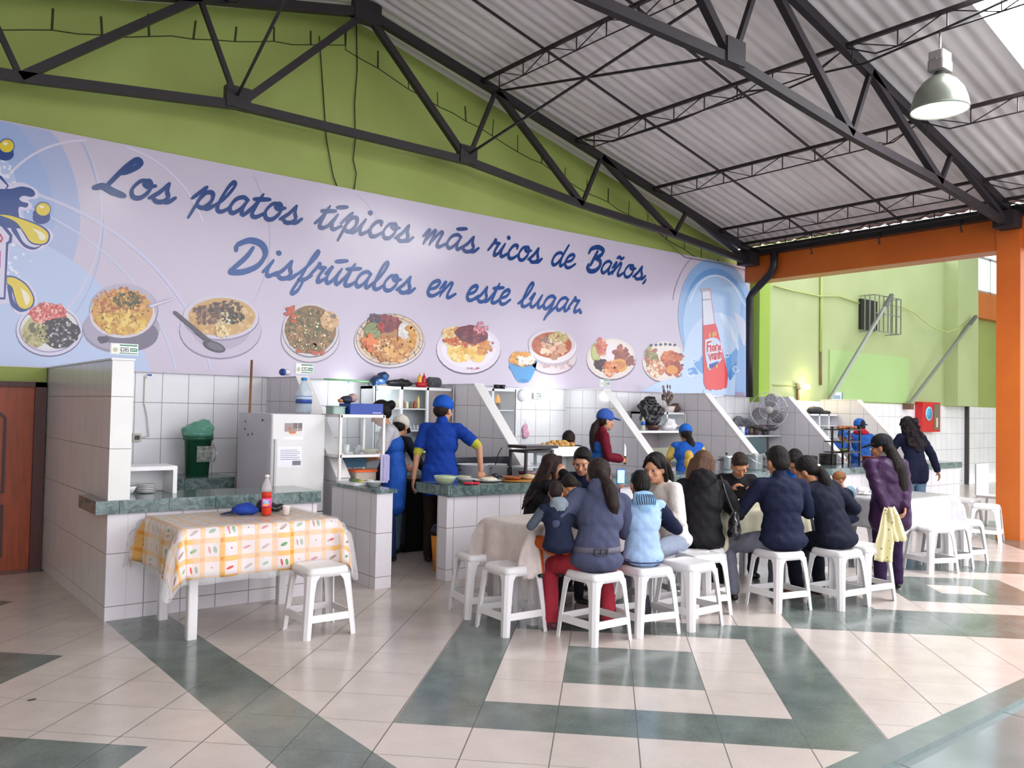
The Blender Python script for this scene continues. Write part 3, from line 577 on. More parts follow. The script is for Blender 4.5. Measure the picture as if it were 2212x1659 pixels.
food(zc, 3.95, [('e',950,700,212,178,'6f6070'),('e',948,690,210,175,'ddd2cc'),('e',945,680,185,150,'e6dcd4'),('e',815,635,42,80,'a8b070',.03),('e',815,635,30,64,'c0c484',.03),('s',870,590,45,70,['c87058','d88870','b85c48'],50,18),('e',950,640,45,85,'e8e0e4',.08),('s',1035,650,55,70,['9a5040','8a4438','b06850'],50,22),('s',860,740,50,50,['3c2428','502c30','2c1a20'],50,16),('e',1015,750,70,58,'e0a048',.04),('e',1015,745,50,34,'c8803c'),('s',940,780,70,60,['d88850','c86830','e8b088'],60,16),('s',1105,700,30,60,['8a4a40'],16,16)])
food(zc, 3.95, [('e',1402,722,186,176,'6f6070'),('e',1400,714,184,172,'ded4ce'),('e',1395,705,162,145,'e4dad2'),('s',1290,670,55,80,['8a9050','a0a060','b06050','6c7440'],70,16),('e',1450,690,82,62,'b85424',.04),('s',1450,690,70,50,['c86430','a84820','d87840'],40,20),('s',1470,770,80,60,['a03c1c','8a3018','b85028'],60,18),('e',1465,785,48,40,'d88c30',.05),('s',1330,770,70,75,['d88c60','e8c8a8','c86c40','ecdcc4'],100,14),('s',1530,680,30,30,['c06030'],10,18)]
   +[('e',1290+40*k,575+abs(k-3)*3-8,11,11,'4a4a78',.2) for k in range(6)]+[('e',1555,745,10,11,'4a4a78',.2),('e',1540,655,14,12,'4a4a78',.2)])
def zd(x, y): return (1420+x/5.35, 560+y/5.35)
bt = PR(SY-.004, .0003)
W1 = 'e4eaf6'; 
for P, c in (([(440,1010),(520,960),(530,1500),(460,1400),(420,1250)],'dfe6f2'),([(730,930),(840,1000),(930,1200),(900,1400),(780,1560),(690,1590),(560,1590),(450,1500),(430,1400),(560,1480)],'dfe6f2'),
   ([(350,1270),(430,1250),(480,1330),(540,1360),(540,1450),(450,1380),(370,1350)],'5b95d4'),([(400,1150),(470,1180),(520,1120),(540,1320),(450,1260)],'6ea3da'),([(780,1080),(840,1100),(940,1010),(930,1220),(860,1340),(820,1400)],'6fa5dc'),
   ([(900,1190),(1010,1110),(1010,1160),(960,1210),(1010,1230),(940,1260),(890,1330),(840,1400),(820,1320)],'4f8fd0'),([(700,620),(760,630),(850,760),(930,960),(930,1060),(860,900),(780,760)],'cfdff4'),([(880,600),(1010,720),(1010,1000),(960,900),(900,700)],'c9cfe6')):
    bt.px(smooth([zd(a,b) for a, b in P]+[zd(*P[0])], 5), c)
for cx, cy, r in ((385,1320,38),(905,1270,38),(420,1170,24),(800,1110,30),(890,920,20),(600,1560,60)):
    c = zd(cx, cy); bt.ring(c[0], c[1], r/5.35, r/5.35, 1.6, 'e8f0fa', 0, 300); bt.ring(c[0], c[1], r/10, r/10, 1.2, 'bcd4f0', 60, 330)
bt.px([zd(a,b) for a,b in ((512,360),(612,360),(625,470),(662,740),(690,800),(815,1330),(800,1480),(700,1545),(560,1500),(530,1430),(520,1000),(522,480))], 'c9536a')
bt.px([zd(a,b) for a,b in ((516,364),(606,364),(618,470),(655,745),(528,765),(520,480))], 'd9dbe8'); bt.px([zd(a,b) for a,b in ((490,340),(610,330),(615,362),(505,378))], 'b9b4c0'); bt.px([zd(a,b) for a,b in ((512,462),(628,456),(628,470),(512,478))], 'a6a2b4')
bt.px([zd(a,b) for a,b in ((528,765),(672,748),(805,1330),(792,1470),(700,1535),(565,1495),(540,1430),(530,1000))], 'd9484e'); bt.px([zd(a,b) for a,b in ((545,1200),(770,1170),(800,1330),(788,1460),(700,1520),(570,1485))], 'df4646')
for a, b in ((600,1590),(640,1560),(700,1560),(760,1545),(560,1560)): c = zd(a, b-20); bt.ell(c[0], c[1], 7, 6, 'bcd0ec', .2)
for a, b in ((640,870),(665,860),(600,880),(575,1230),(680,1230)): c = zd(a, b); bt.ell(c[0], c[1], 2, 6, 'd8b050')
bt.px(smooth([zd(a,b) for a,b in ((545,930),(640,905),(700,930),(735,1010),(740,1140),(700,1200),(640,1230),(600,1285),(575,1230),(560,1180),(545,1080),(545,930))], 4), 'c9d4ee')
bt.px(smooth([zd(a,b) for a,b in ((590,1215),(700,1180),(680,1215),(640,1250),(600,1265),(590,1215))], 4), '2e50a4')
def simple_text(pr, strokes, z, w, col):
    for P in strokes:
        q = [OY(*z(*p), pr.Y) for p in P]; pr.ribbon([(v.x, v.z) for v in q], col, lambda dx, dz, t: w)
T1 = [[(570,960),(570,1070)],[(570,965),(612,950)],[(572,1010),(605,1000)],[(608,1010),(608,1065)],[(628,1010),(645,1000),(655,1030),(645,1060),(628,1050),(628,1010)],[(668,1055),(668,1000),(688,990)],[(712,1000),(700,1010),(700,1045),(715,1045),(716,1000),(718,1050)],
      [(585,1100),(605,1165),(615,1100)],[(650,1095),(630,1100),(628,1150),(648,1150),(650,1095),(654,1155)],[(668,1155),(666,1090),(688,1095),(692,1150)],[(706,1070),(710,1145)],[(698,1090),(722,1085)],[(728,1085),(730,1140)]]
simple_text(bt, T1, zd, .055, 'f4f0f6'); simple_text(bt, T1, zd, .03, 'c8283c')
for k in range(6): c = zd(900+k*2, 1535+k*9); bt.px([(c[0],c[1]),(c[0]+17,c[1]+.6),(c[0]+17,c[1]+1.3),(c[0],c[1]+.8)], 'c08aa0')
bt.build('bottle_picture', sign)
#@@STALLS
# ------------------------------------------------------------------ door on the left
DW = mat('a04418', .4, var=.25, vscale=3, stretch=(14,1,1.2)); DD = mat('4a1a10', .45, var=.2, vscale=3, stretch=(14,1,1.2))
dr = MB(); dr.box((.22,8.56,.0),(1.36,8.60,1.645), DW); o = dr.build('door_1'); o['kind'] = 'structure'
f = MB(); f.box((1.35,8.52,0),(1.44,8.60,1.66), DD).box((.15,8.52,1.615),(1.44,8.60,1.66), DD).box((.15,8.52,0),(.22,8.6,1.66), DD); f.build('door_frame', o)
for z0, z1, ar in ((.12,.58,0),(.68,1.45,.12)):
    p = [(.35,z0),(1.14,z0),(1.14,z1-ar)]+[(.745+.395*math.cos(R(a)), z1-ar+ar*math.sin(R(a))) for a in range(10,171,16)]+[(.35,z1-ar)]
    MB().extr(p, 'y', 8.545, 8.565, DD).extr([(.745+(a-.745)*.93, (z0+z1)/2+(b-(z0+z1)/2)*.95) for a, b in p], 'y', 8.535, 8.566, DW).build('door_panel', o)
# ------------------------------------------------------------------ stall partitions
CAP = mat('e8e6e4', .3)
SLABM = tile_mat('green_marble_slab', '43524c', '20302c', .33, .9, 1.52, .2, .004, .14, .22)
def marble():
    k = N('green_marble'); tc = k.n('ShaderNodeTexCoord'); n = k.n('ShaderNodeTexNoise'); n.inputs['Scale'].default_value = 14; n.inputs['Detail'].default_value = 9; n.inputs['Roughness'].default_value = .75; n.inputs['Distortion'].default_value = 1.2; k.l(tc.outputs['Object'], n.inputs['Vector'])
    r = k.n('ShaderNodeValToRGB'); e = r.color_ramp.elements; e[0].position = .36; e[0].color = (*lin('3a4e4d'), 1); e[1].position = .7; e[1].color = (*lin('8a9b98'), 1); k.l(n.outputs[0], r.inputs[0])
    sp = k.n('ShaderNodeSeparateXYZ'); k.l(tc.outputs['Object'], sp.inputs[0]); g = k.line(sp.outputs[0], .33, 1.52, .005)
    k.l(k.mix(g, r.outputs[0], lin('2a3a36')), k.b.inputs['Base Color']); k.b.inputs['Roughness'].default_value = .12; return k.m
MARB = marble()
part_names = {1.45:'tall tiled end partition of the stalls, beside the wooden door', 3.52:'tiled slanting partition behind the white refrigerator', 5.70:'tiled slanting partition between the two glazed white cabinets', 7.77:'tiled slanting partition behind the worker in maroon', 9.85:'tiled slanting partition left of the grey laundry and fan', 11.95:'tiled slanting partition right of the standing fan', 14.05:'last tiled slanting partition, behind the worker with red collar'}
for X, lab in part_names.items():
    if X == 1.45:
        mb = MB().extr([(8.6,0),(8.6,1.785),(6.25,1.785),(6.25,0)], 'x', 1.45, 1.585, STALL_TILE)
        MB_c = None
        o = mb.build('stall_partition'); tag(o, 'tall tiled end partition of the stalls beside the wooden door', 'partition')
        MB().box((1.447,6.235,0.821),(1.588,6.249,1.785), tile_mat('pillar_tile', 'e9e7e3', 'a39d98', 2, .36, 0, .095)).build('pillar_face', o)
        MB().box((1.44,6.23,1.787),(1.595,8.59,1.80), CAP).build('cap', o)
        continue
    prof = [(8.6,0),(8.6,1.775),(7.87,1.775),(6.95,.86),(6.95,0)]
    o = MB().extr(prof, 'x', X, X+.13, STALL_TILE).build('stall_partition'); tag(o, lab[0].lower()+lab[1:], 'partition', 'slanting stall partitions')
    e = MB(); q = [(7.88,1.78),(6.945,.85)]; d = .012
    e.extr([(7.88,1.789),(7.862,1.776),(6.935,.852),(6.95,.838),(7.88,1.765)], 'x', X-.004, X+.134, CAP); e.box((X-.004,7.87,1.777),(X+.134,8.59,1.788), CAP); e.build('edge_tiles', o)
# counters
def counter(x0, x1, y0, y1, zt, lab, group='tiled stall counters', base=True, ov=.0, depth=.5, x0s=None):
    c = empty('stall_counter', ((x0+x1)/2, y0, 0), 0, lab, 'counter', group); cx = (x0+x1)/2
    def lo(mb):
        mb.v = [(v[0]-cx, v[1]-y0, v[2]) for v in mb.v]; return mb
    b = MB().box((x0+(.136 if x0s is not None and x0 < 2 else 0),y0,0),(x1,y0+.15,zt-.085), STALL_TILE); o = b.build('tiled_front', c); o.location = (-cx+0,-y0,0)
    xs = x0 if x0s is None else x0s
    o = MB().box((xs,y0-.03-ov,zt-.09),(x1+.02,y0+depth,zt), MARB).build('counter_top', c); o.location = (-cx,-y0,0)
    return c
counter(1.45, 3.0, 6.25, 6.4, .82, 'low tiled counter with green marble top beside the refrigerator, behind the patterned table', x0s=1.37)
lw = empty('low_wall', (3.55,6.13,0), 0, 'narrow tiled low wall with plates on top, between the refrigerator and the walkway', 'low wall')
o = MB().box((3.48,6.14,0),(3.63,6.95,.785), STALL_TILE).build('tiled_wall', lw); o.location = (-3.55,-6.13,0)
o = MB().box((3.46,6.12,.785),(3.66,6.95,.815), MARB).build('counter_top', lw); o.location = (-3.55,-6.13,0)
counter(4.15, 7.6, 6.1, 6.4, .82, 'long tiled counter with green marble top and pots, right of the walkway', x0s=4.14)
counter(7.9, 14.0, 6.1, 6.4, .80, 'far tiled counter with green marble top, running to the right end of the stalls')
# back worktop of the first stall
bw = empty('back_worktop', (2.3,8.2,0), 0, 'dark green marble worktop at the wall, under the green waste bin', 'worktop')
o = MB().box((1.6,8.0,.76),(2.98,8.59,.80), MARB).box((1.6,8.0,.60),(2.98,8.06,.76), MARB).build('top', bw); o.location = (-2.3,-8.2,0)
o = MB().box((1.6,8.15,0),(2.98,8.59,.6), mat('1c1a1c', .6)).build('shaded_gap_block', bw); o.location = (-2.3,-8.2,0)  # solid dark box stands in for the shade in the gap below
for X0, X1, lab in ((3.66,5.68,'behind the man in the blue shirt'),(5.85,7.75,'under the second glazed cabinet'),(7.92,9.83,'behind the worker in the yellow and blue vest'),(10.0,11.93,'under the standing fan'),(12.24,14.03,'behind the pastry rack')):
    w = empty('back_worktop', ((X0+X1)/2,8.2,0), 0, 'tiled worktop along the wall '+lab, 'worktop', 'worktops along the stall wall')
    o = MB().box((X0+.01,7.95,.74),(X1-.01,8.59,.80), MARB).build('top', w); o.location = (-(X0+X1)/2,-8.2,0)
    o = MB().box((X0+.01,8.0,0),(X1-.01,8.59,.74), STALL_TILE).build('tiled_base', w); o.location = (-(X0+X1)/2,-8.2,0)
# ------------------------------------------------------------------ number plates
DIG = {'0':[[(0,0),(1,0),(1,2),(0,2),(0,0)]],'6':[[(1,2),(0,2),(0,0),(1,0),(1,1),(0,1)]],'5':[[(1,2),(0,2),(0,1),(1,1),(1,0),(0,0)]],'4':[[(0,2),(0,1),(1,1)],[(1,2),(1,0)]],'3':[[(0,2),(1,2),(1,0),(0,0)],[(0,1),(1,1)]],
 'c':[],}
def number_plate(c, w, h, txt, lab, ry=0):
    t = empty('number_plate', c, 0, lab, 'stall number', 'stall number plates')
    MB().box((-w/2,-.004,-h/2),(w/2,.006,h/2), mat('f0f2ee', .3)).build('plate', t)
    p = PR(-.0045, .0003); G1 = '2f7a58'
    p.poly([(-w*.5+.004,-h*.5+.004),(w*.5-.004,-h*.5+.004),(w*.5-.004,h*.5-.004),(-w*.5+.004,h*.5-.004)], '5f9c82'); p.poly([(-w*.5+.006,-h*.5+.006),(w*.5-.006,-h*.5+.006),(w*.5-.006,h*.5-.006),(-w*.5+.006,h*.5-.006)], 'f2f4f0')
    p.poly([(-w*.16,h*.28),(w*.46,h*.28),(w*.46,h*.4),(-w*.16,h*.4)], G1); p.poly([(-w*.16,-h*.4),(w*.46,-h*.4),(w*.46,-h*.32),(-w*.16,-h*.32)], G1); p.poly([(w*.2,-h*.2),(w*.46,-h*.2),(w*.46,h*.12),(w*.2,h*.12)], G1)
    p.poly([(w*.23,-h*.08),(w*.43,-h*.06),(w*.43,.0),(w*.23,-h*.01)], 'e8f0ea'); p.poly([(-w*.17,-h*.45),(-w*.16,-h*.45),(-w*.16,h*.45),(-w*.17,h*.45)], G1)
    p.poly([(-w*.33+.1*w*math.cos(k*.6), -h*.1+.24*h*math.sin(k*.6)) for k in range(10)], 'cdb483'); p.poly([(-w*.33+.06*w*math.cos(k*.6), -h*.05+.14*h*math.sin(k*.6)) for k in range(10)], '9fb9a4')
    for i, ch in enumerate(txt):
        for s_ in DIG[ch]: p.ribbon([(-w*.12+i*w*.16+a*w*.10, -h*.2+b*h*.16) for a, b in s_], '20242a', lambda dx, dz, q: w*.032)
    p.build('print', t); return t
def plate_px(x0, y0, x1, y1, Y, txt, lab):
    a = OY(x0, y0, Y); b = OY(x1, y1, Y); c = (a+b)/2; return number_plate((c.x, Y, c.z), b.x-a.x, abs(a.z-b.z), txt, lab)
t = plate_px(239,738,298,765,6.205,'06','green and white number 06 plate standing on the tall end partition'); t.location.z = 1.80+.062
plate_px(638,787,676,812,7.86,'05','green and white number 05 plate on the partition behind the refrigerator').location.z = 1.789+.075
plate_px(1296,831,1317,847,7.86,'03','small number 03 plate on the partition behind the worker in maroon').location.z = 1.789+.075
plate_px(1153,848,1169,862,8.57,'04','small number 04 plate glued on the white tiles right of the cabinet')
# ------------------------------------------------------------------ tables, cloths, stools
PW = mat('dedbdb', .35, spec=.4)
def make_stool():
    t = empty('plastic_stool'); m = PW
    s = MB(); T = .135
    def sq(a, z, r, n=3):
        p = []
        for cx, cy, a0 in ((a-r,a-r,0),(-a+r,a-r,90),(-a+r,-a+r,180),(a-r,-a+r,270)):
            for k in range(n+1): u = R(a0+90*k/n); p.append((cx+r*math.cos(u), cy+r*math.sin(u), z))
        return p
    rings = [sq(.10,.438,.02), sq(.115,.441,.03), sq(.125,.447,.035), sq(.138,.440,.035), sq(.145,.425,.035), sq(.152,.385,.035), sq(.147,.385,.032), sq(.138,.42,.03)]
    V = [p for r_ in rings for p in r_]; n = 16; F = [(i*n+k, i*n+(k+1)%n, (i+1)*n+(k+1)%n, (i+1)*n+k) for i in range(len(rings)-1) for k in range(n)]; F.append(tuple(range(n))[::-1])
    s.add(V, [f[::-1] for f in F], m, True); so = s.build('seat', t)
    for k in range(4):
        l = MB(); th = .010; sx, sy = ((1,1),(-1,1),(-1,-1),(1,-1))[k]
        secs = [(.152,.40,.085),(.156,.36,.060),(.163,.28,.052),(.176,.13,.047),(.186,.0,.043)]
        V = []
        for a, z, w in secs:
            c = .018
            V += [(sx*(a-w),sy*a,z),(sx*(a-c),sy*a,z),(sx*a,sy*(a-c),z),(sx*a,sy*(a-w),z),(sx*(a-th),sy*(a-w),z),(sx*(a-th),sy*(a-th-c*.5),z),(sx*(a-th-c*.5),sy*(a-th),z),(sx*(a-w),sy*(a-th),z)]
        F = [(i*8+j, i*8+(j+1)%8, (i+1)*8+(j+1)%8, (i+1)*8+j) for i in range(len(secs)-1) for j in range(8)]+[tuple(range(32,40))]
        if sx*sy < 0: F = [f[::-1] for f in F]
        l.add(V, F, m); l.build('leg', t)
    for k in range(4):
        r = MB(); a = .171; a2 = .178; z0, z1 = .105, .150; L_ = .135
        P = [(-L_-.004,-a2+.0,z0),(L_+.004,-a2,z0),(L_,-a,z1),(-L_,-a,z1)]; V = P+[(x,y+.012,z) for x,y,z in P]
        r.add(V, [(0,1,2,3),(7,6,5,4),(0,4,5,1),(1,5,6,2),(2,6,7,3),(3,7,4,0)], m)
        o = r.build('rail', t); o.rotation_euler.z = k*math.pi/2
    return t
st0 = make_stool(); _su = [False]
def stool(x, y, rz, lab):
    o = st0 if not _su[0] else copy_tree(st0); _su[0] = True
    o.location = (x, y, 0); o.rotation_euler.z = rz; tag(o, lab, 'stool', 'white plastic stools'); return o
def stool_px(n, r, lab):
    a = FL(*n); b = FL(*r); d = (b-a); d.z = 0; d.normalize(); p = Vector((-d.y, d.x, 0)); c = a+(d+p)*.165
    return stool(c.x, c.y, math.atan2(d.y, d.x), lab)
stool(2.535, 5.21, 0, 'white plastic stool standing alone in front of the patterned table')
SP = {}
for k, n, r, lab in (('s1',(1091,1377),(1172,1363),'empty white stool, nearest at the left end of the middle table'),('s1b',(1009,1338),(1095,1330),'empty white stool half hidden behind another at the left end of the middle table'),
    ('s2',(1282,1398),(1344,1384),'white stool carrying the woman in the grey-blue hooded jacket'),('s3',(1380,1379),(1452,1369),'white stool under the boy in the pale blue vest'),('s4',(1493,1365),(1548,1352),'empty white stool, the nearer of two pushed together right of the boy'),
    ('s5',(1500,1335),(1564,1328),'empty white stool, the farther of two pushed together right of the boy'),('s6',(1680,1325),(1738,1318),'white stool under the man in the navy jacket and grey trousers'),('s7',(1817,1320),(1862,1312),'white stool under the woman in navy with a white hair bobble'),
    ('s8',(1873,1306),(1929,1298),'empty white stool just left of the standing woman in purple'),('s9',(2010,1241),(2067,1238),'empty white stool, foremost of the three before the silver tablecloth'),('s10',(2052,1232),(2084,1229),'empty white stool, middle of the three before the silver tablecloth'),('s11',(2085,1222),(2118,1219),'empty white stool, rightmost of the three before the silver tablecloth')):
    SP[k] = stool_px(n, r, lab)
def stool_at(px, py, rz, lab):
    a = FL(px, py); return stool(a.x, a.y, rz, lab)
stool_at(2130,1168,.3,'empty white stool close beside the orange column'); stool_at(2085,1150,.1,'empty white stool behind the right end of the silver tablecloth')
stool_at(1862,1214,.2,'empty white stool between the woman in navy and the standing woman in purple')
SP['s13'] = stool(5.32, 4.28, .15, 'white stool under the woman in black with the handbag')
SP['s12'] = stool(4.95, 4.42, -.1, 'white stool under the girl in the white jacket')
def cloth(name, x0, x1, y0, y1, zt, drop, m, parent=None, amp=.02, nx=60, ny=36, seed=1, rz=0, loc=(0,0), corner=1.12):
    """a cloth laid over a table top and hanging down on all sides in folds"""
    rnd = random.Random(seed); W_ = x1-x0; D_ = y1-y0; V = []; F = []; UV = []
    d = drop; nu, nv = nx, ny
    for j in range(nv+1):
        for i in range(nu+1):
            s = -d+(W_+2*d)*i/nu; t = -d+(D_+2*d)*j/nv
            ox = max(0, -s, s-W_); oy = max(0, -t, t-D_); o = min(math.hypot(ox, oy), drop*corner) if ox and oy else max(ox, oy)
            cx = min(max(s, 0), W_); cy = min(max(t, 0), D_)
            sx = -1 if s < 0 else (1 if s > W_ else 0); sy = -1 if t < 0 else (1 if t > D_ else 0)
            if o <= 0: p = (cx, cy, zt)
            else:
                al = (s if sy else t) if not (sx and sy) else math.atan2(oy, ox)*.25+(3 if sx > 0 else 0)
                f = amp*min(1, o/.1)*(math.sin(al*17+seed)+.6*math.sin(al*31+seed*2))+.012
                dirx, diry = (sx, sy)
                if sx and sy: l = math.hypot(ox, oy); dirx, diry = sx*ox/l, sy*oy/l; f += .05*min(1, o/.15)+o*.10; o = o*.93
                b = min(o, .03); p = (cx+dirx*(f+b*.35+o*.05), cy+diry*(f+b*.35+o*.05), zt-max(0, o-.008))
            V.append((x0+p[0], y0+p[1], p[2])); UV.append((s, t))
    for j in range(nv):
        for i in range(nu): a = j*(nu+1)+i; F.append((a, a+1, a+nu+2, a+nu+1))
    mb = MB(); mb.add(V, F, m, True); o = mb.build(name, parent)
    me = o.data; uvl = me.uv_layers.new(name='UVMap')
    for lp in me.loops: uvl.data[lp.index].uv = UV[lp.vertex_index]
    sol = o.modifiers.new('thick', 'SOLIDIFY'); sol.thickness = .002; sol.offset = 1
    return o
def table(x0, x1, y0, y1, z, lab, rz=0):
    cx, cy = (x0+x1)/2, (y0+y1)/2; t = empty('dining_table', (cx,cy,0), rz, lab, 'table', 'plastic dining tables')
    hx, hy = (x1-x0)/2, (y1-y0)/2
    MB().bev((-hx,-hy,z-.03),(hx,hy,z), .06, PW).build('tabletop', t)
    for sx in (-1,1):
        for sy in (-1,1):
            a, b = sx*(hx-.09), sy*(hy-.07)
            MB().bev((a-.032,b-.032,0),(a+.032,b+.032,z-.03), .012, PW).build('leg', t)
    return t
# patterned table on the left
table(1.70, 2.74, 5.42, 6.17, .70, 'white plastic table under the orange chequered oilcloth, before the first counter')
def oilcloth():
    k = N('chequered_oilcloth'); uv = k.n('ShaderNodeUVMap', uv_map='UVMap'); sp = k.n('ShaderNodeSeparateXYZ'); k.l(uv.outputs[0], sp.inputs[0])
    S_ = .118
    def fr(c, o): return k.mt('FRACT', k.mt('DIVIDE', k.mt('ADD', c, 10+o), S_))
    fx, fy = fr(sp.outputs[0], .03), fr(sp.outputs[1], .0)
    def band(f, a): return k.mt('LESS_THAN', k.mt('MINIMUM', f, k.mt('SUBTRACT', 1.0, f)), a)
    bnd = k.mt('MAXIMUM', band(fx, .13), band(fy, .13)); both = k.mt('MULTIPLY', band(fx, .11), band(fy, .11))
    no = k.n('ShaderNodeTexNoise'); no.inputs['Scale'].default_value = 9; k.l(uv.outputs[0], no.inputs['Vector'])
    cream = lin('eee0da'); c1 = k.mix(no.outputs[0], lin('d8c4c0'), lin('e6dcdc'))
    line = k.mt('MAXIMUM', k.mt('MULTIPLY', band(fx, .15), k.mt('SUBTRACT', 1.0, band(fx, .13))), k.mt('MULTIPLY', band(fy, .15), k.mt('SUBTRACT', 1.0, band(fy, .13))))
    c2 = k.mix(k.mt('MULTIPLY', line, .5), c1, lin('d89a70'))
    # chilli / leaf motifs inside the squares, chosen per cell
    ix = k.mt('FLOOR', k.mt('DIVIDE', k.mt('ADD', sp.outputs[0], 10.03), S_)); iy = k.mt('FLOOR', k.mt('DIVIDE', k.mt('ADD', sp.outputs[1], 10.0), S_))
    def blob(cx, cy, rx, ry, ang):
        dx = k.mt('SUBTRACT', fx, cx); dy = k.mt('SUBTRACT', fy, cy); c, s = math.cos(ang), math.sin(ang)
        u = k.mt('DIVIDE', k.mt('ADD', k.mt('MULTIPLY', dx, c), k.mt('MULTIPLY', dy, s)), rx); v = k.mt('DIVIDE', k.mt('SUBTRACT', k.mt('MULTIPLY', dy, c), k.mt('MULTIPLY', dx, s)), ry)
        return k.mt('LESS_THAN', k.mt('ADD', k.mt('MULTIPLY', u, u), k.mt('MULTIPLY', v, v)), 1.0)
    sel = k.mt('MODULO', k.mt('ADD', k.mt('MULTIPLY', ix, 2), k.mt('MULTIPLY', iy, 3)), 5)
    def is_(n): return k.mt('COMPARE', sel, n, .3)
    red = k.mt('MAXIMUM', k.mt('MAXIMUM', k.mt('MULTIPLY', is_(0), blob(.42,.5,.22,.07,.3)), k.mt('MULTIPLY', is_(1), blob(.38,.5,.06,.2,.2))), k.mt('MULTIPLY', is_(3), blob(.5,.55,.05,.05,0)))
    grn = k.mt('MAXIMUM', k.mt('MULTIPLY', is_(1), blob(.66,.5,.09,.18,.2)), k.mt('MULTIPLY', is_(4), blob(.5,.5,.2,.09,.4)))
    dk_ = k.mt('MULTIPLY', is_(2), blob(.5,.45,.27,.08,.5))
    c3 = k.mix(bnd, c2, lin('e8b468')); c4 = k.mix(both, c3, lin('dd9238')); c5 = k.mix(red, c4, lin('cc4038')); c6 = k.mix(grn, c5, lin('5f9a5c')); c7 = k.mix(dk_, c6, lin('a8867a'))
    k.l(c7, k.b.inputs['Base Color']); k.b.inputs['Roughness'].default_value = .3; k.b.inputs['Specular IOR Level'].default_value = .5; return k.m
cl = cloth('tablecloth', 1.70, 2.74, 5.42, 6.17, .709, .32, oilcloth(), seed=3, amp=.012, corner=1.45); tag(cl, 'orange chequered oilcloth with chillies and leaves, over the left table', 'tablecloth')
CP = mat('ffffff', .06, alpha=.16, spec=.8)
cl2 = cloth('plastic_cover', 1.69, 2.75, 5.41, 6.18, .714, .36, CP, seed=5, amp=.016, corner=1.3); tag(cl2, 'clear plastic sheet covering the orange chequered oilcloth', 'plastic cover')
# middle tables
TA = (3.74,4.92,4.47,5.0); TB = (5.62,6.75,4.34,4.92)
SILK = mat('d9cfcb', .4, var=.08, vscale=9, bump=.3, bscale=12)
table(*TA, .69, 'white table under the pale beige cloth, where the family with the child sits'); o = cloth('tablecloth', *TA, .697, .33, mat('cdc0ba', .5, var=.10, vscale=12, bump=.35, bscale=14), seed=7, amp=.012, nx=70); tag(o, 'pale beige tablecloth hanging over the left half of the middle tables', 'tablecloth')
table(*TB, .69, 'white table under the cream cloth, between the woman with handbag and the man in navy'); o = cloth('tablecloth', *TB, .697, .3, mat('c9c2a8', .5, var=.08, vscale=12, bump=.35, bscale=14), seed=9, amp=.01, nx=70); tag(o, 'cream tablecloth under the yellow plate, between the seated couple', 'tablecloth')
TC0 = FL(1845,1075,.7); TC1 = FL(2062,1075,.7)
TC = (7.95,9.1,4.02,4.72)
table(*TC, .69, 'white table under the silvery cloth, behind the standing woman in purple'); o = cloth('tablecloth', *TC, .697, .3, mat('b8b4b8', .2, spec=.7, var=.06, vscale=14, bump=.6, bscale=16), seed=11, amp=.012, nx=70); tag(o, 'shiny silver-white tablecloth behind the standing woman in purple', 'tablecloth')
# ------------------------------------------------------------------ people: every body and garment is one continuous surface
_PEND = []
V3 = Vector
def capsule(a, b, ra, rb, tag='m'): return ('c', V3(a), V3(b), ra, rb, tag)
def ellip(c, r, rot=None, tag='m'): return ('e', V3(c), tuple(r), rot or Matrix.Identity(3), tag)
def blob_mesh(name, blobs, mats, voxel, smooth=3, parent=None, fold=0, loc=None, rz=0):
    mb = MB()
    for bl in blobs:
        if bl[0] == 'e': mb.ell(bl[1], bl[2], None, 16, bl[3])
        else:
            _, a, b, ra, rb, tg = bl; d = b-a; L = d.length
            if L < 1e-4: mb.ell(a, (ra,ra,ra), None, 12); continue
            d = d/L; x = d.orthogonal().normalized(); y = d.cross(x); V = []; F = []; n = 12
            prof = [(-ra*math.cos(t), ra*math.sin(t)) for t in (.0,.45,.9,1.3)]+[(0, ra),(L, rb)]+[(L+rb*math.sin(t), rb*math.cos(t)) for t in (.3,.7,1.1,1.5708)]
            for h, r_ in prof:
                r_ = max(r_, .0004)
                for k in range(n): t = 6.28319*k/n; V.append(a+d*h+(x*math.cos(t)+y*math.sin(t))*r_)
            for i in range(len(prof)-1):
                for k in range(n): F.append((i*n+k, i*n+(k+1)%n, (i+1)*n+(k+1)%n, (i+1)*n+k))
            F += [tuple(range(n-1,-1,-1)), tuple(range((len(prof)-1)*n, len(prof)*n))]
            mb.add(V, F, None, True)
    me = bpy.data.meshes.new(name); me.from_pydata(mb.v, [], mb.f); me.update()
    o = bpy.data.objects.new(name, me); COL.objects.link(o)
    if parent: o.parent = parent
    if loc: o.location = loc; o.rotation_euler = (0,0,rz)
    m = o.modifiers.new('r', 'REMESH'); m.mode = 'VOXEL'; m.voxel_size = voxel
    if smooth: s_ = o.modifiers.new('s', 'SMOOTH'); s_.iterations = smooth; s_.factor = .5
    _PEND.append((o, blobs, mats, fold)); return o
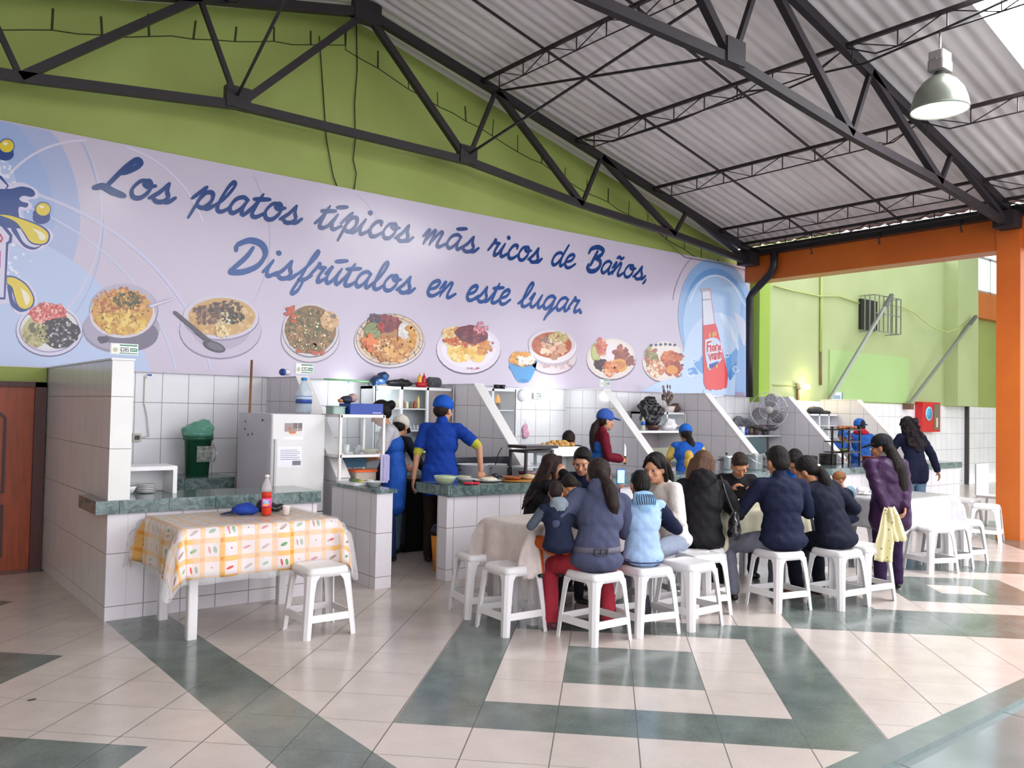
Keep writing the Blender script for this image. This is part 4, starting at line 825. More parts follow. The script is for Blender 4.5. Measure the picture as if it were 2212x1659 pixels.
def finish_pending():
    dg = bpy.context.evaluated_depsgraph_get(); dg.update()
    for o, blobs, mats, fold in _PEND:
        me = bpy.data.meshes.new_from_object(o.evaluated_get(dg)); me.name = o.name
        n = len(me.polygons); old = o.data; o.modifiers.clear(); o.data = me; bpy.data.meshes.remove(old)
        me.materials.clear(); tags = list(mats.keys())
        for t in tags: me.materials.append(mats[t])
        me.polygons.foreach_set('use_smooth', [True]*n)
        if fold and len(me.vertices):
            co = np.empty(len(me.vertices)*3, 'f'); me.vertices.foreach_get('co', co); co = co.reshape(-1,3)
            no = np.empty(len(me.vertices)*3, 'f'); me.vertices.foreach_get('normal', no); no = no.reshape(-1,3)
            x, y, z = co.T; rs = (len(_PEND)*7 % 13)*.3+float(co[0,0])*3
            w = np.sin(z*52+7*np.sin(x*11+rs)+3*np.sin(y*9))*.55+np.sin((x+y)*38+z*26+rs+4*np.sin(z*13))*.35+np.sin((x-y)*61-z*35+rs)*.2
            co = co+no*(w*fold)[:,None]; me.vertices.foreach_set('co', co.ravel()); me.update()
        if len(tags) > 1 and n:
            c = np.empty(n*3, 'f'); me.polygons.foreach_get('center', c); c = c.reshape(-1,3); best = np.full(n, 1e9); mi = np.zeros(n, int)
            for bl in blobs:
                tg = bl[-1]
                if bl[0] == 'e':
                    p = (c-np.array(bl[1]))@np.array(bl[3]); r_ = np.array(bl[2]); k = np.linalg.norm(p/r_, axis=1)+1e-9; d = (k-1)*np.linalg.norm(p, axis=1)/k
                else:
                    a = np.array(bl[1]); b = np.array(bl[2]); ab = b-a; L2 = max(float(ab@ab), 1e-9); t = np.clip(((c-a)@ab)/L2, 0, 1); d = np.linalg.norm(c-a-t[:,None]*ab, axis=1)-(bl[3]+(bl[4]-bl[3])*t)
                if tg in ('eye','lip','brow','iris'): d = d-.0012
                u = d < best; best[u] = d[u]; mi[u] = tags.index(tg if tg in mats else tags[0])
            me.polygons.foreach_set('material_index', mi.astype('i'))
        me.update()
    _PEND.clear()
def cloth_mat(c, rough=.8, sheen=0, bump=.25, var=.12): return mat(c, rough, bump=bump, bscale=45, var=var, vscale=7, sheen=sheen, spec=.22)
def hair_mat(c): return mat(c, .5, bump=.7, bscale=1.0, var=.35, vscale=1.2, stretch=(110,110,9), spec=.2)
SKINS = {'a':'b9805f','b':'c58f70','c':'a46c50'}
def ik(a, t, l1, l2, hint):
    a = V3(a); t = V3(t); d = t-a; L = d.length
    if L > (l1+l2)*.995: t = a+d.normalized()*(l1+l2)*.995; d = t-a; L = d.length
    d = d/L; x = (l1*l1-l2*l2+L*L)/(2*L); h = math.sqrt(max(l1*l1-x*x, 0)); hv = V3(hint); hv = (hv-d*hv.dot(d))
    return a+d*x+hv.normalized()*h, t
def rotm(pitch=0, roll=0, yaw=0):            # pitch>0 tips forward (+y), yaw>0 turns left
    return (Matrix.Rotation(R(yaw), 3, 'Z')@Matrix.Rotation(R(-pitch), 3, 'X')@Matrix.Rotation(R(roll), 3, 'Y'))
HS = 1.13
def person(x, y, face, H, label, top, bottom=None, hair=('short','1a1412'), cap=None, skin='a', sit=None, lean=4, slump=6, side=0, twist=0, head=(0,0,0),
           hl=None, hr=None, fl=None, fr=None, w=1.0, apron=None, shoes='24201f', group=None, curl=35, extra=None, voxel=.0068, elb=None, palm=None, knee=None):
    s = H/1.70; S3 = lambda v: V3(v)*s
    B = []; J = {}
    hz = (sit+.095*s) if sit is not None else .93*s
    P = V3((0, 0, hz)); T = rotm(lean, side, twist); U = T@V3((0,0,1)); Xp = V3((1,0,0)); Tc = rotm(lean+slump, side, twist); Uc = Tc@V3((0,0,1)); Xc = Tc@V3((1,0,0)); Fc = Tc@V3((0,1,0))
    waist = P+U*.15*s; chest = waist+(U+Uc).normalized()*.17*s; neck = chest+Uc*.18*s
    sh = [neck-Uc*.055*s+Xc*(k*.165*s*(.5+.5*w)) for k in (-1,1)]
    Nk = rotm(lean+slump+8, side*.5, twist)@V3((0,0,1)); hc = neck+Nk*.145*s+V3(Fc)*.015*s
    Hm = rotm(head[0]+lean*.3, head[2], head[1]); hp = lambda a, b, c: hc+Hm@V3((a,b,c))*s*HS
    hr_ = lambda a, b, c: (a*s*HS, b*s*HS, c*s*HS)
    J.update(P=P, waist=waist, chest=chest, neck=neck, hc=hc, Hm=Hm, T=T, Tc=Tc, s=s, sh=sh)
    sk = SKINS.get(skin, skin); M_skin = mat(sk, .45, bump=.1, bscale=60, var=.08, vscale=10, spec=.4)
    # torso
    tors = [(P, (.158*w,.112*w,.115), T), (P+U*.08*s, (.145*w,.10*w,.11), T), (waist, (.132*w,.096*w,.12), T), (chest-Uc*.03*s, (.150*w,.105*w,.14), Tc), (chest+Uc*.07*s, (.152*w,.098*w,.11), Tc)]
    for c, r_, m_ in tors: B.append(ellip(c, [q*s for q in r_], m_, 'skin'))
    B.append(capsule(sh[0], sh[1], .052*s, .052*s, 'skin')); B.append(capsule(neck-Uc*.03*s, hc-Nk*.05*s, .056*s, .050*s, 'skin')); B.append(ellip(neck-Uc*.03*s, [.11*s,.06*s,.05*s], Tc, 'skin'))
    # head
    for c, r_ in (((0,-.012,.032),(.074,.090,.082)), ((0,.012,-.03),(.062,.070,.082)), ((0,.045,-.075),(.036,.032,.032)), ((0,.03,-.055),(.052,.05,.045)), ((0,.072,.028),(.05,.014,.016)),
                  ((.038,.058,-.02),(.022,.022,.022)), ((-.038,.058,-.02),(.022,.022,.022)), ((.076,-.005,-.008),(.012,.020,.031)), ((-.076,-.005,-.008),(.012,.020,.031))):
        B.append(ellip(hp(*c), hr_(*r_), Hm, 'skin'))
    B.append(capsule(hp(0,.084,.008), hp(0,.100,-.03), .008*s, .014*s, 'skin')); B.append(ellip(hp(0,.088,-.034), hr_(.018,.012,.009), Hm, 'skin'))
    B.append(ellip(hp(0,.077,-.058), hr_(.022,.012,.0085), Hm, 'lip'))
    for k in (-1,1):
        B.append(ellip(hp(k*.030,.0715,.004), hr_(.0125,.009,.0058), Hm, 'eye')); B.append(ellip(hp(k*.029,.0785,.004), hr_(.0062,.0045,.0058), Hm, 'iris')); B.append(capsule(hp(k*.015,.0815,.026), hp(k*.045,.0735,.027), .0032*s, .0028*s, 'brow'))
    # arms
    el = []; wr = []
    for i, k in enumerate((-1,1)):
        t = (hl, hr)[i]
        if t is None: t = sh[i]+V3((k*.07*s, .04*s, -.56*s))
        hint = (elb or (None,None))[i] or V3((k*.6, -.5, -.6))
        e, wq = ik(sh[i], t, .285*s, .245*s, hint); el.append(e); wr.append(wq)
        B.append(capsule(sh[i], e, .046*s, .038*s, 'skin')); B.append(capsule(e, wq, .037*s, .026*s, 'skin'))
        d = (wq-e).normalized(); pn = (palm or (None,None))[i]; pn = V3(pn) if pn else V3((-k*.8,.2,-.3)); pn = (pn-d*pn.dot(d)).normalized(); sd = d.cross(pn)*(1)
        # palm, four fingers of different length, thumb from the side of the palm near its base
        pc = wq+d*.045*s; Rm = Matrix((sd, pn, d)).transposed(); B.append(ellip(pc, hr_(.040,.015,.046), Rm, 'skin'))
        th_side = 1 if sd.dot(V3((0,1,.3))) > 0 else -1
        for j, (off, ln) in enumerate(((.030,.9),(.0105,1.0),(-.0095,.94),(-.028,.74))):
            q = wq+d*.082*s+sd*(off*th_side*s); ang = R(curl*(.8+.12*j)); dd = V3(d)
            for seg, L_ in enumerate((.036,.025,.019)):
                dd = (dd*math.cos(ang*(.55 if seg == 0 else .9))+pn*math.sin(ang*(.55 if seg == 0 else .9))).normalized(); ang2 = ang
                q2_ = q+dd*L_*ln*s; B.append(capsule(q, q2_, (.0088-.0008*seg)*s, (.0082-.0009*seg)*s, 'skin')); q = q2_; pn2 = pn
        q = wq+d*.028*s+sd*(.026*th_side*s); dd = (d*.55+sd*th_side*.75+pn*.25).normalized()
        for L_ in (.034,.028): q2_ = q+dd*L_*s; B.append(capsule(q, q2_, .0105*s, .009*s, 'skin')); q = q2_; dd = (dd*.8+d*.5+pn*.25).normalized()
    J.update(el=el, wr=wr)
    # legs
    hip = [P+V3((k*.085*s,0,-.03*s)) for k in (-1,1)]; kn = []; an = []
    for i, k in enumerate((-1,1)):
        t = (fl, fr)[i]
        if t is None: t = V3((k*.10*s, .02*s, .075*s)) if sit is None else V3((k*.13*s, .34*s, .075*s))
        kk, a_ = ik(hip[i], V3(t), .42*s, .405*s, (knee or (None,None))[i] or (V3((k*.05,1,.1)) if sit is None else V3((k*.12,.6,1))))
        kn.append(kk); an.append(a_); B.append(capsule(hip[i], kk, .078*s*w**.5, .055*s, 'skin')); B.append(capsule(kk, a_, .053*s, .036*s, 'skin'))
        fd = V3((k*.18,1,0)).normalized(); B.append(capsule(a_-V3((0,0,.03*s)), a_+fd*.11*s-V3((0,0,.045*s)), .034*s, .024*s, 'skin'))
    J.update(hip=hip, kn=kn, an=an)
    body = blob_mesh('person', B, {'skin':M_skin, 'lip':mat('9a5a48' if skin != 'b' else 'ae6658', .4), 'eye':mat('9a8074', .4), 'iris':mat('1a0f0a', .4), 'brow':mat('4a3024', .7)}, voxel, 2, None, 0, V3((x,y,0)), R(face-90))
    tag(body, label, 'person', group)
    # upper garment
    inf = top.get('inf', .017)*s; G_ = []; tc_ = 'body'
    for c, r_, m_ in tors: G_.append(ellip(c, [q*s+inf for q in r_], m_, 'body'))
    hem = top.get('hem', .10)
    if sit is None:
        for k in (-1,1): G_.append(capsule(P+V3((k*.06*s,0,0)), P+V3((k*.07*s*w,0,-hem*s)), .105*s*w+inf, .098*s*w+inf, 'body'))
    else: G_.append(ellip(P+V3((0,-.015*s,-.02*s)), (.168*w*s+inf,.125*w*s+inf,.085*s+inf), None, 'body'))
    G_.append(capsule(sh[0], sh[1], .052*s+inf, .052*s+inf, 'body')); G_.append(ellip(neck-Uc*.035*s, [.105*s+inf,.062*s+inf,.045*s+inf], Tc, 'body'))
    if top.get('collar'): G_.append(capsule(neck-Uc*.02*s, neck+Nk*.035*s, .066*s, .062*s, 'collar' if isinstance(top['collar'], str) else 'body'))
    if top.get('hood'): G_.append(ellip(neck-Fc*.095*s-Uc*.01*s, (.125*s,.062*s,.080*s), Tc, 'hood')); G_.append(ellip(neck-Fc*.075*s+Uc*.045*s, (.105*s,.055*s,.042*s), Tc, 'hood')); G_.append(ellip(neck-Fc*.12*s-Uc*.06*s, (.075*s,.04*s,.06*s), Tc, 'hood'))
    sl = top.get('sleeve', 'long'); lo = .010*s+inf*.6
    for i in (0,1):
        if sl == 'long': G_.append(capsule(sh[i], el[i], .05*s+inf, .043*s+lo, 'sleeve')); G_.append(capsule(el[i], el[i]+(wr[i]-el[i])*.93, .042*s+lo, .031*s+lo, 'cuff' if 'cuff' in top else 'sleeve'))
        elif sl == 'short':
            m1 = sh[i]+(el[i]-sh[i])*.62; G_.append(capsule(sh[i], m1, .05*s+inf, .052*s+inf, 'sleeve'))
            if top.get('under'): G_.append(capsule(m1, sh[i]+(el[i]-sh[i])*.9, .048*s+inf*.5, .045*s+inf*.4, 'under'))
        elif sl == 'cap': G_.append(capsule(sh[i], sh[i]+(el[i]-sh[i])*.35, .05*s+inf, .052*s+inf, 'sleeve'))
    cm = top.get('mat') or cloth_mat(top['col'], top.get('rough', .8)); mats = {'body':cm}
    for kx in ('sleeve','cuff','hood','collar','under'):
        mats[kx] = cloth_mat(top[kx+'col'], top.get('rough', .8)) if kx+'col' in top else cm
    go = blob_mesh(top.get('name','jacket'), G_, mats, .0115, 4, body, top.get('fold', .003)); 
    if bottom:
        L_ = []; inf2 = bottom.get('inf', .014)*s; L_.append(ellip(P, (.150*w*s+inf2*.5,.104*w*s+inf2*.5,.11*s), T if sit is None else None, 'm'))
        if sit is not None: L_.append(ellip(P+V3((0,-.02*s,-.035*s)), (.168*w*s+inf2,.12*w*s,.062*s), None, 'm'))
        for i in (0,1):
            L_.append(capsule(hip[i], kn[i], .083*s*w**.6+inf2, .058*s+inf2, 'm')); L_.append(capsule(kn[i], kn[i]+(an[i]-kn[i])*bottom.get('len', .97), .057*s+inf2, .046*s+inf2, 'm'))
        blob_mesh('trousers', L_, {'m':bottom.get('mat') or cloth_mat(bottom['col'], bottom.get('rough', .85))}, .0115, 4, body, .0035)
    if shoes:
        for i, k in enumerate((-1,1)):
            fd = V3((k*.18,1,0)).normalized(); a_ = an[i]; zz = V3((0,0,a_.z)); g0 = a_-zz; base = a_.z-.075*s
            blob_mesh('shoe', [capsule(a_+V3((0,0,-.02*s)), a_+fd*.05*s+V3((0,0,-.038*s)), .042*s, .036*s), capsule(a_-fd*.035*s+V3((0,0,-.042*s)), a_+fd*.125*s+V3((0,0,-.045*s)), .032*s, .030*s), ellip(a_+fd*.05*s+V3((0,0,-.060*s)), (.042*s,.115*s,.014*s), Matrix.Rotation(math.atan2(-fd.x, fd.y), 3, 'Z'))], {'m':mat(shoes, .45)}, .0085, 1, body)
    # hair
    hs, hcx = hair; HM = hair_mat(hcx); Hb = []
    if hs != 'none':
        Hb.append(ellip(hp(0,-.022,.044), hr_(.083,.094,.084), Hm)); Hb.append(ellip(hp(0,-.045,.0), hr_(.078,.064,.075), Hm))
        if hs == 'short':
            Hb.append(ellip(hp(0,-.02,.075), hr_(.07,.085,.06), Hm)); Hb.append(ellip(hp(0,.045,.088), hr_(.055,.04,.028), Hm))
            rr = random.Random(int(x*100)); 
            for q in range(34): a_ = rr.uniform(0,6.28); b_ = rr.uniform(.2,1); v = V3((.075*math.cos(a_)*b_, -.02+.088*math.sin(a_)*b_, .05+.085*math.sqrt(max(0,1-b_*b_*.85)))); Hb.append(capsule(hc+Hm@(v*s), hc+Hm@(v*1.13*s), .010*s, .005*s))
        if hs in ('pony','bun','ponylow'):
            pb = hp(0,-.105,.02)
            Hb.append(ellip(hp(0,-.03,.03), hr_(.084,.088,.085), Hm))
            if hs == 'bun': Hb.append(ellip(hp(0,-.125,.03), hr_(.045,.045,.045), Hm)); Hb.append(ellip(hp(.02,-.135,.045), hr_(.03,.03,.03), Hm))
            else:
                q = hp(0,-.10,.0 if hs == 'pony' else -.03); pts = [q]; dn = V3((0,-.25,-1)).normalized(); LL = .34 if hs == 'pony' else .30
                bk = Tc@V3((0,-1,0)); hx = .075 if top.get('hood') else 0
                pts = [q, q+V3((.01,-.035,-.05))*s, neck+bk*(.125+hx*.8)*s+V3((.03,0,-.04))*s, neck+bk*(.14+hx)*s+V3((.05,0,-.17))*s, neck+bk*(.13+hx*.4)*s+V3((.06,0,-.28))*s]
                for a_, b_, r1, r2 in zip(pts[:-1], pts[1:], (.036,.052,.056,.042), (.052,.056,.042,.012)): Hb.append(capsule(a_, b_, r1*s, r2*s)); Hb.append(capsule(a_+V3((.02*s,0,0)), b_+V3((.03*s,0,-.01*s)), r1*.7*s, r2*.6*s))
        if hs in ('long','shoulder','curly'):
            LL = {'long':-.36,'shoulder':-.20,'curly':-.30}[hs]
            for a_ in (-.075,-.05,-.025,0,.025,.05,.075):
                back = Tc@V3((0,-1,0)); top_ = hp(a_, -.06-.03*(1-abs(a_)/.08), .02); mid = hp(a_*1.15, -.085-.03*(1-abs(a_)/.08), -.08); end = neck+back*(.10+.02*(1-abs(a_)/.08))*s+Xc*(a_*1.35*s)+Uc*(LL*s*(.62+.38*(1-abs(a_)/.09)))
                if hs == 'shoulder': end = hp(a_*1.35, -.075, -.19)
                r0 = .028 if hs != 'curly' else .036
                Hb.append(capsule(top_, mid, r0*s, r0*s)); Hb.append(capsule(mid, end, r0*s, (.012 if hs != 'curly' else .026)*s))
            for k in (-1,1):
                Hb.append(capsule(hp(k*.074,.0,.05), hp(k*.083,-.02,-.07), .022*s, .022*s)); Hb.append(capsule(hp(k*.083,-.02,-.07), hp(k*.075,-.0,-.17 if hs != 'long' else -.25), .022*s, .010*s)); Hb.append(capsule(hp(k*.02,.06,.10), hp(k*.072,.045,.02), .02*s, .014*s))
            if hs == 'curly':
                rr = random.Random(5)
                for q in range(60): a_ = rr.uniform(-1,1); zz_ = rr.uniform(0,1); c_ = hp(a_*.10, -.05-.07*math.sqrt(1-a_*a_), .08).lerp(neck+Tc@V3((a_*.13,-.13,-.24))*s, zz_); Hb.append(ellip(c_, [.03*s]*3))
        blob_mesh('hair', Hb, {'m':HM}, .0085, 2, body)
    if cap:
        cm_ = cloth_mat(cap[0], .75); off = cap[2] if len(cap) > 2 else 0
        Cm = Hm@Matrix.Rotation(R(off), 3, 'Z'); cp = lambda a, b, c: hc+Cm@V3((a,b,c))*s*HS
        Cb = [ellip(cp(0,-.016,.060), hr_(.094,.107,.088), Cm, 'm'), ellip(cp(0,-.018,.042), hr_(.096,.108,.055), Cm, 'm')]
        if cap[1]: Cb += [ellip(cp(0,.125,.040), hr_(.062,.062,.011), Cm@Matrix.Rotation(R(-10),3,'X'), 'b'), ellip(cp(0,.09,.046), hr_(.07,.04,.012), Cm, 'b')]
        Cb.append(ellip(cp(0,-.012,.144), hr_(.010,.010,.006), Cm, 'm'))
        blob_mesh('cap', Cb, {'m':cm_, 'b':cloth_mat(cap[1] or cap[0], .7)}, .007, 1, body)
    if apron:
        Ab = []; ia = inf+.012*s
        for c, r_, m_ in tors[:4]: Ab.append(ellip(c, [r_[0]*s+ia, r_[1]*s+ia, r_[2]*s], m_, 'm'))
        for k in (-1,1): Ab.append(capsule(chest+Tc@V3((k*.07*s,.03*s,.05*s)), neck+Tc@V3((k*.085*s,-.0,-.03*s)), .048*s+ia*.4, .036*s+ia*.3, 'm')); Ab.append(capsule(P+V3((k*.06*s,0,0)), P+V3((k*.07*s,0,-apron.get('hem', .30)*s)), .105*s+ia, .095*s+ia, 'm'))
        blob_mesh('apron', Ab, {'m':cloth_mat(apron['col'], .7)}, .011, 3, body, .004)
    if extra: extra(body, J)
    return body, J
def knife_extra(b, J):
    global KNF; KNF = (b, J)
# --- seated round the middle tables
def hoodie_extra(b, J):
    b = [c for c in b.children if 'jacket' in c.name][0]
    s = J['s']; P = J['P']; T = J['T']
    MB().lathe([(.185*s,-.02),(.188*s,0),(.185*s,.02)], tuple(P+V3((0,0,.06*s))), mat('5b5663', .6), 28, sx=1.0, sy=.76).build('belt', b)
    c = P+V3((0,-.143*s,.06*s)); MB().box((c.x-.045,c.y-.012,c.z-.022),(c.x+.045,c.y,c.z-.014), mat('3c3c42',.3,metal=.6)).box((c.x-.045,c.y-.012,c.z+.014),(c.x+.045,c.y,c.z+.022), mat('3c3c42',.3,metal=.6)).box((c.x-.045,c.y-.012,c.z-.02),(c.x-.036,c.y,c.z+.02), mat('3c3c42',.3,metal=.6)).box((c.x+.036,c.y-.012,c.z-.02),(c.x+.045,c.y,c.z+.02), mat('3c3c42',.3,metal=.6)).box((c.x-.004,c.y-.012,c.z-.02),(c.x+.004,c.y,c.z+.02), mat('3c3c42',.3,metal=.6)).build('belt_buckle', b)
L2 = SP['s2'].location
person(L2.x+.01, L2.y, 60, 1.50, 'woman with dark ponytail in grey-blue hooded jacket and red trousers', dict(col='474b63', hood=True, name='hooded_jacket', fold=.0036), dict(col='a83240'), ('pony','2a1e1a'), sit=.447, lean=9, slump=16, side=7, w=1.16,
       hl=(-.26,.24,.74), hr=(.12,.36,.74), head=(14,-4,0), fl=(-.26,.20,.075), fr=(.14,.18,.075), extra=hoodie_extra, shoes='5a1f2e', elb=((-.7,-.2,-.7),None))
person(L2.x-.19, L2.y+.15, 66, .90, 'small child in navy and grey patterned jacket on the lap of the woman with ponytail', dict(col='1a2036', sleevecol='56616e', hood=True, hoodcol='7d8790', name='jacket'), dict(col='b8501c'), ('short','241713'), sit=.56, lean=6, slump=10, w=1.25, hl=(-.10,.20,.76), hr=(.10,.20,.76), head=(22,-20,6), fl=(-.08,.15,.40), fr=(.06,.15,.40), shoes='2a2a30', voxel=.006)
person(4.52, 5.10, -100, 1.15, 'dark-haired child almost hidden behind the small child in the patterned jacket', dict(col='1a1c26'), dict(col='23242c'), ('short','201612'), sit=.447, lean=12, slump=18, head=(30,0,0), hl=(-.12,.25,.76), hr=(.12,.25,.76))
L3 = SP['s3'].location
def boy_extra(b0, J):
    b = [c for c in b0.children if 'jacket' in c.name][0]
    s = J['s']; P = J['P']
    for dz, c in ((-.028,'22305a'),(-.012,'6f9cc8'),(-.044,'22305a')): MB().lathe([(.190*s,-.004),(.193*s,0),(.190*s,.005)], tuple(P+V3((0,-.006,dz))), mat(c, .7), 30, sx=1.02, sy=.80).build('hem_stripe', b)
    n = J['neck']; st = MB()
    for k in range(-4,5): st.tube([n+J['Tc']@V3((k*.018,-.118-.028*math.cos(k*.35),.045))*s, n+J['Tc']@V3((k*.024,-.142-.03*math.cos(k*.3),.0))*s, n+J['Tc']@V3((k*.020,-.140-.03*math.cos(k*.3),-.055))*s], .003, mat('16203c', .7), 6)
    st.build('hood_stripes', b)
    h = J['wr'][0]+V3((.02,.05,.06)); ph = MB(); ph.box((h.x-.005,h.y-.004,h.z-.02),(h.x+.055,h.y+.006,h.z+.09), mat('3b7fc4', .2)); 
    ph.box((h.x-.001,h.y-.006,h.z-.012),(h.x+.051,h.y-.003,h.z+.082), mat('a8d4f4', .1, emit=.6)); global PHONE; PHONE = (ph, b0)
person(L3.x, L3.y+.02, 60, 1.25, 'boy in pale blue vest with navy sleeves, sitting and holding up a phone', dict(col='9db8d8', sleevecol='141a34', hood=True, hoodcol='8fb6d8', name='vest_jacket'), dict(col='4a4650'), ('short','17110f'), sit=.447, lean=3, slump=8, w=1.12, hl=(-.12,.26,.93), hr=(.20,.22,.72), head=(6,10,0), curl=60, shoes='26262c', extra=boy_extra, fl=(-.22,.10,.075), fr=(.1,.2,.075))
_m, _b = PHONE; _m.v = [tuple(Matrix.Rotation(_b.rotation_euler.z, 3, 'Z')@Vector(v)+_b.location) for v in _m.v]; tag(_m.build('phone'), 'small blue phone held up by the boy in the pale blue vest', 'phone')
L = SP['s12'].location
person(L.x+.17, L.y-.04, 168, 1.50, 'girl with shoulder-length black hair in white jacket, turned to the left', dict(col='d9d2cc', name='jacket', fold=.0036), dict(col='8d96a8'), ('shoulder','15100f'), sit=.447, lean=10, slump=10, head=(10,26,0), hl=(-.16,.34,.72), hr=(.05,.36,.72), skin='b', shoes='b8b8b8')
person(4.55, 5.42, -22, 1.40, 'girl with long brown hair in black sweater, hands before her face', dict(col='100e12', sleevecol='16141a', name='sweater'), dict(col='1c1c24'), ('long','2c1a16'), sit=.44, lean=8, slump=12, head=(4,8,0), hl=(-.03,.23,1.0), hr=(.05,.24,.98), curl=50, skin='b',
       extra=lambda b, J: [MB().tube([J['el'][i].lerp(J['wr'][i], t), J['el'][i].lerp(J['wr'][i], t+.045)], .043*J['s'], mat('d8d6de', .8), 12)  .build('sleeve_stripe', [c for c in b.children if 'sweater' in c.name][0]) for i in (0,1) for t in (.2,.36,.52,.68,.84)])
person(5.22, 5.42, 205, 1.50, 'man with short black hair in dark blue jacket, facing the camera across the table', dict(col='1c2342', collar='x', collarcol='2a2040', name='jacket'), dict(col='22242e'), ('short','15100f'), sit=.447, lean=12, slump=12, head=(14,12,-4), hl=(-.22,.28,.76), hr=(.16,.32,.76), skin='b')
L = SP['s13'].location
def bag_extra(b, J):
    global BAG; BAG = (b, J)
person(L.x+.02, L.y, 38, 1.52, 'woman with light brown shoulder-length hair in black hooded jacket, bag strap over her shoulder', dict(col='121014', hood=True, name='hooded_jacket', rough=.7, fold=.0042), dict(col='26211f'), ('shoulder','5d4030'), sit=.447, lean=10, slump=12, head=(20,-12,0), w=1.12, hl=(-.14,.38,.75), hr=(.16,.34,.76), extra=bag_extra, fr=(.12,.30,.075), shoes='3a2a24')
person(6.72, 5.02, 232, 1.42, 'woman in dark cardigan looking down at her food, facing the camera', dict(col='17151a', collar='x', collarcol='8a7a78', name='cardigan'), dict(col='2a2830'), ('short','2e2019'), sit=.447, lean=12, slump=14, head=(34,0,4), w=1.1, hl=(-.12,.30,.78), hr=(.10,.30,.80), curl=55, skin='a')
L6 = SP['s6'].location
person(L6.x+.05, L6.y+.0, 54, 1.56, 'broad-shouldered man in navy jacket and grey trousers on a white stool', dict(col='161b34', collar=True, name='jacket', fold=.0036), dict(col='6c6c78'), ('short','17110e'), sit=.447, lean=5, slump=8, w=1.18, head=(16,20,0), hl=(-.20,.34,.76), hr=(.16,.34,.76), fl=(-.34,.16,.075), fr=(.05,.30,.075), skin='a', shoes='1c1816', knee=(V3((-.5,.6,1)),None))
L7 = SP['s7'].location
def bobble(b, J):
    c = J['hc']+J['Hm']@V3((.0,-.12,-.01))*J['s']; MB().ell(c, (.02,.02,.02), mat('eee8e0', .4), 12).build('hair_bobble', b)
person(L7.x+.05, L7.y+.04, 74, 1.52, 'woman with black ponytail and white hair bobble in dark navy sweater, bending to the left', dict(col='101426', name='sweater', fold=.0036), dict(col='101220'), ('ponylow','15100f'), sit=.447, lean=14, slump=16, side=-8, head=(26,30,-10), w=1.16, hl=(-.16,.36,.74), hr=(.18,.26,.70), extra=bobble, shoes='8a4a3c')
person(7.03, 4.04, 100, .86, 'baby in brown knitted hat held against the woman in navy', dict(col='22283e', name='baby_suit'), None, ('none','000000'), cap=('8a5c3c', None), sit=.55, lean=4, slump=6, head=(10,40,10), w=1.5, shoes=None, voxel=.006, hl=(-.1,.14,.70), hr=(.1,.14,.70), fl=(-.1,.14,.50), fr=(.1,.14,.50))
person(7.62, 4.95, 215, 1.50, 'black-haired person in bright blue jacket, behind the woman with the hair bobble', dict(col='1e62b8', name='jacket'), dict(col='26262e'), ('short','120e0e'), sit=.447, lean=14, slump=16, head=(40,0,0), w=1.15, hl=(-.2,.3,.74), hr=(.14,.3,.74))
# --- standing
person(7.20, 3.72, 60, 1.34, 'short woman in purple coat and black cap with a very long dark ponytail, standing', dict(col='361b3e', name='coat', collar='x', collarcol='8f8a8c', rough=.45, hem=.17, inf=.03, fold=.0042), dict(col='2a1738', inf=.022), ('none','0d0a0a'), cap=('16151a','16151a',22), lean=7, slump=10, head=(8,50,0), w=1.26, hl=(-.10,-.17,.60), hr=(.02,-.20,.60), curl=60, shoes='15131c', elb=(V3((-1,-.3,-.2)),V3((1,-.3,-.2))),
       extra=lambda b, J: [blob_mesh('ponytail', [ellip(J['hc']+V3((.02,-.09,-.0)), (.05,.05,.05)), capsule(J['hc']+V3((.03,-.11,-.02)), J['hc']+V3((.06,-.17,-.18)), .045, .075), capsule(J['hc']+V3((.06,-.17,-.18)), J['hc']+V3((.09,-.19,-.40)), .078, .062), capsule(J['hc']+V3((.09,-.19,-.40)), J['hc']+V3((.10,-.16,-.54)), .058, .016)]+[capsule(J['hc']+V3((.05+.02*math.sin(k),-.15+.02*math.cos(k*2),-.1-.03*k)), J['hc']+V3((.09+.04*math.sin(k*1.7),-.17+.03*math.cos(k*1.3),-.2-.03*k)), .02, .016) for k in range(8)], {'m':hair_mat('1d1512')}, .008, 1, b),
             blob_mesh('hair', [ellip(J['hc']+J['Hm']@V3((0,-.03,.02))*J['s'], (.068,.072,.07))], {'m':hair_mat('1d1512')}, .008, 1, b),
             MB().lathe([(.018,-.018),(.036,-.01),(.036,.01),(.018,.018)], tuple(J['hc']+V3((.025,-.105,-.005))), mat('8a5fb4', .6), 16).build('hair_tie', b)])
person(11.15, 5.42, 58, 1.53, 'woman with long curly hair in dark blue sweater and jeans, leaning on the far counter', dict(col='10142e', name='sweater', hem=.14), dict(col='5a7488'), ('curly','1c1418'), lean=12, slump=8, side=0, w=1.05, hl=(-.34,.30,.82), hr=(.36,.02,.72), head=(10,0,0))
def towel_sl(b, J): pass
person(4.59, 6.88, 52, 1.60, 'man in bright blue short-sleeved shirt and cap, reaching over the counter', dict(col='123a94', sleeve='short', under=True, undercol='b8b43c', name='shirt', hem=.14, collar=True, fold=.0036), dict(col='2e211e'), ('short','2a1d16'), cap=('1550b0', None), lean=3, slump=5, twist=-8, head=(12,-34,0), w=1.12, hl=(-.27,-.04,.72), hr=(.40,-.05,.90), curl=38, skin='b', shoes='1a1614', elb=(None,V3((1,-.2,-.5))), palm=(None,(0,.1,-1)))
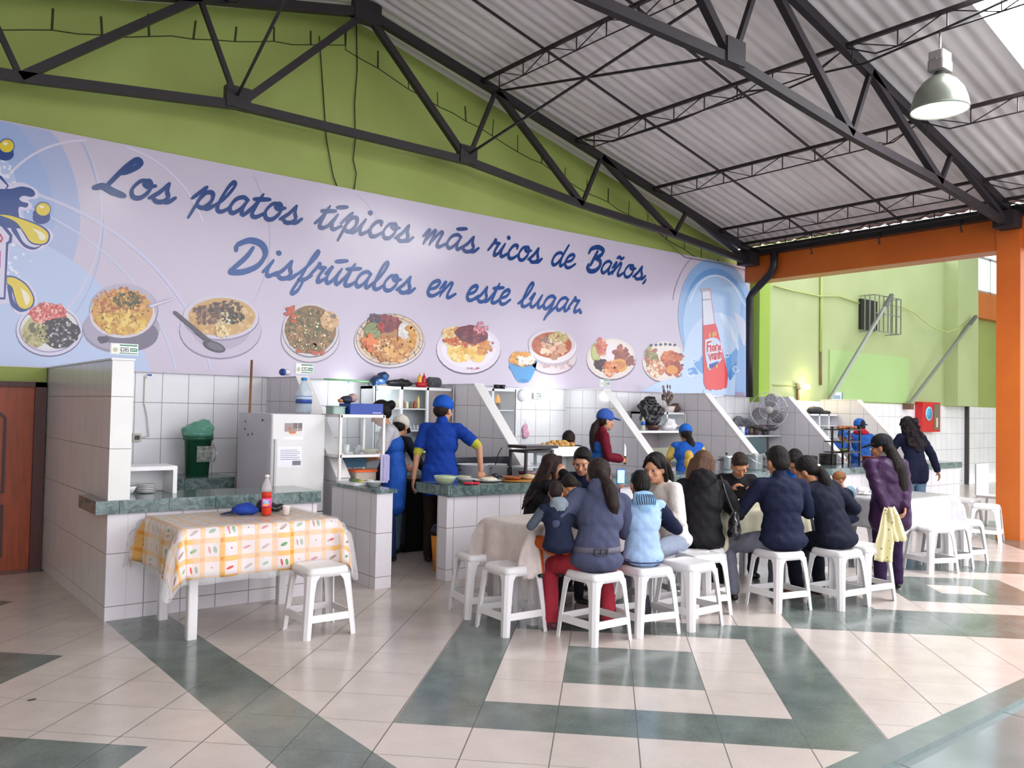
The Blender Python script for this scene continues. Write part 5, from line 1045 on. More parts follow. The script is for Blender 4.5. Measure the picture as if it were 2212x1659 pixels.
person(4.28, 7.22, 150, 1.57, 'woman with dark hair bun and blue apron behind the white glass case', dict(col='b9b4b8', sleeve='short', name='blouse', hem=.1), dict(col='23345c'), ('bun','17110f'), apron=dict(col='1c4fa4', hem=.34), lean=5, slump=10, head=(26,0,0), hl=(-.10,.36,.98), hr=(.10,.34,.95), skin='a', curl=50)
person(4.44, 7.60, 30, 1.44, 'kitchen helper in white cap, dark top and jeans, bending over the stove', dict(col='1a1a26', name='top', hem=.30), dict(col='5b7488'), ('short','14100f'), cap=('d9d4c6','2a2a36'), lean=12, slump=14, head=(26,0,0), hl=(-.05,.40,.86), hr=(.18,.40,.86),
       extra=lambda b, J: [MB().tube([J['neck']+V3((.07,-.055,.0))*J['s'], J['chest']+V3((.03,-.15,.0))*J['s'], J['waist']+V3((0,-.15,-.02))*J['s'], J['P']+V3((-.04,-.15,-.18))*J['s']], .007, mat('e6e2dc', .7), 6).build('apron_strap', b), MB().tube([J['waist']+V3((0,-.155,-.02))*J['s'], J['waist']+V3((.05,-.17,-.08))*J['s'], J['waist']+V3((.06,-.165,-.18))*J['s']], .007, mat('e6e2dc', .7), 6).build('apron_strap', b)])
person(6.98, 7.12, -32, 1.50, 'young worker in maroon top, blue cap and blue apron, seen in profile', dict(col='6a1026', name='top', hem=.1, collar=True), dict(col='20242e'), ('ponylow','2a1c18'), cap=('3a5cae','3a5cae'), apron=dict(col='2d66b4'), lean=2, slump=4, head=(6,4,0), skin='b', hl=(-.02,.26,.95), hr=(.10,.24,.94), curl=75, extra=knife_extra)
person(6.60, 7.30, 235, 1.38, 'dark-haired worker bending down behind the tray of pastries', dict(col='1a1a26', name='top', hem=.2), dict(col='20242e'), ('short','241a18'), lean=22, slump=22, head=(40,0,0), hl=(-.2,.38,.84), hr=(.15,.42,.84))
person(8.12, 6.72, 56, 1.36, 'worker in blue cap and blue and yellow vest, seen from behind', dict(col='1f57b0', sleeve='short', sleevecol='d8b85c', name='shirt', hem=.2), dict(col='1c2030'), ('ponylow','1a1210'), cap=('2460b8', None), lean=8, slump=12, head=(16,0,0), w=1.32, hl=(-.16,.34,.84), hr=(.22,.32,.82),
       extra=lambda b, J: [blob_mesh('yellow_panel', [ellip(c+J['T']@V3((-.02,-.040,0)), (.095*J['s'], r1*J['s']+.034, r2*J['s']*1.05), J['T']) for c, r1, r2 in ((J['P'],.112,.12),(J['waist'],.096,.12),(J['chest']-J['T']@V3((0,0,.03)),.105,.10))], {'m':cloth_mat('c9a450')}, .01, 2, b)])
person(13.0, 7.2, 44, 1.44, 'worker in blue cap, red scarf and blue vest, seen from behind at the far stall', dict(col='2356a0', sleevecol='7a1c2c', name='vest', hem=.2), dict(col='20242e'), ('short','1c1412'), cap=('2a62b4','2a62b4',-50), lean=4, slump=6, w=1.15, hl=(-.36,.16,.90), hr=(.22,.30,.86),
       extra=lambda b, J: [blob_mesh('scarf', [ellip(J['neck']+V3((0,-.0,.02)), (.13,.105,.055)), ellip(J['neck']+V3((0,-.03,.05)), (.09,.08,.04))], {'m':cloth_mat('a81c30')}, .01, 1, b, .005)])
person(12.45, 7.35, 250, 1.32, 'worker in blue cap and white collar, half hidden behind the pastry rack', dict(col='2a58a8', collar='x', collarcol='e0dcd8', name='top', hem=.2), dict(col='20242e'), ('short','1c1412'), cap=('2a62b4','2a62b4'), lean=12, slump=14, head=(22,0,0), hl=(-.18,.36,.84), hr=(.2,.36,.84))
finish_pending()
# ------------------------------------------------------------------ things in and around the stalls
def depth(p): return (V3(p)-V3((0,0,EYE))).dot(_fw)
def mpp(p): return depth(p)/FPX                     # metres covered by one photo pixel at that distance
ALU = mat('d8dade', .3, metal=.35, var=.1, vscale=8); CHR = mat('d2d4d7', .18, metal=.75); WHT = mat('e6e4e4', .35); BLK = mat('17161a', .35); BLKP = mat('141418', .25, bump=.8, bscale=22, spec=.6)
GLS = mat('dfeeee', .03, alpha=.07, spec=.9); REDP = mat('b81f24', .35); YEL = mat('e0b03a', .4); WOOD = mat('8a5f3a', .55, var=.3, vscale=6, stretch=(20,20,1.5))
def thing(name, loc, lab, cat, group=None, rz=0): return empty(name, loc, rz, lab, cat, group)
def one(name, mb, loc, lab, cat, group=None, rz=0, parent=None):
    o = mb.build(name, parent); o.location = loc; o.rotation_euler.z = rz
    if not parent: tag(o, lab, cat, group)
    return o
# high-bay lamp hung from the second purlin
q = OX(2024, 92, 7.42); b_ = OX(2030, 240, 7.42); k_ = mpp(b_); zt = roofz(7.42)-.17
L_ = thing('pendant_lamp', (7.42, b_.y, 0), 'grey bell-shaped lamp hanging lit from the second purlin', 'lamp')
r_ = 59*k_; zb_ = b_.z; M_L = mat('8f9488', .35, metal=.6); 
MB().lathe([(.0001,r_*1.25),(r_*.5,r_*1.02),(r_*.85,r_*.5),(r_*.97,.0),(r_,0),(r_*.985,r_*.12),(r_*.93,r_*.42),(r_*.82,r_*.74),(r_*.60,r_*1.06),(r_*.34,r_*1.26),(r_*.18,r_*1.32),(r_*.16,r_*1.45)], (0,0,zb_), M_L, 40).build('lamp_shade', L_)
MB().lathe([(.0001,.012),(r_*.95,.012),(r_*.95,.018),(.0001,.018)], (0,0,zb_), mat('fbfff4', .3, emit=22), 40).build('lamp_lens', L_.children[0])
MB().bev((-.095,-.07,zb_+r_*1.45),(.095,.07,zb_+r_*1.82), .02, mat('8c8684', .5)).bev((-.088,-.065,zb_+r_*1.84),(.088,.065,zb_+r_*2.15), .02, mat('9a9492', .5)).box((-.105,-.02,zb_+r_*1.8),(.105,.02,zb_+r_*1.87), mat('8c8684', .5)).build('ballast_box', L_)
MB().tube([(0,0,zb_+r_*2.15),(0,0,zt)], .009, CHR, 8).build('stem', L_)
L2_ = thing('pendant_lamp', (2.75, 4.7, 0), 'bell-shaped lamp hanging lit over the left side of the hall, mirrored in the banner', 'lamp')
for nm, mm, pr_ in (('lamp_shade', M_L, [(.0001,.2),(.1,.165),(.18,.05),(.195,0),(.20,0),(.2,.05),(.17,.10),(.12,.165),(.06,.205)]), ('lamp_lens', mat('fbfff4', .3, emit=22), [(.0001,.012),(.195,.012),(.195,.018),(.0001,.018)]), ('stem', CHR, [(.009,.2),(.009,roofz(2.75)-4.3)])): MB().lathe(pr_, (0,0,4.3), mm, 32).build(nm, L2_)
one('cable', MB().tube([(7.40,7.9,roofz(7.42)-.05),(7.40,7.4,roofz(7.42)-.19),(7.40,6.3,roofz(7.42)-.20),(7.40,5.4,roofz(7.42)-.13),(7.40,4.9,roofz(7.42)-.24),(7.40,4.5,roofz(7.42)-.20),(7.40,4.1,roofz(7.42)-.24),(7.40,b_.y,roofz(7.42)-.17),(7.40,2.6,roofz(7.42)-.06)], .011, BLK, 6), (0,0,0), 'black electric cable sagging along the purlin that carries the lamp', 'cable')
# wires on the green gable
for pts, lab in (([(690,78),(705,330-30),(720,380),(729,405)], 'thin straight wire hanging down the green gable, left one'), ([(770,50),(772,150),(766,225),(768,300),(763,345),(770,375),(765,412)], 'thin wavy wire hanging down the green gable, right one')):
    one('wire', MB().tube([OY(a,b,8.58) for a,b in pts], .006, BLK, 5), (0,0,0), lab, 'wire')
one('wire', MB().tube([OY(a,b,8.54) for a,b in ((1358,404),(1382,434),(1440,520),(1480,556),(1560,570),(1620,585),(1650,603))], .006, mat('6a6a5c', .5), 5), (0,0,0), 'thin wire drooping from the roof over the banner corner to the downpipe', 'wire')
# annex wall fittings
PG = mat('a5b36c', .5); GAL = mat('8f938c', .4, metal=.6)
c = thing('conduit', (0,0,0), 'vertical painted conduit on the green annex wall', 'conduit'); MB().tube([OY(1775,570,8.57),OY(1773,760,8.57)], .025, PG, 8).build('upper_pipe', c); MB().tube([OY(1773,760,8.57),OY(1773,832,8.57)], .022, mat('6b5a3c', .5), 8).build('lower_pipe', c); c['label'] = 'vertical painted conduit down the green annex wall, rusty at its foot'
one('cable', MB().tube([OY(a,b,8.55) for a,b in ((1673,618),(1712,628),(1772,640),(1812,640),(1856,655))], .016, PG, 6), (0,0,0), 'green painted cable across the annex wall, left of the caged vent', 'cable')
one('cable', MB().tube([OY(a,b,8.5 if a < 1990 else 8.27) for a,b in ((1912,657),(1945,661),(1975,676),(2010,705),(2045,718),(2075,708),(2090,695))], .014, PG, 6), (0,0,0), 'green painted cable drooping right of the caged vent', 'cable')
for (a, b), lab in ((((1790,866),(1921,646)), 'long galvanised steel brace leaning over the annex wall, left one'), (((1963,874),(2103,690)), 'long galvanised steel brace leaning over the annex wall, right one')):
    t = thing('steel_brace', (0,0,0), lab, 'brace'); A = OY(*a, 8.5); B_ = OY(*b, 8.2); MB().bar(A, B_, .055, .05, GAL).build('rod', t); d = (B_-A).normalized(); MB().bar(B_-d*.2, B_+d*.12, .065, .06, mat('5c5c58', .5)).build('end_plate', t); MB().box((A.x-.06,8.42,A.z-.1),(A.x+.06,8.59,A.z+.02), mat('6b4a3c', .6)).build('foot_plate', t)
t = thing('caged_vent', (0,0,0), 'dark vent behind a projecting wire cage on the annex wall', 'vent'); a = OY(1857,645,8.58); b = OY(1892,716,8.58)
MB().box((a.x,8.55,b.z),(b.x,8.6,a.z), BLK).build('louvre', t); cg = MB()
x0, x1, z0, z1 = a.x, a.x+1.0, b.z-.05, a.z+.05; y0, y1 = 8.27, 8.58
for x in [x0+(x1-x0)*k/6 for k in range(7)]: cg.bar((x,y0,z0),(x,y0,z1), .018, .018, GAL)
for z in (z0, z1, (z0+z1)/2): cg.bar((x0,y0,z),(x1,y0,z), .018, .018, GAL)
for x in (x0,x1):
    for z in (z0,z1): cg.bar((x,y0,z),(x,y1,z), .018, .018, GAL)
    for y in (8.37,8.47): cg.bar((x,y,z0),(x,y,z1), .018, .018, GAL)
cg.build('wire_cage', t)
t = thing('wall_lamp', (0,0,0), 'small bare bulb glowing yellow on the annex wall', 'lamp'); a = OY(1735,835,8.5)
MB().lathe([(.05,-.05),(.055,0),(.05,.06)], (a.x-.04,8.55,a.z), mat('d8c8a0', .4), 14).build('socket', t); MB().ell((a.x+.10,8.5,a.z), (.11,.05,.045), mat('ffe9a8', .3, emit=16), 14).build('bulb', t)
MB().tube([OY(1671,832,8.58), OY(1728,834,8.58)], .012, PG, 6).box((a.x-.08,8.55,a.z-.24),(a.x-.03,8.58,a.z-.05), mat('7a6a48', .5)).build('bracket', t)
point('wall_bulb', (a.x+.1, 8.38, a.z), 3.5, (1,.85,.45), .05)
t = thing('hose_cabinet', (0,0,0), 'red fire hose cabinet with a round blue sticker on the white tiles', 'fire cabinet'); a = OY(1992,868,8.45); b = OY(2030,933,8.45)
MB().box((a.x,8.44,b.z),(b.x,8.6,a.z), mat('c01c26', .35)).build('box', t); MB().box((a.x+.5,8.43,b.z+.05),(b.x-.04,8.445,a.z-.04), mat('6f6258', .2)).build('glass', t); MB().box((a.x+.58,8.42,b.z+.1),(a.x+.64,8.43,b.z+.3), mat('d8c8a4', .4)).build('label', t)
MB().lathe([(.0001,0),(.15,0),(.15,.012),(.0001,.012)], (0,0,0), mat('9fd0e4', .3), 24).lathe([(.0001,.012),(.11,.012),(.11,.016),(.0001,.016)], (0,0,0), mat('4a9cc8', .3), 20).build('sticker', t, None, (a.x+.26,8.435,(a.z+b.z)/2+.07)).rotation_euler.x = R(90)
one('picture_card', MB().box((-.17,-.01,-.06),(.17,.01,.10), mat('d8dee8', .4)).box((-.14,-.012,-.03),(.1,-.009,.04), mat('8fa8b8', .4)).box((.15,-.013,-.06),(.17,.012,.10), mat('24407a', .4)), OY(1808,862,8.56)+V3((0,0,.03)), 'small picture card standing at the foot of the left steel brace', 'picture')
t = thing('wall_socket', (0,0,0), 'electrical socket with a cable on the tiles above the first counter', 'socket'); a = OY(293,945,8.58); MB().box((a.x-.03,8.57,a.z-.04),(a.x+.05,8.6,a.z+.04), mat('c9c6b8', .4)).box((a.x-.01,8.555,a.z-.02),(a.x+.03,8.575,a.z+.02), BLK).build('box', t); MB().tube([(a.x+.04,8.57,a.z),(a.x+.12,8.57,a.z+.01),(a.x+.10,8.585,a.z+.2),(a.x+.07,8.59,a.z+.33),(a.x+.07,8.59,a.z+.60)], .006, mat('d8d6cc', .5), 6).build('cord', t)
one('sticker', MB().box((-.035,-.003,-.022),(.035,.003,.022), mat('e8ecf2', .3)).box((-.03,-.005,-.002),(.012,-.002,.018), mat('2c4c9c', .3)), OY(325,812,8.594), 'small blue and white sticker high on the tiles of the first stall', 'sticker')
# first stall: bin, shelf box with bowls, refrigerator, broom, water bottle
GB = mat('1f5c40', .4, var=.1, vscale=6); a = OY(421,1020,8.35)
t = thing('waste_bin', (2.72,8.3,.80), 'dark green waste bin with a crumpled green bag on top', 'bin'); h = .38
MB().lathe([(.105,0),(.125,h*.9),(.14,h*.9),(.142,h),(.125,h),(.1,.02)], (0,0,0), GB, 26).build('bin_body', t); MB().box((-.05,-.142,.14),(.09,-.118,.29), mat('8a9088', .5, var=.6, vscale=40)).build('torn_label', t.children[0]); MB().tube([(.13,-.05,.30),(.17,-.06,.22),(.13,-.07,.13)], .006, CHR, 6).build('handle', t)
blob_mesh('bin_bag', [ellip((0,0,h+.02),(.15,.15,.055)), ellip((.03,0,h+.08),(.12,.11,.07)), ellip((-.06,.02,h+.06),(.09,.1,.05)), ellip((.05,-.02,h+.12),(.06,.07,.045))], {'m':mat('5f9c86', .3, bump=.8, bscale=20)}, .01, 1, t, .007)
t = thing('shelf_box', (1.85,6.55,.82), 'white open box shelf standing on the first counter behind the pillar', 'shelf'); MB().box((-.30,0,.175),(.15,.28,.205), WHT).box((.12,0,0),(.15,.28,.175), WHT).box((-.30,0,0),(-.27,.28,.175), WHT).box((-.27,.265,0),(.12,.28,.175), WHT).build('case', t)
for dx, n_, w_, lab in ((-.04,5,.072,'stack of white plates inside the white box shelf'),(-.16,1,.055,'white bowl beside the stack of plates in the box shelf')):
    for i in range(n_): one('plate' if n_ > 1 else 'bowl', MB().lathe([(.03,0),(w_*.8,.006 if n_ > 1 else .03),(w_,.014 if n_ > 1 else .055),(w_*.97,.014 if n_ > 1 else .055),(.0001,.004)], (0,0,0), WHT, 24), (1.85+dx,6.67,.821+i*.013), lab if n_ == 1 else ('white plate, %s in the small stack inside the white box shelf' % ('bottom one','second from below','middle one','second from the top','top one')[i]), 'plate' if n_ > 1 else 'bowl', 'plates in the box shelf' if n_ > 1 else None)
FR = mat('e2e0de', .3, var=.04, vscale=5)
t = thing('refrigerator', (3.2,7.4,0), 'white upright refrigerator with papers taped on its door', 'refrigerator'); MB().bev((-.26,-.29,.03),(.25,.45,1.42), .02, mat('cfcad0', .35)).build('body', t); MB().bev((-.26,-.35,.55),(.25,-.295,1.415), .02, FR).build('door', t); MB().bev((-.26,-.35,.05),(.25,-.295,.54), .02, FR).build('door', t)
fd_ = [c for c in t.children if c.name.startswith('door')][0]; MB().box((-.235,-.37,.75),(-.215,-.35,1.2), mat('c8c6c4', .3)).build('handle', fd_)
def paper(px, py, w, h, kind, nm, par):
    a = OY(px, py, 7.045); pr = PR(-.3515, .0004); x = a.x-3.2; z = a.z; P = lambda u, v: (x+u*w, z+v*h)
    pr.poly([P(0,0),P(1,0),P(1,-1),P(0,-1)], 'f0eef2')
    if kind: 
        pr.poly([P(.05,-.04),P(.95,-.04),P(.95,-.8),P(.05,-.8)], '9a8a84'); pr.poly([P(.5,-.04),P(.95,-.04),P(.95,-.35),P(.5,-.35)], '6a5c5a'); pr.poly([P(.05,-.55),P(.95,-.5),P(.95,-.8),P(.05,-.8)], 'e2dcd8'); pr.poly([P(.25+.2*math.cos(k*.7)+.2,-.58+.09*math.sin(k*.7)) for k in range(9)], 'c8743c'); pr.poly([P(.32+.06*math.cos(k*.7),-.36+.08*math.sin(k*.7)) for k in range(9)], 'c8503c'); pr.poly([P(.7,-.04),P(.72,-.04),P(.72,-.5),P(.7,-.5)], 'e8e4e0')
    else:
        for i in range(6): pr.poly([P(.1,-.16-.09*i),P(.9 if i % 3 else .8,-.16-.09*i),P(.9 if i % 3 else .8,-.185-.09*i),P(.1,-.185-.09*i)], '8a84a8')
        pr.poly([P(.6,-.7),P(.95,-.7),P(.95,-.92),P(.6,-.92)], '7c7c84')
    pr.build(nm, par)
paper(613,912,.185,.155,True,'photo_sheet',fd_); paper(601,965,.225,.18,False,'text_sheet',fd_)
mg = MB()
for dx, dz in ((.35,1.33),(.36,1.26),(.28,1.21),(.18,1.22),(-.05,1.35)): mg.box((-.265,-.1+dx,dz),(-.26,-.085+dx,dz+.02), mat('4a4048', .5))
mg.build('magnets', t)
one('broomstick', MB().tube([(2.93,7.02,.0),(3.03,7.62,.9),(3.0,7.72,1.42),(3.06,7.86,1.92)][1:], .012, WOOD, 8), (0,0,0), 'bare wooden stick leaning up behind the refrigerator', 'stick')
t = thing('water_bottle', (3.40,7.42,1.42), 'large clear water bottle with blue cap on top of the refrigerator', 'bottle'); r = .075
MB().lathe([(.06,0),(r,.02),(r*.93,.07),(r,.09),(r,.17),(r*.98,.21),(r*.6,.265),(.026,.30),(.026,.315)], (0,0,0), mat('cfe0ec', .06, alpha=.45, spec=.8), 24).build('bottle_body', t); MB().lathe([(.029,.313),(.029,.338),(.0001,.34)], (0,0,0), mat('3a8cd0', .35), 16).build('cap', t)
MB().lathe([(r+.001,.095),(r+.001,.165)], (0,0,0), mat('3c5ca4', .3), 24).lathe([(r+.0018,.135),(r+.0018,.160)], (0,0,0), mat('c8d8ec', .3), 24).build('label', t)
one('folded_bundle', MB().ell((0,0,.035), (.05,.06,.035), mat('e8e8f0', .4), 14).ell((-.04,0,.035), (.03,.06,.036), mat('2c4a9a', .4), 14), (3.45,7.95,1.789), 'blue and white rolled packet beside the number 05 plate', 'packet')
one('hose', MB().tube([OY(700,819,8.4),OY(760,822,8.4),OY(812,826,8.4)], .011, mat('86c48c', .4), 8), (0,0,0), 'light green rod fixed along the wall above the second stall', 'rod')
t = thing('wall_bulb_lamp', (0,0,0), 'round white wall light above the second stall', 'lamp'); a = OY(745,835,8.5); MB().ell((0,0,0), (.05,.04,.05), mat('f4ffff', .3, emit=10), 16).build('globe', t, None, tuple(a)); MB().box((a.x+.05,8.57,a.z+.04),(a.x+.09,8.6,a.z+.07), mat('5a8ab0')).build('switch', t)
# glass case on the low wall
GX = thing('display_case', (3.78,7.2,0), 'white framed glass food case between refrigerator and the worker with the bun', 'display case'); WF = mat('e9e4de', .35); x0, x1, y0, y1 = 3.50-3.78, 3.94-3.78, 6.86-7.2, 7.24-7.2
f = MB()
for x in (x0, x1):
    for y in (y0, y1): f.box((x-.012,y-.012,.82 if x == x0 else .82),(x+.012,y+.012,1.42), WF)
for z in (1.05, 1.41):
    for y in (y0, y1): f.box((x0,y-.012,z-.012),(x1,y+.012,z+.012), WF)
    for x in (x0, x1): f.box((x-.012,y0,z-.012),(x+.012,y1,z+.012), WF)
f.build('frame', GX); MB().box((x0,y0,1.045),(x1,y1,1.055), WHT).build('shelf', GX); MB().box((x0,y0-.003,1.06),(x1,y0+.001,1.40), GLS).box((x0-.002,y0,1.06),(x0+.002,y1,1.40), GLS).build('glass_pane', GX); MB().box((x0,y0,1.41),(x1,y1,1.425), WF).build('top_panel', GX)
for i, sx in enumerate((x0, x1)): MB().box((sx-.012,y1-.012,0),(sx+.012,y1+.012,.82), WF).build('leg', GX)
one('blue_box', MB().box((-.17,-.11,0),(.17,.11,.10), mat('153c96', .35)).box((.06,-.112,.012),(.15,-.109,.018), WHT), (3.80,7.04,1.426), 'flat blue cardboard box on top of the white glass case', 'box')
one('plastic_tub', MB().bev((-.07,-.08,0),(.06,.08,.065), .02, mat('9fb8ac', .4)).bev((-.075,-.085,.06),(.065,.085,.07), .02, mat('8aa89c', .4)), (3.555,7.06,1.426), 'pale green plastic tub beside the blue box', 'tub')
one('odds_and_ends', MB().ell((0,0,.03),(.07,.05,.035), mat('23283c', .6), 12, jit=.1).ell((.06,0,.045),(.05,.05,.04), mat('b89a94', .6), 12, jit=.1).ell((-.06,.0,.02),(.03,.03,.02), mat('c8885a', .6), 10, jit=.1), (3.66,7.06,1.53), 'dark cap and cloth lying on the blue box', 'cloth')
for i, (dx, dy, c_, h_, lab) in enumerate(((-.1,.02,'d8d8d4',.09,'white mug on the shelf of the glass case'),(-.02,.0,'8e9094',.07,'steel cup on the shelf of the glass case'),(.03,.04,'a4a6aa',.085,'tall steel cup in the middle of the glass case'))): one('cup', MB().lathe([(.02,0),(.026,h_),(.023,h_),(.017,.005)], (0,0,0), mat(c_, .3), 16), (3.74+dx,6.98+dy,1.056), lab, 'cup')
one('bowl', MB().lathe([(.03,0),(.085,.04),(.09,.045),(.08,.04),(.0001,.012)], (0,0,0), mat('d8cdb8', .35), 24).lathe([(.0001,.043),(.078,.040)], (0,0,0), mat('98a860', .6), 20), (3.86,6.98,1.056), 'cream bowl with green salad on the shelf of the glass case', 'bowl')
one('food_box', MB().bev((-.11,-.07,0),(.11,.07,.075), .02, mat('c8b8a8', .4, alpha=.8)).bev((-.118,-.078,.075),(.118,.078,.095), .02, mat('e0601c', .35)), (3.80,6.98,.822), 'food container with orange lid under the glass case', 'container')
one('basket', MB().bev((-.12,-.06,0),(.12,.06,.1), .02, mat('2a5a74', .5)), (3.78,7.14,.93), 'dark blue basket behind the orange-lidded container', 'basket')
one('towel', MB().box((-.035,-.006,-.26),(.045,.006,0), mat('b4aed0', .8, bump=.6, bscale=20)).box((-.01,-.012,-.24),(.055,-.004,-.01), mat('a8a2c8', .8, bump=.6, bscale=20)), (3.94,6.84,1.06), 'lilac hand towel hanging from the corner of the glass case', 'towel')
one('tray', MB().bev((-.09,-.16,0),(.09,.16,.02), .03, mat('e6e8ea', .3)).ell((.02,.03,.025),(.05,.07,.02), mat('5c7440', .6), 12, jit=.2).ell((.04,-.04,.022),(.03,.04,.015), mat('c0b45c', .6), 12, jit=.2), (3.55,6.66,.817), 'white tray with green leaves on the narrow low wall', 'tray')
one('bowl', MB().lathe([(.035,0),(.07,.045),(.082,.05),(.072,.045),(.0001,.012)], (0,0,0), mat('dfe2e6', .25), 24), (3.56,6.34,.817), 'white enamel bowl at the front end of the low wall', 'bowl')
one('paper_cup', MB().lathe([(.022,0),(.03,.05),(.028,.05),(.0001,.004)], (0,0,0), mat('e8e4dc', .5), 14), (3.60,6.47,.817), 'paper cup between tray and bowl on the low wall', 'cup')
# glazed wall cabinets
def cabinet(x0, x1, y0, y1, z0, z1, bays, lab, back='dfe6e8'):
    cx = (x0+x1)/2; t = thing('glazed_cabinet', (cx, y0, 0), lab, 'cabinet', 'white glazed cabinets'); f = MB(); X0, X1 = x0-cx, x1-cx; D = y1-y0; FRM = mat('e4e4e6', .3)
    f.box((X0,0,z1-.03),(X1,D,z1), FRM).box((X0,0,z0),(X1,D,z0+.03), FRM).box((X0,D-.01,z0),(X1,D,z1), mat(back, .3))
    for i in range(len(bays)+1): x = X0+(X1-X0)*i/len(bays); f.box((x-.015,0,z0),(x+.015,.03,z1), FRM)
    f.box((X0,0,z0),(X0+.012,D,z1), FRM).box((X1-.012,0,z0),(X1,D,z1), FRM); f.build('frame', t)
    for k in (1,2): MB().box((X0+.012,.02,z0+(z1-z0)*k/3-.006),(X1-.012,D-.01,z0+(z1-z0)*k/3+.006), WHT).build('shelf', t)
    for i, b in enumerate(bays):
        xa = X0+(X1-X0)*i/len(bays)+.02; xb = X0+(X1-X0)*(i+1)/len(bays)-.02
        if b == 'g': MB().box((xa,.005,z0+.03),(xb,.011,z1-.03), GLS).build('glass_door', t)
        if b == 'p': MB().box((xa,.002,z0+.03),(xb,.02,z1-.03), mat('8a7f7c', .3)).box((xa+.03,-.001,z0+.06),(xb-.03,.004,z1-.1), mat('9c928c', .15)).build('dark_door', t)
    return t
cabinet(4.62, 5.66, 8.25, 8.58, .98, 1.73, 'gop', 'wide white cabinet with open middle bay, behind the man in blue')
cabinet(5.90, 6.62, 8.25, 8.58, .95, 1.75, 'gg', 'narrow white glazed cabinet right of the second slanting partition')
cabinet(9.02, 9.80, 8.2, 8.55, .90, 1.50, 'og', 'small white cabinet under the dried plant and black bags')
cabinet(13.1, 14.0, 8.2, 8.55, .90, 1.52, 'ogo', 'white glazed cabinet carrying a black bag, at the far stall')
JC = ['c8b49a','8a5a3a','d8d0c0','5a6a44','a03c34','e0c070','48505c','b89a78']
bn = 0
places = ['upper shelf','middle shelf']
for (xa, y, z, n_, lab, grp) in ((4.99,8.4,1.487,6,'open middle bay, upper shelf of the wide cabinet','jars on the upper cabinet shelf'),(4.99,8.4,1.237,7,'open middle bay, lower shelf of the wide cabinet','glasses on the lower cabinet shelf')):
    for i in range(n_):
        hh = random.uniform(.07,.15) if n_ == 6 else .06; rr = .019; col_ = JC[i % 8] if n_ == 6 else 'dde4e8'
        nm = 'jar' if n_ == 6 else 'drinking_glass'
        one(nm, MB().lathe([(rr*.9,0),(rr,.01),(rr,hh*.7),(rr*.55,hh*.85),(rr*.55,hh)], (0,0,0), mat(col_, .3) if n_ == 6 else mat(col_, .05, alpha=.5), 14), (xa+i*.050,y-.06,z), '%s number %d from the left, %s' % ('jar' if n_ == 6 else 'clear glass', i+1, lab), 'jar' if n_ == 6 else 'glass', grp)
t = thing('soda_bottle', (6.42,8.36,1.49), 'orange and dark soda bottle on the shelf of the narrow cabinet', 'bottle'); MB().lathe([(.03,0),(.032,.01),(.032,.085)], (0,0,0), mat('4a3018', .15), 16).build('dark_base', t); MB().lathe([(.032,.085),(.032,.14),(.018,.165),(.012,.185)], (0,0,0), mat('f09a1c', .15, emit=.3), 16).build('orange_body', t); MB().lathe([(.014,.185),(.014,.2),(.0001,.2)], (0,0,0), WHT, 12).build('cap', t)
# on the wide cabinet
blob = lambda nm, bl, m, loc, lab, cat, vox=.009, fold=.006, group=None: tag(blob_mesh(nm, bl, {'m':m}, vox, 1, None, fold, V3(loc)), lab, cat, group)
blob('plastic_bag', [ellip((0,0,.05),(.10,.10,.055)), ellip((.06,0,.10),(.07,.08,.05)), ellip((-.06,0,.0),(.05,.06,.06)), ellip((-.07,-.06,-.03),(.035,.03,.06))], mat('1a3a62', .3, spec=.6), (4.74,8.4,1.75), 'crumpled dark blue plastic bag at the left end of the wide cabinet', 'bag')
blob('black_bag', [ellip((0,0,.045),(.17,.10,.045)), ellip((.03,0,.06),(.12,.08,.035))], mat('15151c', .6), (5.02,8.4,1.73), 'flat black bag lying on the wide cabinet', 'bag')
t = thing('condiment_basket', (5.29,8.36,1.735), 'small red plastic basket on the wide cabinet', 'basket'); MB().lathe([(.055,0),(.07,.055),(.066,.055),(.05,.004),(.0001,.004)], (0,0,0), REDP, 20, sx=1.1).build('basket_body', t)
for dx, c_, lab in ((-.025,'e8b03c','yellow mustard bottle standing in the red basket'),(.035,'c8242a','red ketchup bottle standing in the red basket')):
    q_ = thing('sauce_bottle', (5.29+dx,8.36,1.74), lab, 'bottle', 'sauce bottles in the red basket'); MB().lathe([(.022,0),(.024,.01),(.024,.11),(.016,.125)], (0,0,0), mat(c_, .35), 16).build('bottle_body', q_); MB().lathe([(.016,.125),(.006,.15),(.004,.165)], (0,0,0), mat(c_, .35), 12).build('nozzle', q_)
t = thing('wire_bundle', (5.46,8.36,1.80), 'grey coiled roll lying beside the red basket', 'roll'); q_ = MB().lathe([(.035,-.08),(.06,-.08),(.06,.08),(.035,.08)], (0,0,0), mat('5f6268', .5, bump=.8, bscale=60, stretch=(1,1,30)), 24).build('coil', t); q_.rotation_euler = (0,R(90),R(20))
one('round_tins', MB().lathe([(.035,0),(.04,.05),(.0001,.052)], (-.04,0,0), BLK, 16).lathe([(.035,0),(.04,.05),(.0001,.052)], (.05,0,0), BLK, 16), (6.42,8.34,1.752), 'pair of small black bowls upside down on the narrow cabinet', 'bowl')
blob('folded_cloth', [ellip((0,0,.02),(.13,.06,.02)), ellip((.04,0,.03),(.07,.05,.02))], mat('9c7c60', .8), (5.96,8.4,1.752), 'brown folded cloth on the narrow cabinet', 'cloth')
one('wall_clock', MB().lathe([(.0001,.02),(.075,.02),(.08,0)], (0,0,0), mat('e6e8ea', .3), 28), OY(1129,854,8.59), 'pale round dial on the tiles right of the narrow cabinet', 'dial').rotation_euler.x = R(90)
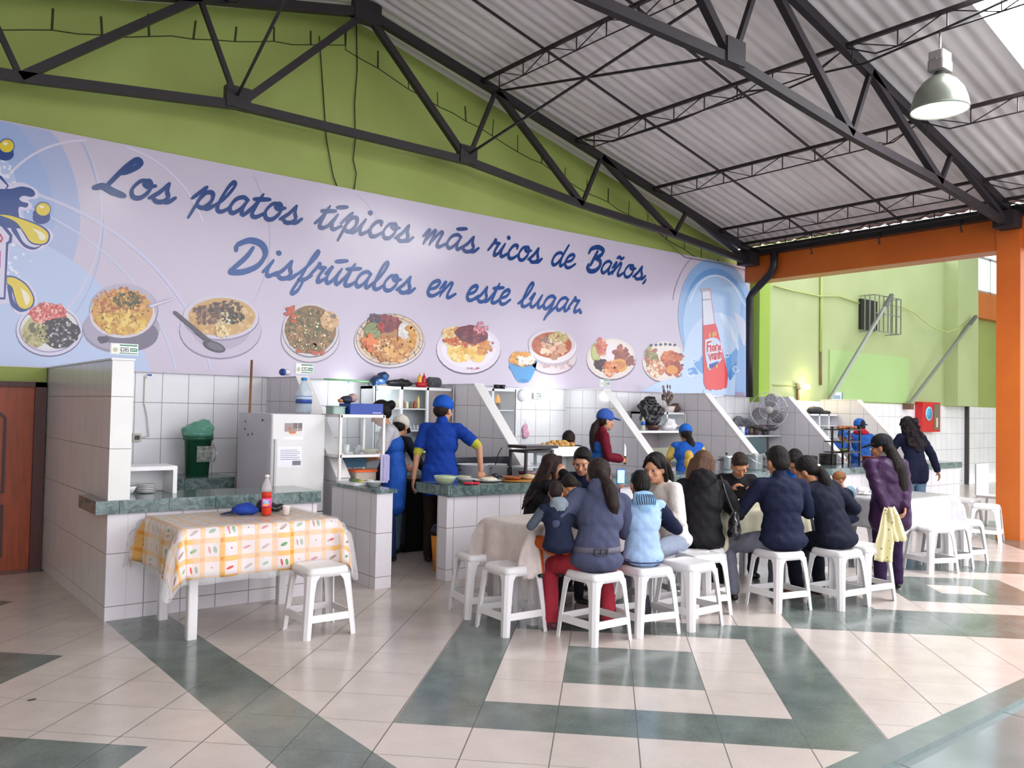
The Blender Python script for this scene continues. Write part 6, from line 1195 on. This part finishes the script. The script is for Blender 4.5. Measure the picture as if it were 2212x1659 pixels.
blob('dish_cloth', [ellip((0,0,0),(.05,.012,.09)), ellip((.01,-.005,-.05),(.055,.014,.06)), capsule((0,0,.08),(0,.01,.14),.008,.006)], mat('d8a0b8', .8), OY(1135,930,8.575), 'pink checked cloth hanging on the tiled wall', 'cloth')
# second counter
def pot(x, y, z, r, h, lab, lid=False, handles=True, m=ALU, grp='aluminium cooking pots', bail=False):
    t = thing('cooking_pot', (x,y,z), lab, 'pot', grp); MB().lathe([(r*.93,0),(r,.012),(r,h),(r*1.03,h+.004),(r*.97,h),(r*.95,.02),(.0001,.02)], (0,0,0), m, 32).build('pot_body', t)
    if handles:
        for k in (-1,1): MB().tube([(k*r,-.03,h*.75),(k*(r+.035),-.03,h*.8),(k*(r+.035),.03,h*.8),(k*r,.03,h*.75)], .007, BLK, 6).build('handle', t)
    if lid: MB().lathe([(.012,h+.03),(.016,h+.055),(.0001,h+.06)], (0,0,0), BLK, 12).build('knob', MB().lathe([(r*1.02,h+.004),(r*.7,h+.025),(.0001,h+.035)], (0,0,0), m, 28).build('lid', t))
    if bail: MB().tube([(-r,0,h*.9)]+[(r*math.cos(R(a_)),-r*.75*math.sin(R(a_))*1.3,h*.9-r*.75*math.sin(R(a_))) for a_ in range(160,10,-20)]+[(r,0,h*.9)], .005, CHR, 6).build('bail_handle', t)
    return t
t = thing('stove_table', (5.22,6.85,0), 'dark steel cooking table behind the long counter', 'stove'); MB().box((-.45,-.17,.70),(.72,.10,.735), mat('3a3a3e', .3, metal=.7)).box((-.45,.10,.70),(.45,.32,.735), mat('3a3a3e', .3, metal=.7)).build('top', t); MB().box((-.45,.32,.70),(.45,.34,.99), mat('4a4c52', .25, metal=.8)).build('splash_plate', t)
for a_, b2 in ((-.42,-.14),(.72,-.14),(-.42,.29),(.72,.29)): MB().box((a_-.02,b2-.02,0),(a_+.02,b2+.02,.70), BLK).build('leg', t)
pot(5.02,6.92,.735,.17,.20,'large dented aluminium pot beside the reaching man'); pot(5.33,6.97,.735,.13,.19,'aluminium pot with a ladle, middle of the three'); pot(5.62,6.99,.735,.12,.15,'pale aluminium pot with black handle, right of the three')
one('ladle', MB().tube([(0,0,0),(.05,-.02,.2),(.09,-.03,.27)], .006, BLK, 6).ell((0,0,0),(.03,.03,.02), ALU, 10), (5.29,6.95,.83), 'black ladle sticking out of the middle pot', 'ladle')
Zc = .821
def salad(x, y, z, r, lab, c1='b8cc84', c2='9cb868'):
    t = thing('glass_bowl', (x,y,z), lab, 'bowl', 'glass bowls on the counter'); MB().lathe([(r*.6,0),(r*.92,r*.5),(r,r*.72),(r*.96,r*.7),(r*.55,.006),(.0001,.006)], (0,0,0), mat('d8e4d0', .05, alpha=.45), 28).build('bowl_body', t); MB().lathe([(.0001,.01),(r*.55,.01),(r*.88,r*.5),(r*.7,r*.68),(.0001,r*.75)], (0,0,0), mat(c1, .6, bump=1, bscale=70, var=.3, vscale=50), 24).build('shredded_salad', t)
a = FL(960,1038,.83); salad(4.24,6.27,Zc,.105,'glass bowl of shredded green salad at the counter corner')
t = thing('soup_dish', (4.45,6.24,Zc), 'white dish wrapped in cling film beside the salad bowl', 'dish'); MB().lathe([(.035,0),(.075,.04),(.085,.045),(.0001,.046)], (0,0,0), mat('d8d4d6', .2), 24).build('dish_body', t)
salad(4.53,6.40,Zc,.075,'clear glass bowl behind the wrapped dish','c8c0a0'); blob('red_cloth', [ellip((0,0,.012),(.08,.05,.012)), ellip((.04,.0,.012),(.06,.05,.012))], mat('c4203c', .8), (4.42,6.12,Zc), 'red cloth lying on the counter edge', 'cloth')
one('chopping_board', MB().lathe([(.17,0),(.175,.006),(.17,.014),(.0001,.014)], (0,0,0), mat('b07a30', .5), 30), (5.06,6.24,Zc), 'round wooden board under the bread dish', 'board')
t = thing('food_plate', (4.76,6.33,Zc), 'oval plate of rice and meat being served by the man in blue', 'plate'); MB().lathe([(.08,0),(.14,.014),(.135,.014),(.0001,.006)], (0,0,0), WHT, 30).build('plate_body', t); MB().ell((.01,0,.02),(.09,.075,.022), mat('e6dcc8', .7, bump=1, bscale=60), 16, jit=.06).ell((.04,.01,.035),(.035,.03,.012), mat('c8847c', .6), 10, jit=.1).build('food', t)
one('yellow_cloth', MB().ell((0,0,.008),(.10,.05,.009), mat('e0b838', .7), 14, jit=.1), (4.68,6.50,Zc), 'yellow cloth behind the food plate', 'cloth')
one('sieve', MB().ell((0,0,.03),(.045,.04,.03), mat('1e1e22', .5), 14).tube([(.04,0,.03),(.12,-.05,.015)], .006, BLK, 6), (4.96,6.48,Zc), 'small black sieve between plate and wooden board', 'sieve')
t = thing('bread_dish', (5.09,6.22,Zc+.015), 'brown dish with flat bread on the wooden board', 'dish'); MB().lathe([(.06,0),(.10,.03),(.095,.03),(.0001,.01)], (-.10,.03,0), mat('a85a2c', .4), 24).lathe([(.05,0),(.095,.035),(.09,.035),(.0001,.012)], (.07,0,.0), mat('e0c8b0', .4), 24).lathe([(.0001,.05),(.08,.035)], (.07,0,0), mat('d8b878', .6), 20).build('dish_body', t)
# black framed case and pastry tray
t = thing('display_case', (5.36,6.42,0), 'black framed glass case on the counter behind the girl with long hair', 'display case'); f = MB(); BF = mat('2a2224', .35)
for x in (-.15,.17):
    for y in (-.1,.14): f.box((x-.012,y-.012,Zc),(x+.012,y+.012,1.10), BF)
for z in (Zc+.01,1.09):
    for y in (-.1,.14): f.box((-.15,y-.012,z-.012),(.17,y+.012,z+.012), BF)
    for x in (-.15,.17): f.box((x-.012,-.1,z-.012),(x+.012,.14,z+.012), BF)
f.box((-.17,-.13,1.12),(.24,.16,1.15), BF); f.build('frame', t); MB().box((-.15,-.103,Zc+.02),(.17,-.1,1.08), GLS).build('glass_pane', t); MB().box((-.15,-.1,.93),(.17,.14,.94), mat('c8c8cc', .3)).build('shelf', t)
one('jelly_dish', MB().lathe([(.07,0),(.1,.03),(.11,.06),(.0001,.062)], (0,0,0), mat('6a1030', .15), 24), (5.34,6.43,.835), 'dark red jelly in a dish inside the black case', 'dish')
t = thing('tray_stand', (5.86,6.52,0), 'white box stand carrying the pastry tray', 'stand'); MB().box((-.22,-.12,1.03),(.22,.16,1.10), WHT).build('top', t); MB().box((-.17,-.08,Zc),(-.15,.12,1.03), mat('c8c4c4', .3)).box((.15,-.08,Zc),(.17,.12,1.03), mat('c8c4c4', .3)).box((-.15,.10,Zc),(.15,.12,1.03), mat('d8dadc', .3)).build('case', t)
one('serving_tray', MB().bev((-.22,-.13,0),(.22,.13,.025), .03, mat('eeeeee', .3)), (5.83,6.53,1.101), 'white tray heaped with pastries on the box stand', 'tray')
pm = MB().ell((0,0,0),(.040,.028,.020), mat('c89a58', .6, bump=.5, bscale=50), 12); p0 = None
words_ = ['leftmost front','second front','third front','fourth front','rightmost front','left back','second back','third back','right back','top left','top middle','top right','left edge','right edge']
for i in range(14):
    r0, c0 = (0, i) if i < 5 else ((1, i-5) if i < 9 else (2, i-9)); pos = (5.67+c0*.075+(r0*.03), 6.49+(.05 if r0 == 1 else .0)+(.03 if r0 == 2 else 0), 1.145+(.028 if r0 == 2 else 0)+(.012 if r0 == 1 else 0)) if i < 12 else (5.64+(i-12)*.36, 6.57, 1.145)
    if p0 is None: o = p0 = pm.build('pastry')
    else: o = p0.copy(); COL.objects.link(o)
    o.location = pos; o.rotation_euler = (0,0,i*1.1); tag(o, 'golden fried pastry, %s of the heap on the white tray' % words_[i], 'pastry', 'pastries on the white tray')
# third stall: shelf with bags, plant
t = thing('serving_shelf', (8.55,7.9,0), 'white shelf unit behind the worker in the yellow and blue vest', 'shelf'); MB().box((-.62,-.25,1.22),(.62,.2,1.25), WHT).build('shelf_board', t); MB().box((.56,-.25,.8),(.62,.2,1.22), WHT).build('side_panel', t); MB().box((-.6,.18,.8),(.56,.2,1.22), mat('a8a0a4', .4)).build('back_panel', t)
MB().box((-.62,-.24,.83),(.56,-.235,1.02), mat('c8d0b0', .1, alpha=.3)).build('glass_front', t)
rq = random.Random(3); fm = MB()
for i in range(70): fm.ell((rq.uniform(-.4,.5), rq.uniform(-.2,.1), .825+rq.uniform(0,.05)), (.03,.03,.02), mat(['8a6a44','a08450','5c6a38','7c4a34','b4a464'][i % 5], .6), 8, jit=.15)
tag(one('cooked_food', fm, (8.55,7.9,0), 'mixed cooked food piled in the glass trough under the white shelf', 'food'), kind='stuff')
blob('rubbish_bag', [ellip((0,0,.16),(.17,.12,.13)), ellip((.12,0,.26),(.13,.11,.09)), ellip((-.14,0,.30),(.05,.06,.13))], BLKP, (8.72,7.9,1.25), 'big black plastic bag heaped on the white shelf', 'bag', .01, .012)
blob('rubbish_bag', [ellip((0,0,.08),(.22,.12,.07)), ellip((.02,0,.16),(.10,.10,.07))], BLKP, (9.12,8.3,1.50), 'smaller black plastic bag lying on the small cabinet', 'bag', .01, .012)
blob('white_bag', [ellip((0,0,.06),(.13,.08,.06)), ellip((.02,0,.11),(.08,.07,.06)), ellip((-.08,0,.04),(.06,.07,.04))], mat('e2dfe4', .4, bump=.5, bscale=20), (8.93,7.74,1.25), 'crumpled white plastic bag in front of the black one', 'bag', .009, .009)
one('bowl', MB().lathe([(.06,0),(.12,.07),(.115,.07),(.0001,.02)], (0,0,0), mat('4a2a20', .4), 24), (8.60,7.74,1.25), 'dark brown bowl under the black bag', 'bowl')
t = thing('water_bottle', (8.42,7.76,1.25), 'small bottle with blue label at the left end of the white shelf', 'bottle'); MB().lathe([(.028,0),(.03,.01),(.03,.12),(.012,.16),(.012,.175)], (0,0,0), mat('d8d8c0', .1, alpha=.6), 16).build('bottle_body', t); MB().lathe([(.031,.07),(.031,.12)], (0,0,0), mat('2c68c0', .3), 16).build('label', t)
rq = random.Random(9); t = thing('dried_plant', (9.55,8.3,1.50), 'dry feathery plant stems in a pale pot above the small cabinet', 'plant'); MB().lathe([(.07,0),(.10,.09),(.09,.09)], (0,0,0), mat('d8d0cc', .5), 20).build('pot', t); pl = MB()
for i in range(26):
    a_ = rq.uniform(0,6.28); l_ = rq.uniform(.12,.3); e_ = (math.cos(a_)*.14*rq.random()-.05, math.sin(a_)*.08, .08+l_); pl.tube([(0,0,.08),(e_[0]*.4,e_[1]*.4,.08+l_*.6),e_], .003, mat('7a6a58', .8), 4); pl.ell(e_, (.016,.016,.03), mat(['a09088','8a7468','6c5a50'][i % 3], .8), 6, jit=.3)
pl.build('stems', t)
blob('basket', [ellip((0,0,.05),(.11,.09,.06)), ellip((.03,0,.10),(.06,.06,.04))], mat('5a4038', .8), (9.74,8.36,1.505), 'brown bundle with red fabric right of the dried plant', 'bundle')
t = thing('stove_table', (10.4,6.7,0), 'low steel cooking table behind the far counter, carrying the dark pans', 'stove'); MB().box((-1.1,-.14,.77),(1.1,.2,.80), mat('3a3a3e', .3, metal=.7)).build('top', t)
for a_, b2 in ((-1.06,-.1),(1.06,-.1),(-1.06,.16),(1.06,.16)): MB().box((a_-.02,b2-.02,0),(a_+.02,b2+.02,.77), BLK).build('leg', t)
pot(9.45,6.74,.80,.11,.12,'low pot with lid at the left of the stove pots', lid=True); pot(9.82,6.76,.80,.125,.14,'wide pot on the stove before the slanting partition', lid=True, bail=True)
a = FL(1643,1010,.80); pot(9.0,6.42,.80,.115,.19,'shiny steel pot with wire handle behind the seated man in navy', handles=False, m=CHR, bail=True); pot(8.72,6.62,.80,.10,.15,'smaller steel pot with lid left of the shiny one', lid=True, m=CHR)
# fourth stall: laundry, fan, shelf
blob('grey_laundry', [ellip((0,0,0),(.24,.06,.10)), ellip((-.10,0,.05),(.12,.06,.08)), ellip((.12,0,-.03),(.14,.05,.07))], mat('77797e', .7, bump=1, bscale=14, stretch=(1,1,5)), OY(1604,915,8.54), 'grey cloths bunched on the tiled wall of the fourth stall', 'cloth', .014, .014)
a = OY(1661,886,8.05); t = thing('standing_fan', (a.x,a.y,0), 'grey fan with three big blades and a faint round guard', 'fan', None, R(-50)); FB = mat('6c6a70', .45); Zf = a.z
for k in range(3):
    th = R(80+k*120); MB().ell((.155*math.cos(th), 0, Zf+.155*math.sin(th)), (.115,.012,.10), FB, 16, Matrix.Rotation(-th, 3, 'Y')@Matrix.Rotation(R(14), 3, 'X')).build('fan_blade', t)
MB().ell((0,-.03,Zf), (.065,.035,.065), mat('a8a49c', .4), 18).build('hub', t)
gd = MB()
for r2 in (.29,.15): gd.tube([(r2*math.cos(u*.2618), -.05 if r2 < .25 else 0, Zf+r2*math.sin(u*.2618)) for u in range(25)], .0025 if r2 < .28 else .005, CHR, 5)
for u in range(24): gd.tube([(.06*math.cos(u*.2618),-.06,Zf+.06*math.sin(u*.2618)), (.29*math.cos(u*.2618),0,Zf+.29*math.sin(u*.2618))], .0014, CHR, 4)
gd.build('guard', t); MB().tube([(0,.06,Zf), (0,.1,Zf-.30), (0,.1,.82)], .02, FB, 8).ell((0,.06,Zf),(.06,.07,.06), FB, 12).lathe([(.11,0),(.10,.02),(.0001,.03)], (0,.1,.80), FB, 20).build('stand', t)
t = thing('wire_rack', (11.15,8.2,0), 'grey steel shelf with tins and pans under the fan', 'shelf'); MB().box((-.85,-.2,1.14),(1.1,.2,1.165), ALU).build('shelf_board', t); MB().box((-.85,-.18,.82),(-.82,.18,1.14), GAL).box((.95,-.18,.82),(.98,.18,1.14), GAL).build('supports', t)
MB().box((-.55,-.19,.84),(.4,-.17,1.12), mat('5f7478', .15, metal=.3)).build('blue_panel', t)
for i, (c_, h_, r_2) in enumerate((('2c2a4a',.12,.04),('3c5a3a',.10,.035),('1f3f92',.11,.05),('dfe4ea',.13,.05),('1f3f92',.10,.04),('58442c',.11,.045))):
    one('tin', MB().lathe([(r_2,0),(r_2,h_),(.0001,h_)], (0,0,0), mat(c_, .35), 16), (10.72+i*.115,8.12,1.165), '%s container, %s in the row on the steel shelf under the fan' % (['dark purple','green','blue','white','small blue','brown'][i], ['first','second','third','fourth','fifth','last'][i]), 'tin', 'containers under the fan')
blob('pan_stack', [ellip((0,0,.10),(.30,.14,.035)), ellip((.12,0,.13),(.25,.12,.03)), ellip((-.15,0,.13),(.18,.12,.03)), capsule((-.22,0,.02),(-.22,0,.1),.05,.06), capsule((.02,0,.02),(.02,0,.1),.05,.06)], mat('4c4648', .35, metal=.5, bump=.6, bscale=15), (11.62,8.1,1.165), 'stack of dented dark pans at the right of the steel shelf', 'pans', .012, .008)
for i, (x_, y_) in enumerate(((10.3,6.72),(10.75,6.75),(11.2,6.72))): pot(x_, y_, .80, .12, .10+.02*i, ['wide low pan behind the seated man','blackened pan in the middle behind the seated man','dark pan right behind the woman with the bobble'][i], m=mat('5a5654', .4, metal=.5), grp='dark pans behind the seated man')
# fifth stall: rack of pastries, bucket, menu card
t = thing('pastry_rack', (11.35,6.45,0), 'dark metal rack with shelves of bread on the far counter', 'rack'); f = MB(); RB = mat('2c2224', .4)
for x in (-.22,.06):
    for y in (-.1,.16): f.box((x-.012,y-.012,.80),(x+.012,y+.012,1.34), RB)
f.build('posts', t)
for z in (.98,1.13,1.30): MB().box((-.40,-.12,z-.008),(.08,.18,z+.008), RB).build('shelf', t)
bp_ = None
for i in range(9):
    if bp_ is None: o = bp_ = MB().ell((0,0,0),(.035,.04,.024), mat('b0663c', .6, bump=.5, bscale=50), 12).build('bread_roll')
    else: o = bp_.copy(); COL.objects.link(o)
    o.location = (10.99+.05*i, 6.42+.03*(i % 2), 1.333); tag(o, 'brown bread roll on top of the dark rack, %s from the left' % ['first','second','third','fourth','fifth','sixth','seventh','eighth','ninth'][i], 'bread', 'bread rolls on the dark rack')
one('green_dish', MB().lathe([(.05,0),(.10,.04),(.095,.04),(.0001,.015)], (0,0,0), mat('8c9c5c', .4), 20), (11.2,6.45,.99), 'olive green dish on the low shelf of the dark rack', 'dish')
one('red_bucket', MB().lathe([(.075,0),(.095,.11),(.10,.115),(.09,.11),(.0001,.02)], (0,0,0), mat('7c2a1c', .4), 24), (11.78,6.42,.80), 'brick red bucket on the far counter right of the rack', 'bucket')
t = thing('menu_board', (12.05,6.3,.80), 'white folded menu card standing on the far counter', 'menu'); MB().extr([(-.01,0),(.01,0),(.07,.20),(.05,.20)], 'x', -.11, .11, mat('f0f0ee', .4)).build('card', t); pr = PR(0, .0004)
for i in range(4): pr.poly([(-.05+.01*(i%2),.16-.035*i),(.04,.16-.035*i),(.04,.154-.035*i),(-.05+.01*(i%2),.154-.035*i)], '5a5a5e')
o = pr.build('print', t); o.rotation_euler.x = R(-16.7); o.location = (0,-.012,0)
blob('black_bag', [ellip((0,0,.06),(.20,.12,.07)), ellip((.25,0,.03),(.22,.1,.035))], mat('1c1c20', .6), (13.5,8.35,1.52), 'black bag lying on the far glazed cabinet', 'bag', .012)
# stove, bins under the counters
t = thing('stove', (4.95,7.72,0), 'black gas stove with chrome knobs behind the helper in the white cap', 'stove'); MB().box((-.35,-.2,.0),(.5,.2,.74), mat('121214', .3)).build('body', t)
for k in range(5): MB().lathe([(.02,0),(.02,.03),(.0001,.03)], (0,0,0), CHR, 12).build('knob', t, None, (-.25+k*.13,-.2,.62)).rotation_euler.x = R(90)
MB().box((-.33,-.22,.742),(.48,.18,.76), mat('2a2a2c', .4)).build('burner_grate', t)
t = thing('yellow_bin', (4.40,6.52,0), 'tall yellow-orange bin with a dark bag under the counter', 'bin'); MB().lathe([(.085,0),(.115,.36),(.0001,.36)], (0,0,0), mat('e08a14', .4), 24).build('bin_body', t); MB().lathe([(.118,.33),(.122,.37),(.1,.43),(.0001,.44)], (0,0,0), BLKP, 20).build('bin_liner', t)
one('wooden_crate', MB().box((-.12,-.2,.0),(.16,.2,.13), mat('3a2620', .6)), (5.1,7.2,0), 'low dark wooden step on the kitchen floor', 'step')
one('canister', MB().lathe([(.06,0),(.06,.22),(.05,.25),(.0001,.26)], (0,0,0), mat('c8c8cc', .4), 20), (4.92,7.40,0), 'pale metal canister standing on the floor by the stove', 'canister')
# things on the chequered table
Zt = .717
a = FL(575,1113,Zt); t = thing('soda_bottle', (a.x,a.y,Zt), 'plastic bottle half full of red soda on the chequered table', 'bottle'); r = .036; PETm = mat('e8e0e4', .05, alpha=.35, spec=.8); RS = mat('e2452e', .12, trans=.25)
MB().lathe([(r*.7,0),(r*.95,.008),(r,.025),(r*.95,.04),(r,.06)], (0,0,0), RS, 24).lathe([(r,.125),(r,.165),(.0001,.165)], (0,0,0), RS, 24).lathe([(r*.99,.06),(r*.99,.125)], (0,0,0), RS, 24).build('soda', t)
MB().lathe([(r,.165),(r*.96,.19),(r*.82,.222),(.016,.25),(.0125,.262),(.0125,.268)], (0,0,0), PETm, 24).build('bottle_neck', t); MB().lathe([(.0155,.268),(.0155,.285),(.0001,.286)], (0,0,0), mat('eae6e4', .4), 18).build('cap', t)
MB().lathe([(r+.0012,.062),(r+.0012,.124)], (0,0,0), mat('d94a96', .3), 24).build('label', t)
lp_ = PR(-r-.0025, .0002); lp_.poly([(-.026,.066),(.026,.066),(.026,.12),(-.026,.12)], 'e85a9c'); lp_.poly([(.024*math.cos(k*.5),.092+.020*math.sin(k*.5)) for k in range(13)], '3a9adc'); lp_.poly([(-.02,.075),(.0,.068),(.022,.08),(.012,.086),(-.015,.083)], 'f0b030')
for P in ([(-.018,.10),(-.018,.112),(-.008,.112)],[(-.018,.106),(-.01,.106)],[(-.006,.10),(-.006,.109)],[(.0,.10),(.007,.10),(.007,.109),(.0,.109),(.0,.10)],[(.012,.10),(.012,.109),(.018,.109)],[(-.014,.096),(-.009,.086),(-.004,.096)],[(.0,.086),(.0,.096),(.007,.096),(.007,.086)],[(.012,.098),(.012,.086),(.018,.086)]): lp_.ribbon(P, 'f6f0f4', lambda dx, dz, q: .003)
o = lp_.build('label_print', t); o.rotation_euler.z = R(-25)
a = FL(525,1110,Zt); capb = blob_mesh('baseball_cap', [ellip((0,0,.035),(.085,.075,.042)), ellip((.03,.01,.05),(.05,.05,.028)), ellip((-.10,-.01,.010),(.075,.05,.008),None,'b'), ellip((.05,0,.02),(.055,.06,.025))], {'m':cloth_mat('2a4aa6'), 'b':cloth_mat('2a3450')}, .007, 1, None, .004, V3((a.x,a.y-.02,Zt+.002)), R(-8)); tag(capb, 'crumpled blue cap lying on the chequered table', 'cap')
blob('black_bag', [ellip((0,0,.03),(.12,.07,.032)), ellip((-.04,.02,.06),(.06,.05,.03)), ellip((.07,-.01,.025),(.07,.05,.026))], BLKP, (a.x+.20,a.y+.02,Zt+.002), 'shiny black plastic bag behind the soda bottle', 'bag', .008, .008)
a = FL(618,1112,Zt); one('foam_cup', MB().lathe([(.020,0),(.0285,.064),(.030,.066),(.027,.065),(.019,.004),(.0001,.004)], (0,0,0), mat('eeeae6', .5), 22), (a.x,a.y,Zt), 'white foam cup standing right of the soda bottle', 'cup')
# handbag of the woman in black
bb, J = BAG; s_ = J['s']; rot = Matrix.Rotation(bb.rotation_euler.z, 3, 'Z'); wp = lambda v: rot@V3(v)+bb.location
sh_ = J['sh'][1]; bc = J['P']+V3((.245,-.0,.10))
hb = thing('handbag', tuple(wp(bc)), 'black leather shoulder bag at the right hip of the woman in black', 'bag'); o = blob_mesh('bag_body', [ellip((0,0,0),(.045,.13,.10)), ellip((0,0,-.05),(.055,.15,.075)), ellip((0,0,.06),(.03,.09,.06))], {'m':mat('141214', .28, bump=.4, bscale=18, spec=.6)}, .009, 2, hb, .006); o.rotation_euler.z = bb.rotation_euler.z
MB().tube([rot@V3((0,.08,.08)), rot@(sh_-bc+V3((.06,.09,-.05))), rot@(sh_-bc+V3((-.02,.0,.085))), rot@(sh_-bc+V3((.02,-.10,-.04))), rot@V3((0,-.08,.08))], .008, mat('1c181a', .35), 8).build('shoulder_strap', hb)
kb, KJ = KNF; kw = Matrix.Rotation(kb.rotation_euler.z, 3, 'Z')@(KJ['wr'][1]+(KJ['wr'][1]-KJ['el'][1]).normalized()*.07)+kb.location
t = thing('kitchen_knife', tuple(kw), 'kitchen knife held upright by the young worker in maroon', 'knife'); MB().box((-.012,-.008,-.05),(.012,.008,.05), BLK).build('handle', t); MB().extr([(-.016,.05),(.016,.05),(.014,.14),(-.010,.20)], 'y', -.001, .001, CHR).build('blade', t)
# plates on the tables
def food(x, y, z, c1, c2, lab, r=.10, rim='e8e4e0'):
    t = thing('plate', (x,y,z), lab, 'plate', 'plates on the tables'); MB().lathe([(r*.6,0),(r,.014),(r*.97,.015),(r*.55,.005),(.0001,.005)], (0,0,0), mat(rim, .3), 28).build('plate_body', t); MB().ell((0,0,.012),(r*.55,r*.5,.018), mat(c1, .6, bump=.8, bscale=50, var=.3, vscale=30), 14, jit=.08).ell((r*.25,0,.022),(r*.25,r*.3,.016), mat(c2, .6), 10, jit=.1).build('food', t)
globals()['dish'] = food
food(6.12,4.62,.70,'e8cc80','c8883c','yellow plate of food before the woman in the dark cardigan', .11, 'e8c020'); food(5.85,4.5,.70,'e0d8c8','a86a3c','white plate of food beside the man in navy')
food(4.5,4.65,.70,'d8c8a0','a05a3c','white plate of food on the beige tablecloth'); food(8.55,4.3,.70,'e0c8a0','d09060','plate of leftovers at the right end of the silver tablecloth'); food(8.2,4.5,.70,'e4e0e0','e8e4e4','small white plate near the middle of the silver tablecloth', .08)
one('napkin_heap', MB().ell((0,0,.03),(.07,.06,.035), mat('f0eef0', .7, bump=.8, bscale=20), 14, jit=.2), (8.36,4.62,.70), 'crumpled white napkins on the silver tablecloth', 'napkins')
one('napkin_holder', MB().box((-.10,-.04,0),(.10,.04,.11), CHR), (7.75,4.62,.70), 'metal napkin holder at the left end of the silver tablecloth', 'napkin holder')
for i, (x_, y_, c_) in enumerate(((7.62,4.45,'e8e8ea'),(5.98,4.78,'c83c30'),(4.7,4.82,'d8d8dc'))): one('cup', MB().lathe([(.022,0),(.03,.07),(.027,.07),(.0001,.005)], (0,0,0), mat(c_, .35), 18), (x_,y_,.70), ['white cup left of the napkin holder','red cup between the seated couple','pale cup on the beige tablecloth near the far edge'][i], 'cup')
a = FL(1822,1062,.78); one('balloon_ball', MB().ell((0,0,0),(.055,.055,.06), mat('a8d0e8', .3), 18), OY(1836,1064,4.05), 'small pale blue ball held beside the baby', 'ball')
# scarf cloth held behind the purple coat
a = OY(1925,1112,3.42); b = OY(1938,1216,3.42); hC = a.z-b.z; cm_ = N('printed_cream_cloth'); tc = cm_.n('ShaderNodeTexCoord'); vo = cm_.n('ShaderNodeTexVoronoi'); vo.inputs['Scale'].default_value = 22; cm_.l(tc.outputs['Object'], vo.inputs['Vector']); cm_.l(cm_.mix(cm_.mt('LESS_THAN', vo.outputs['Distance'], .2), lin('e6dcae'), lin('9a9078')), cm_.b.inputs['Base Color']); cm_.b.inputs['Roughness'].default_value = .8; cm_ = cm_.m
def hang(w0, w1, h, dx, ph):
    V = []; F = []; nu, nv = 14, 18
    for j_ in range(nv+1):
        t_ = j_/nv; w_ = w0+(w1-w0)*min(1, t_*1.6)
        for i_ in range(nu+1): u_ = i_/nu-.5; V.append((u_*w_+dx*t_, .016*math.sin(u_*13+ph)*(.4+t_)+.008*math.sin(t_*9+ph), -t_*h-.02*abs(u_)*math.sin(ph+u_*5)))
    for j_ in range(nv):
        for i_ in range(nu): a_ = j_*(nu+1)+i_; F.append((a_, a_+1, a_+nu+2, a_+nu+1))
    return V, F
mb_ = MB(); mb_.add(*hang(.05,.15,.43,-.03,.4), cm_, True); v2, f2 = hang(.05,.12,.27,.07,2.1); mb_.add([(x+.03,y-.012,z+.01) for x,y,z in v2], f2, cm_, True)
o = mb_.build('cream_cloth'); o.location = a+V3((0,.03,.05)); o.rotation_euler.z = R(-38); sm_ = o.modifiers.new('t', 'SOLIDIFY'); sm_.thickness = .004; tag(o, 'cream printed cloth held behind her back by the woman in purple', 'cloth')
# things at the far right behind the column
t = thing('plastic_chair', (12.6,5.0,0), 'white plastic chair partly hidden behind the orange column', 'chair'); MB().bev((-.2,-.2,.40),(.2,.2,.43), .04, PW).build('seat', t); MB().box((-.2,.18,.43),(.2,.2,.86), PW).build('backrest', t)
for sx in (-1,1):
    for sy in (-1,1): MB().bar((sx*.19,sy*.19,.4),(sx*.22,sy*.22,0), .035, .035, PW).build('leg', t)
one('litter', MB().ell((0,0,.002),(.02,.012,.003), mat('3a3a36', .8), 8, jit=.3), FL(70,1512), 'tiny dark scrap of litter on the cream tiles at the left', 'litter')
finish_pending()
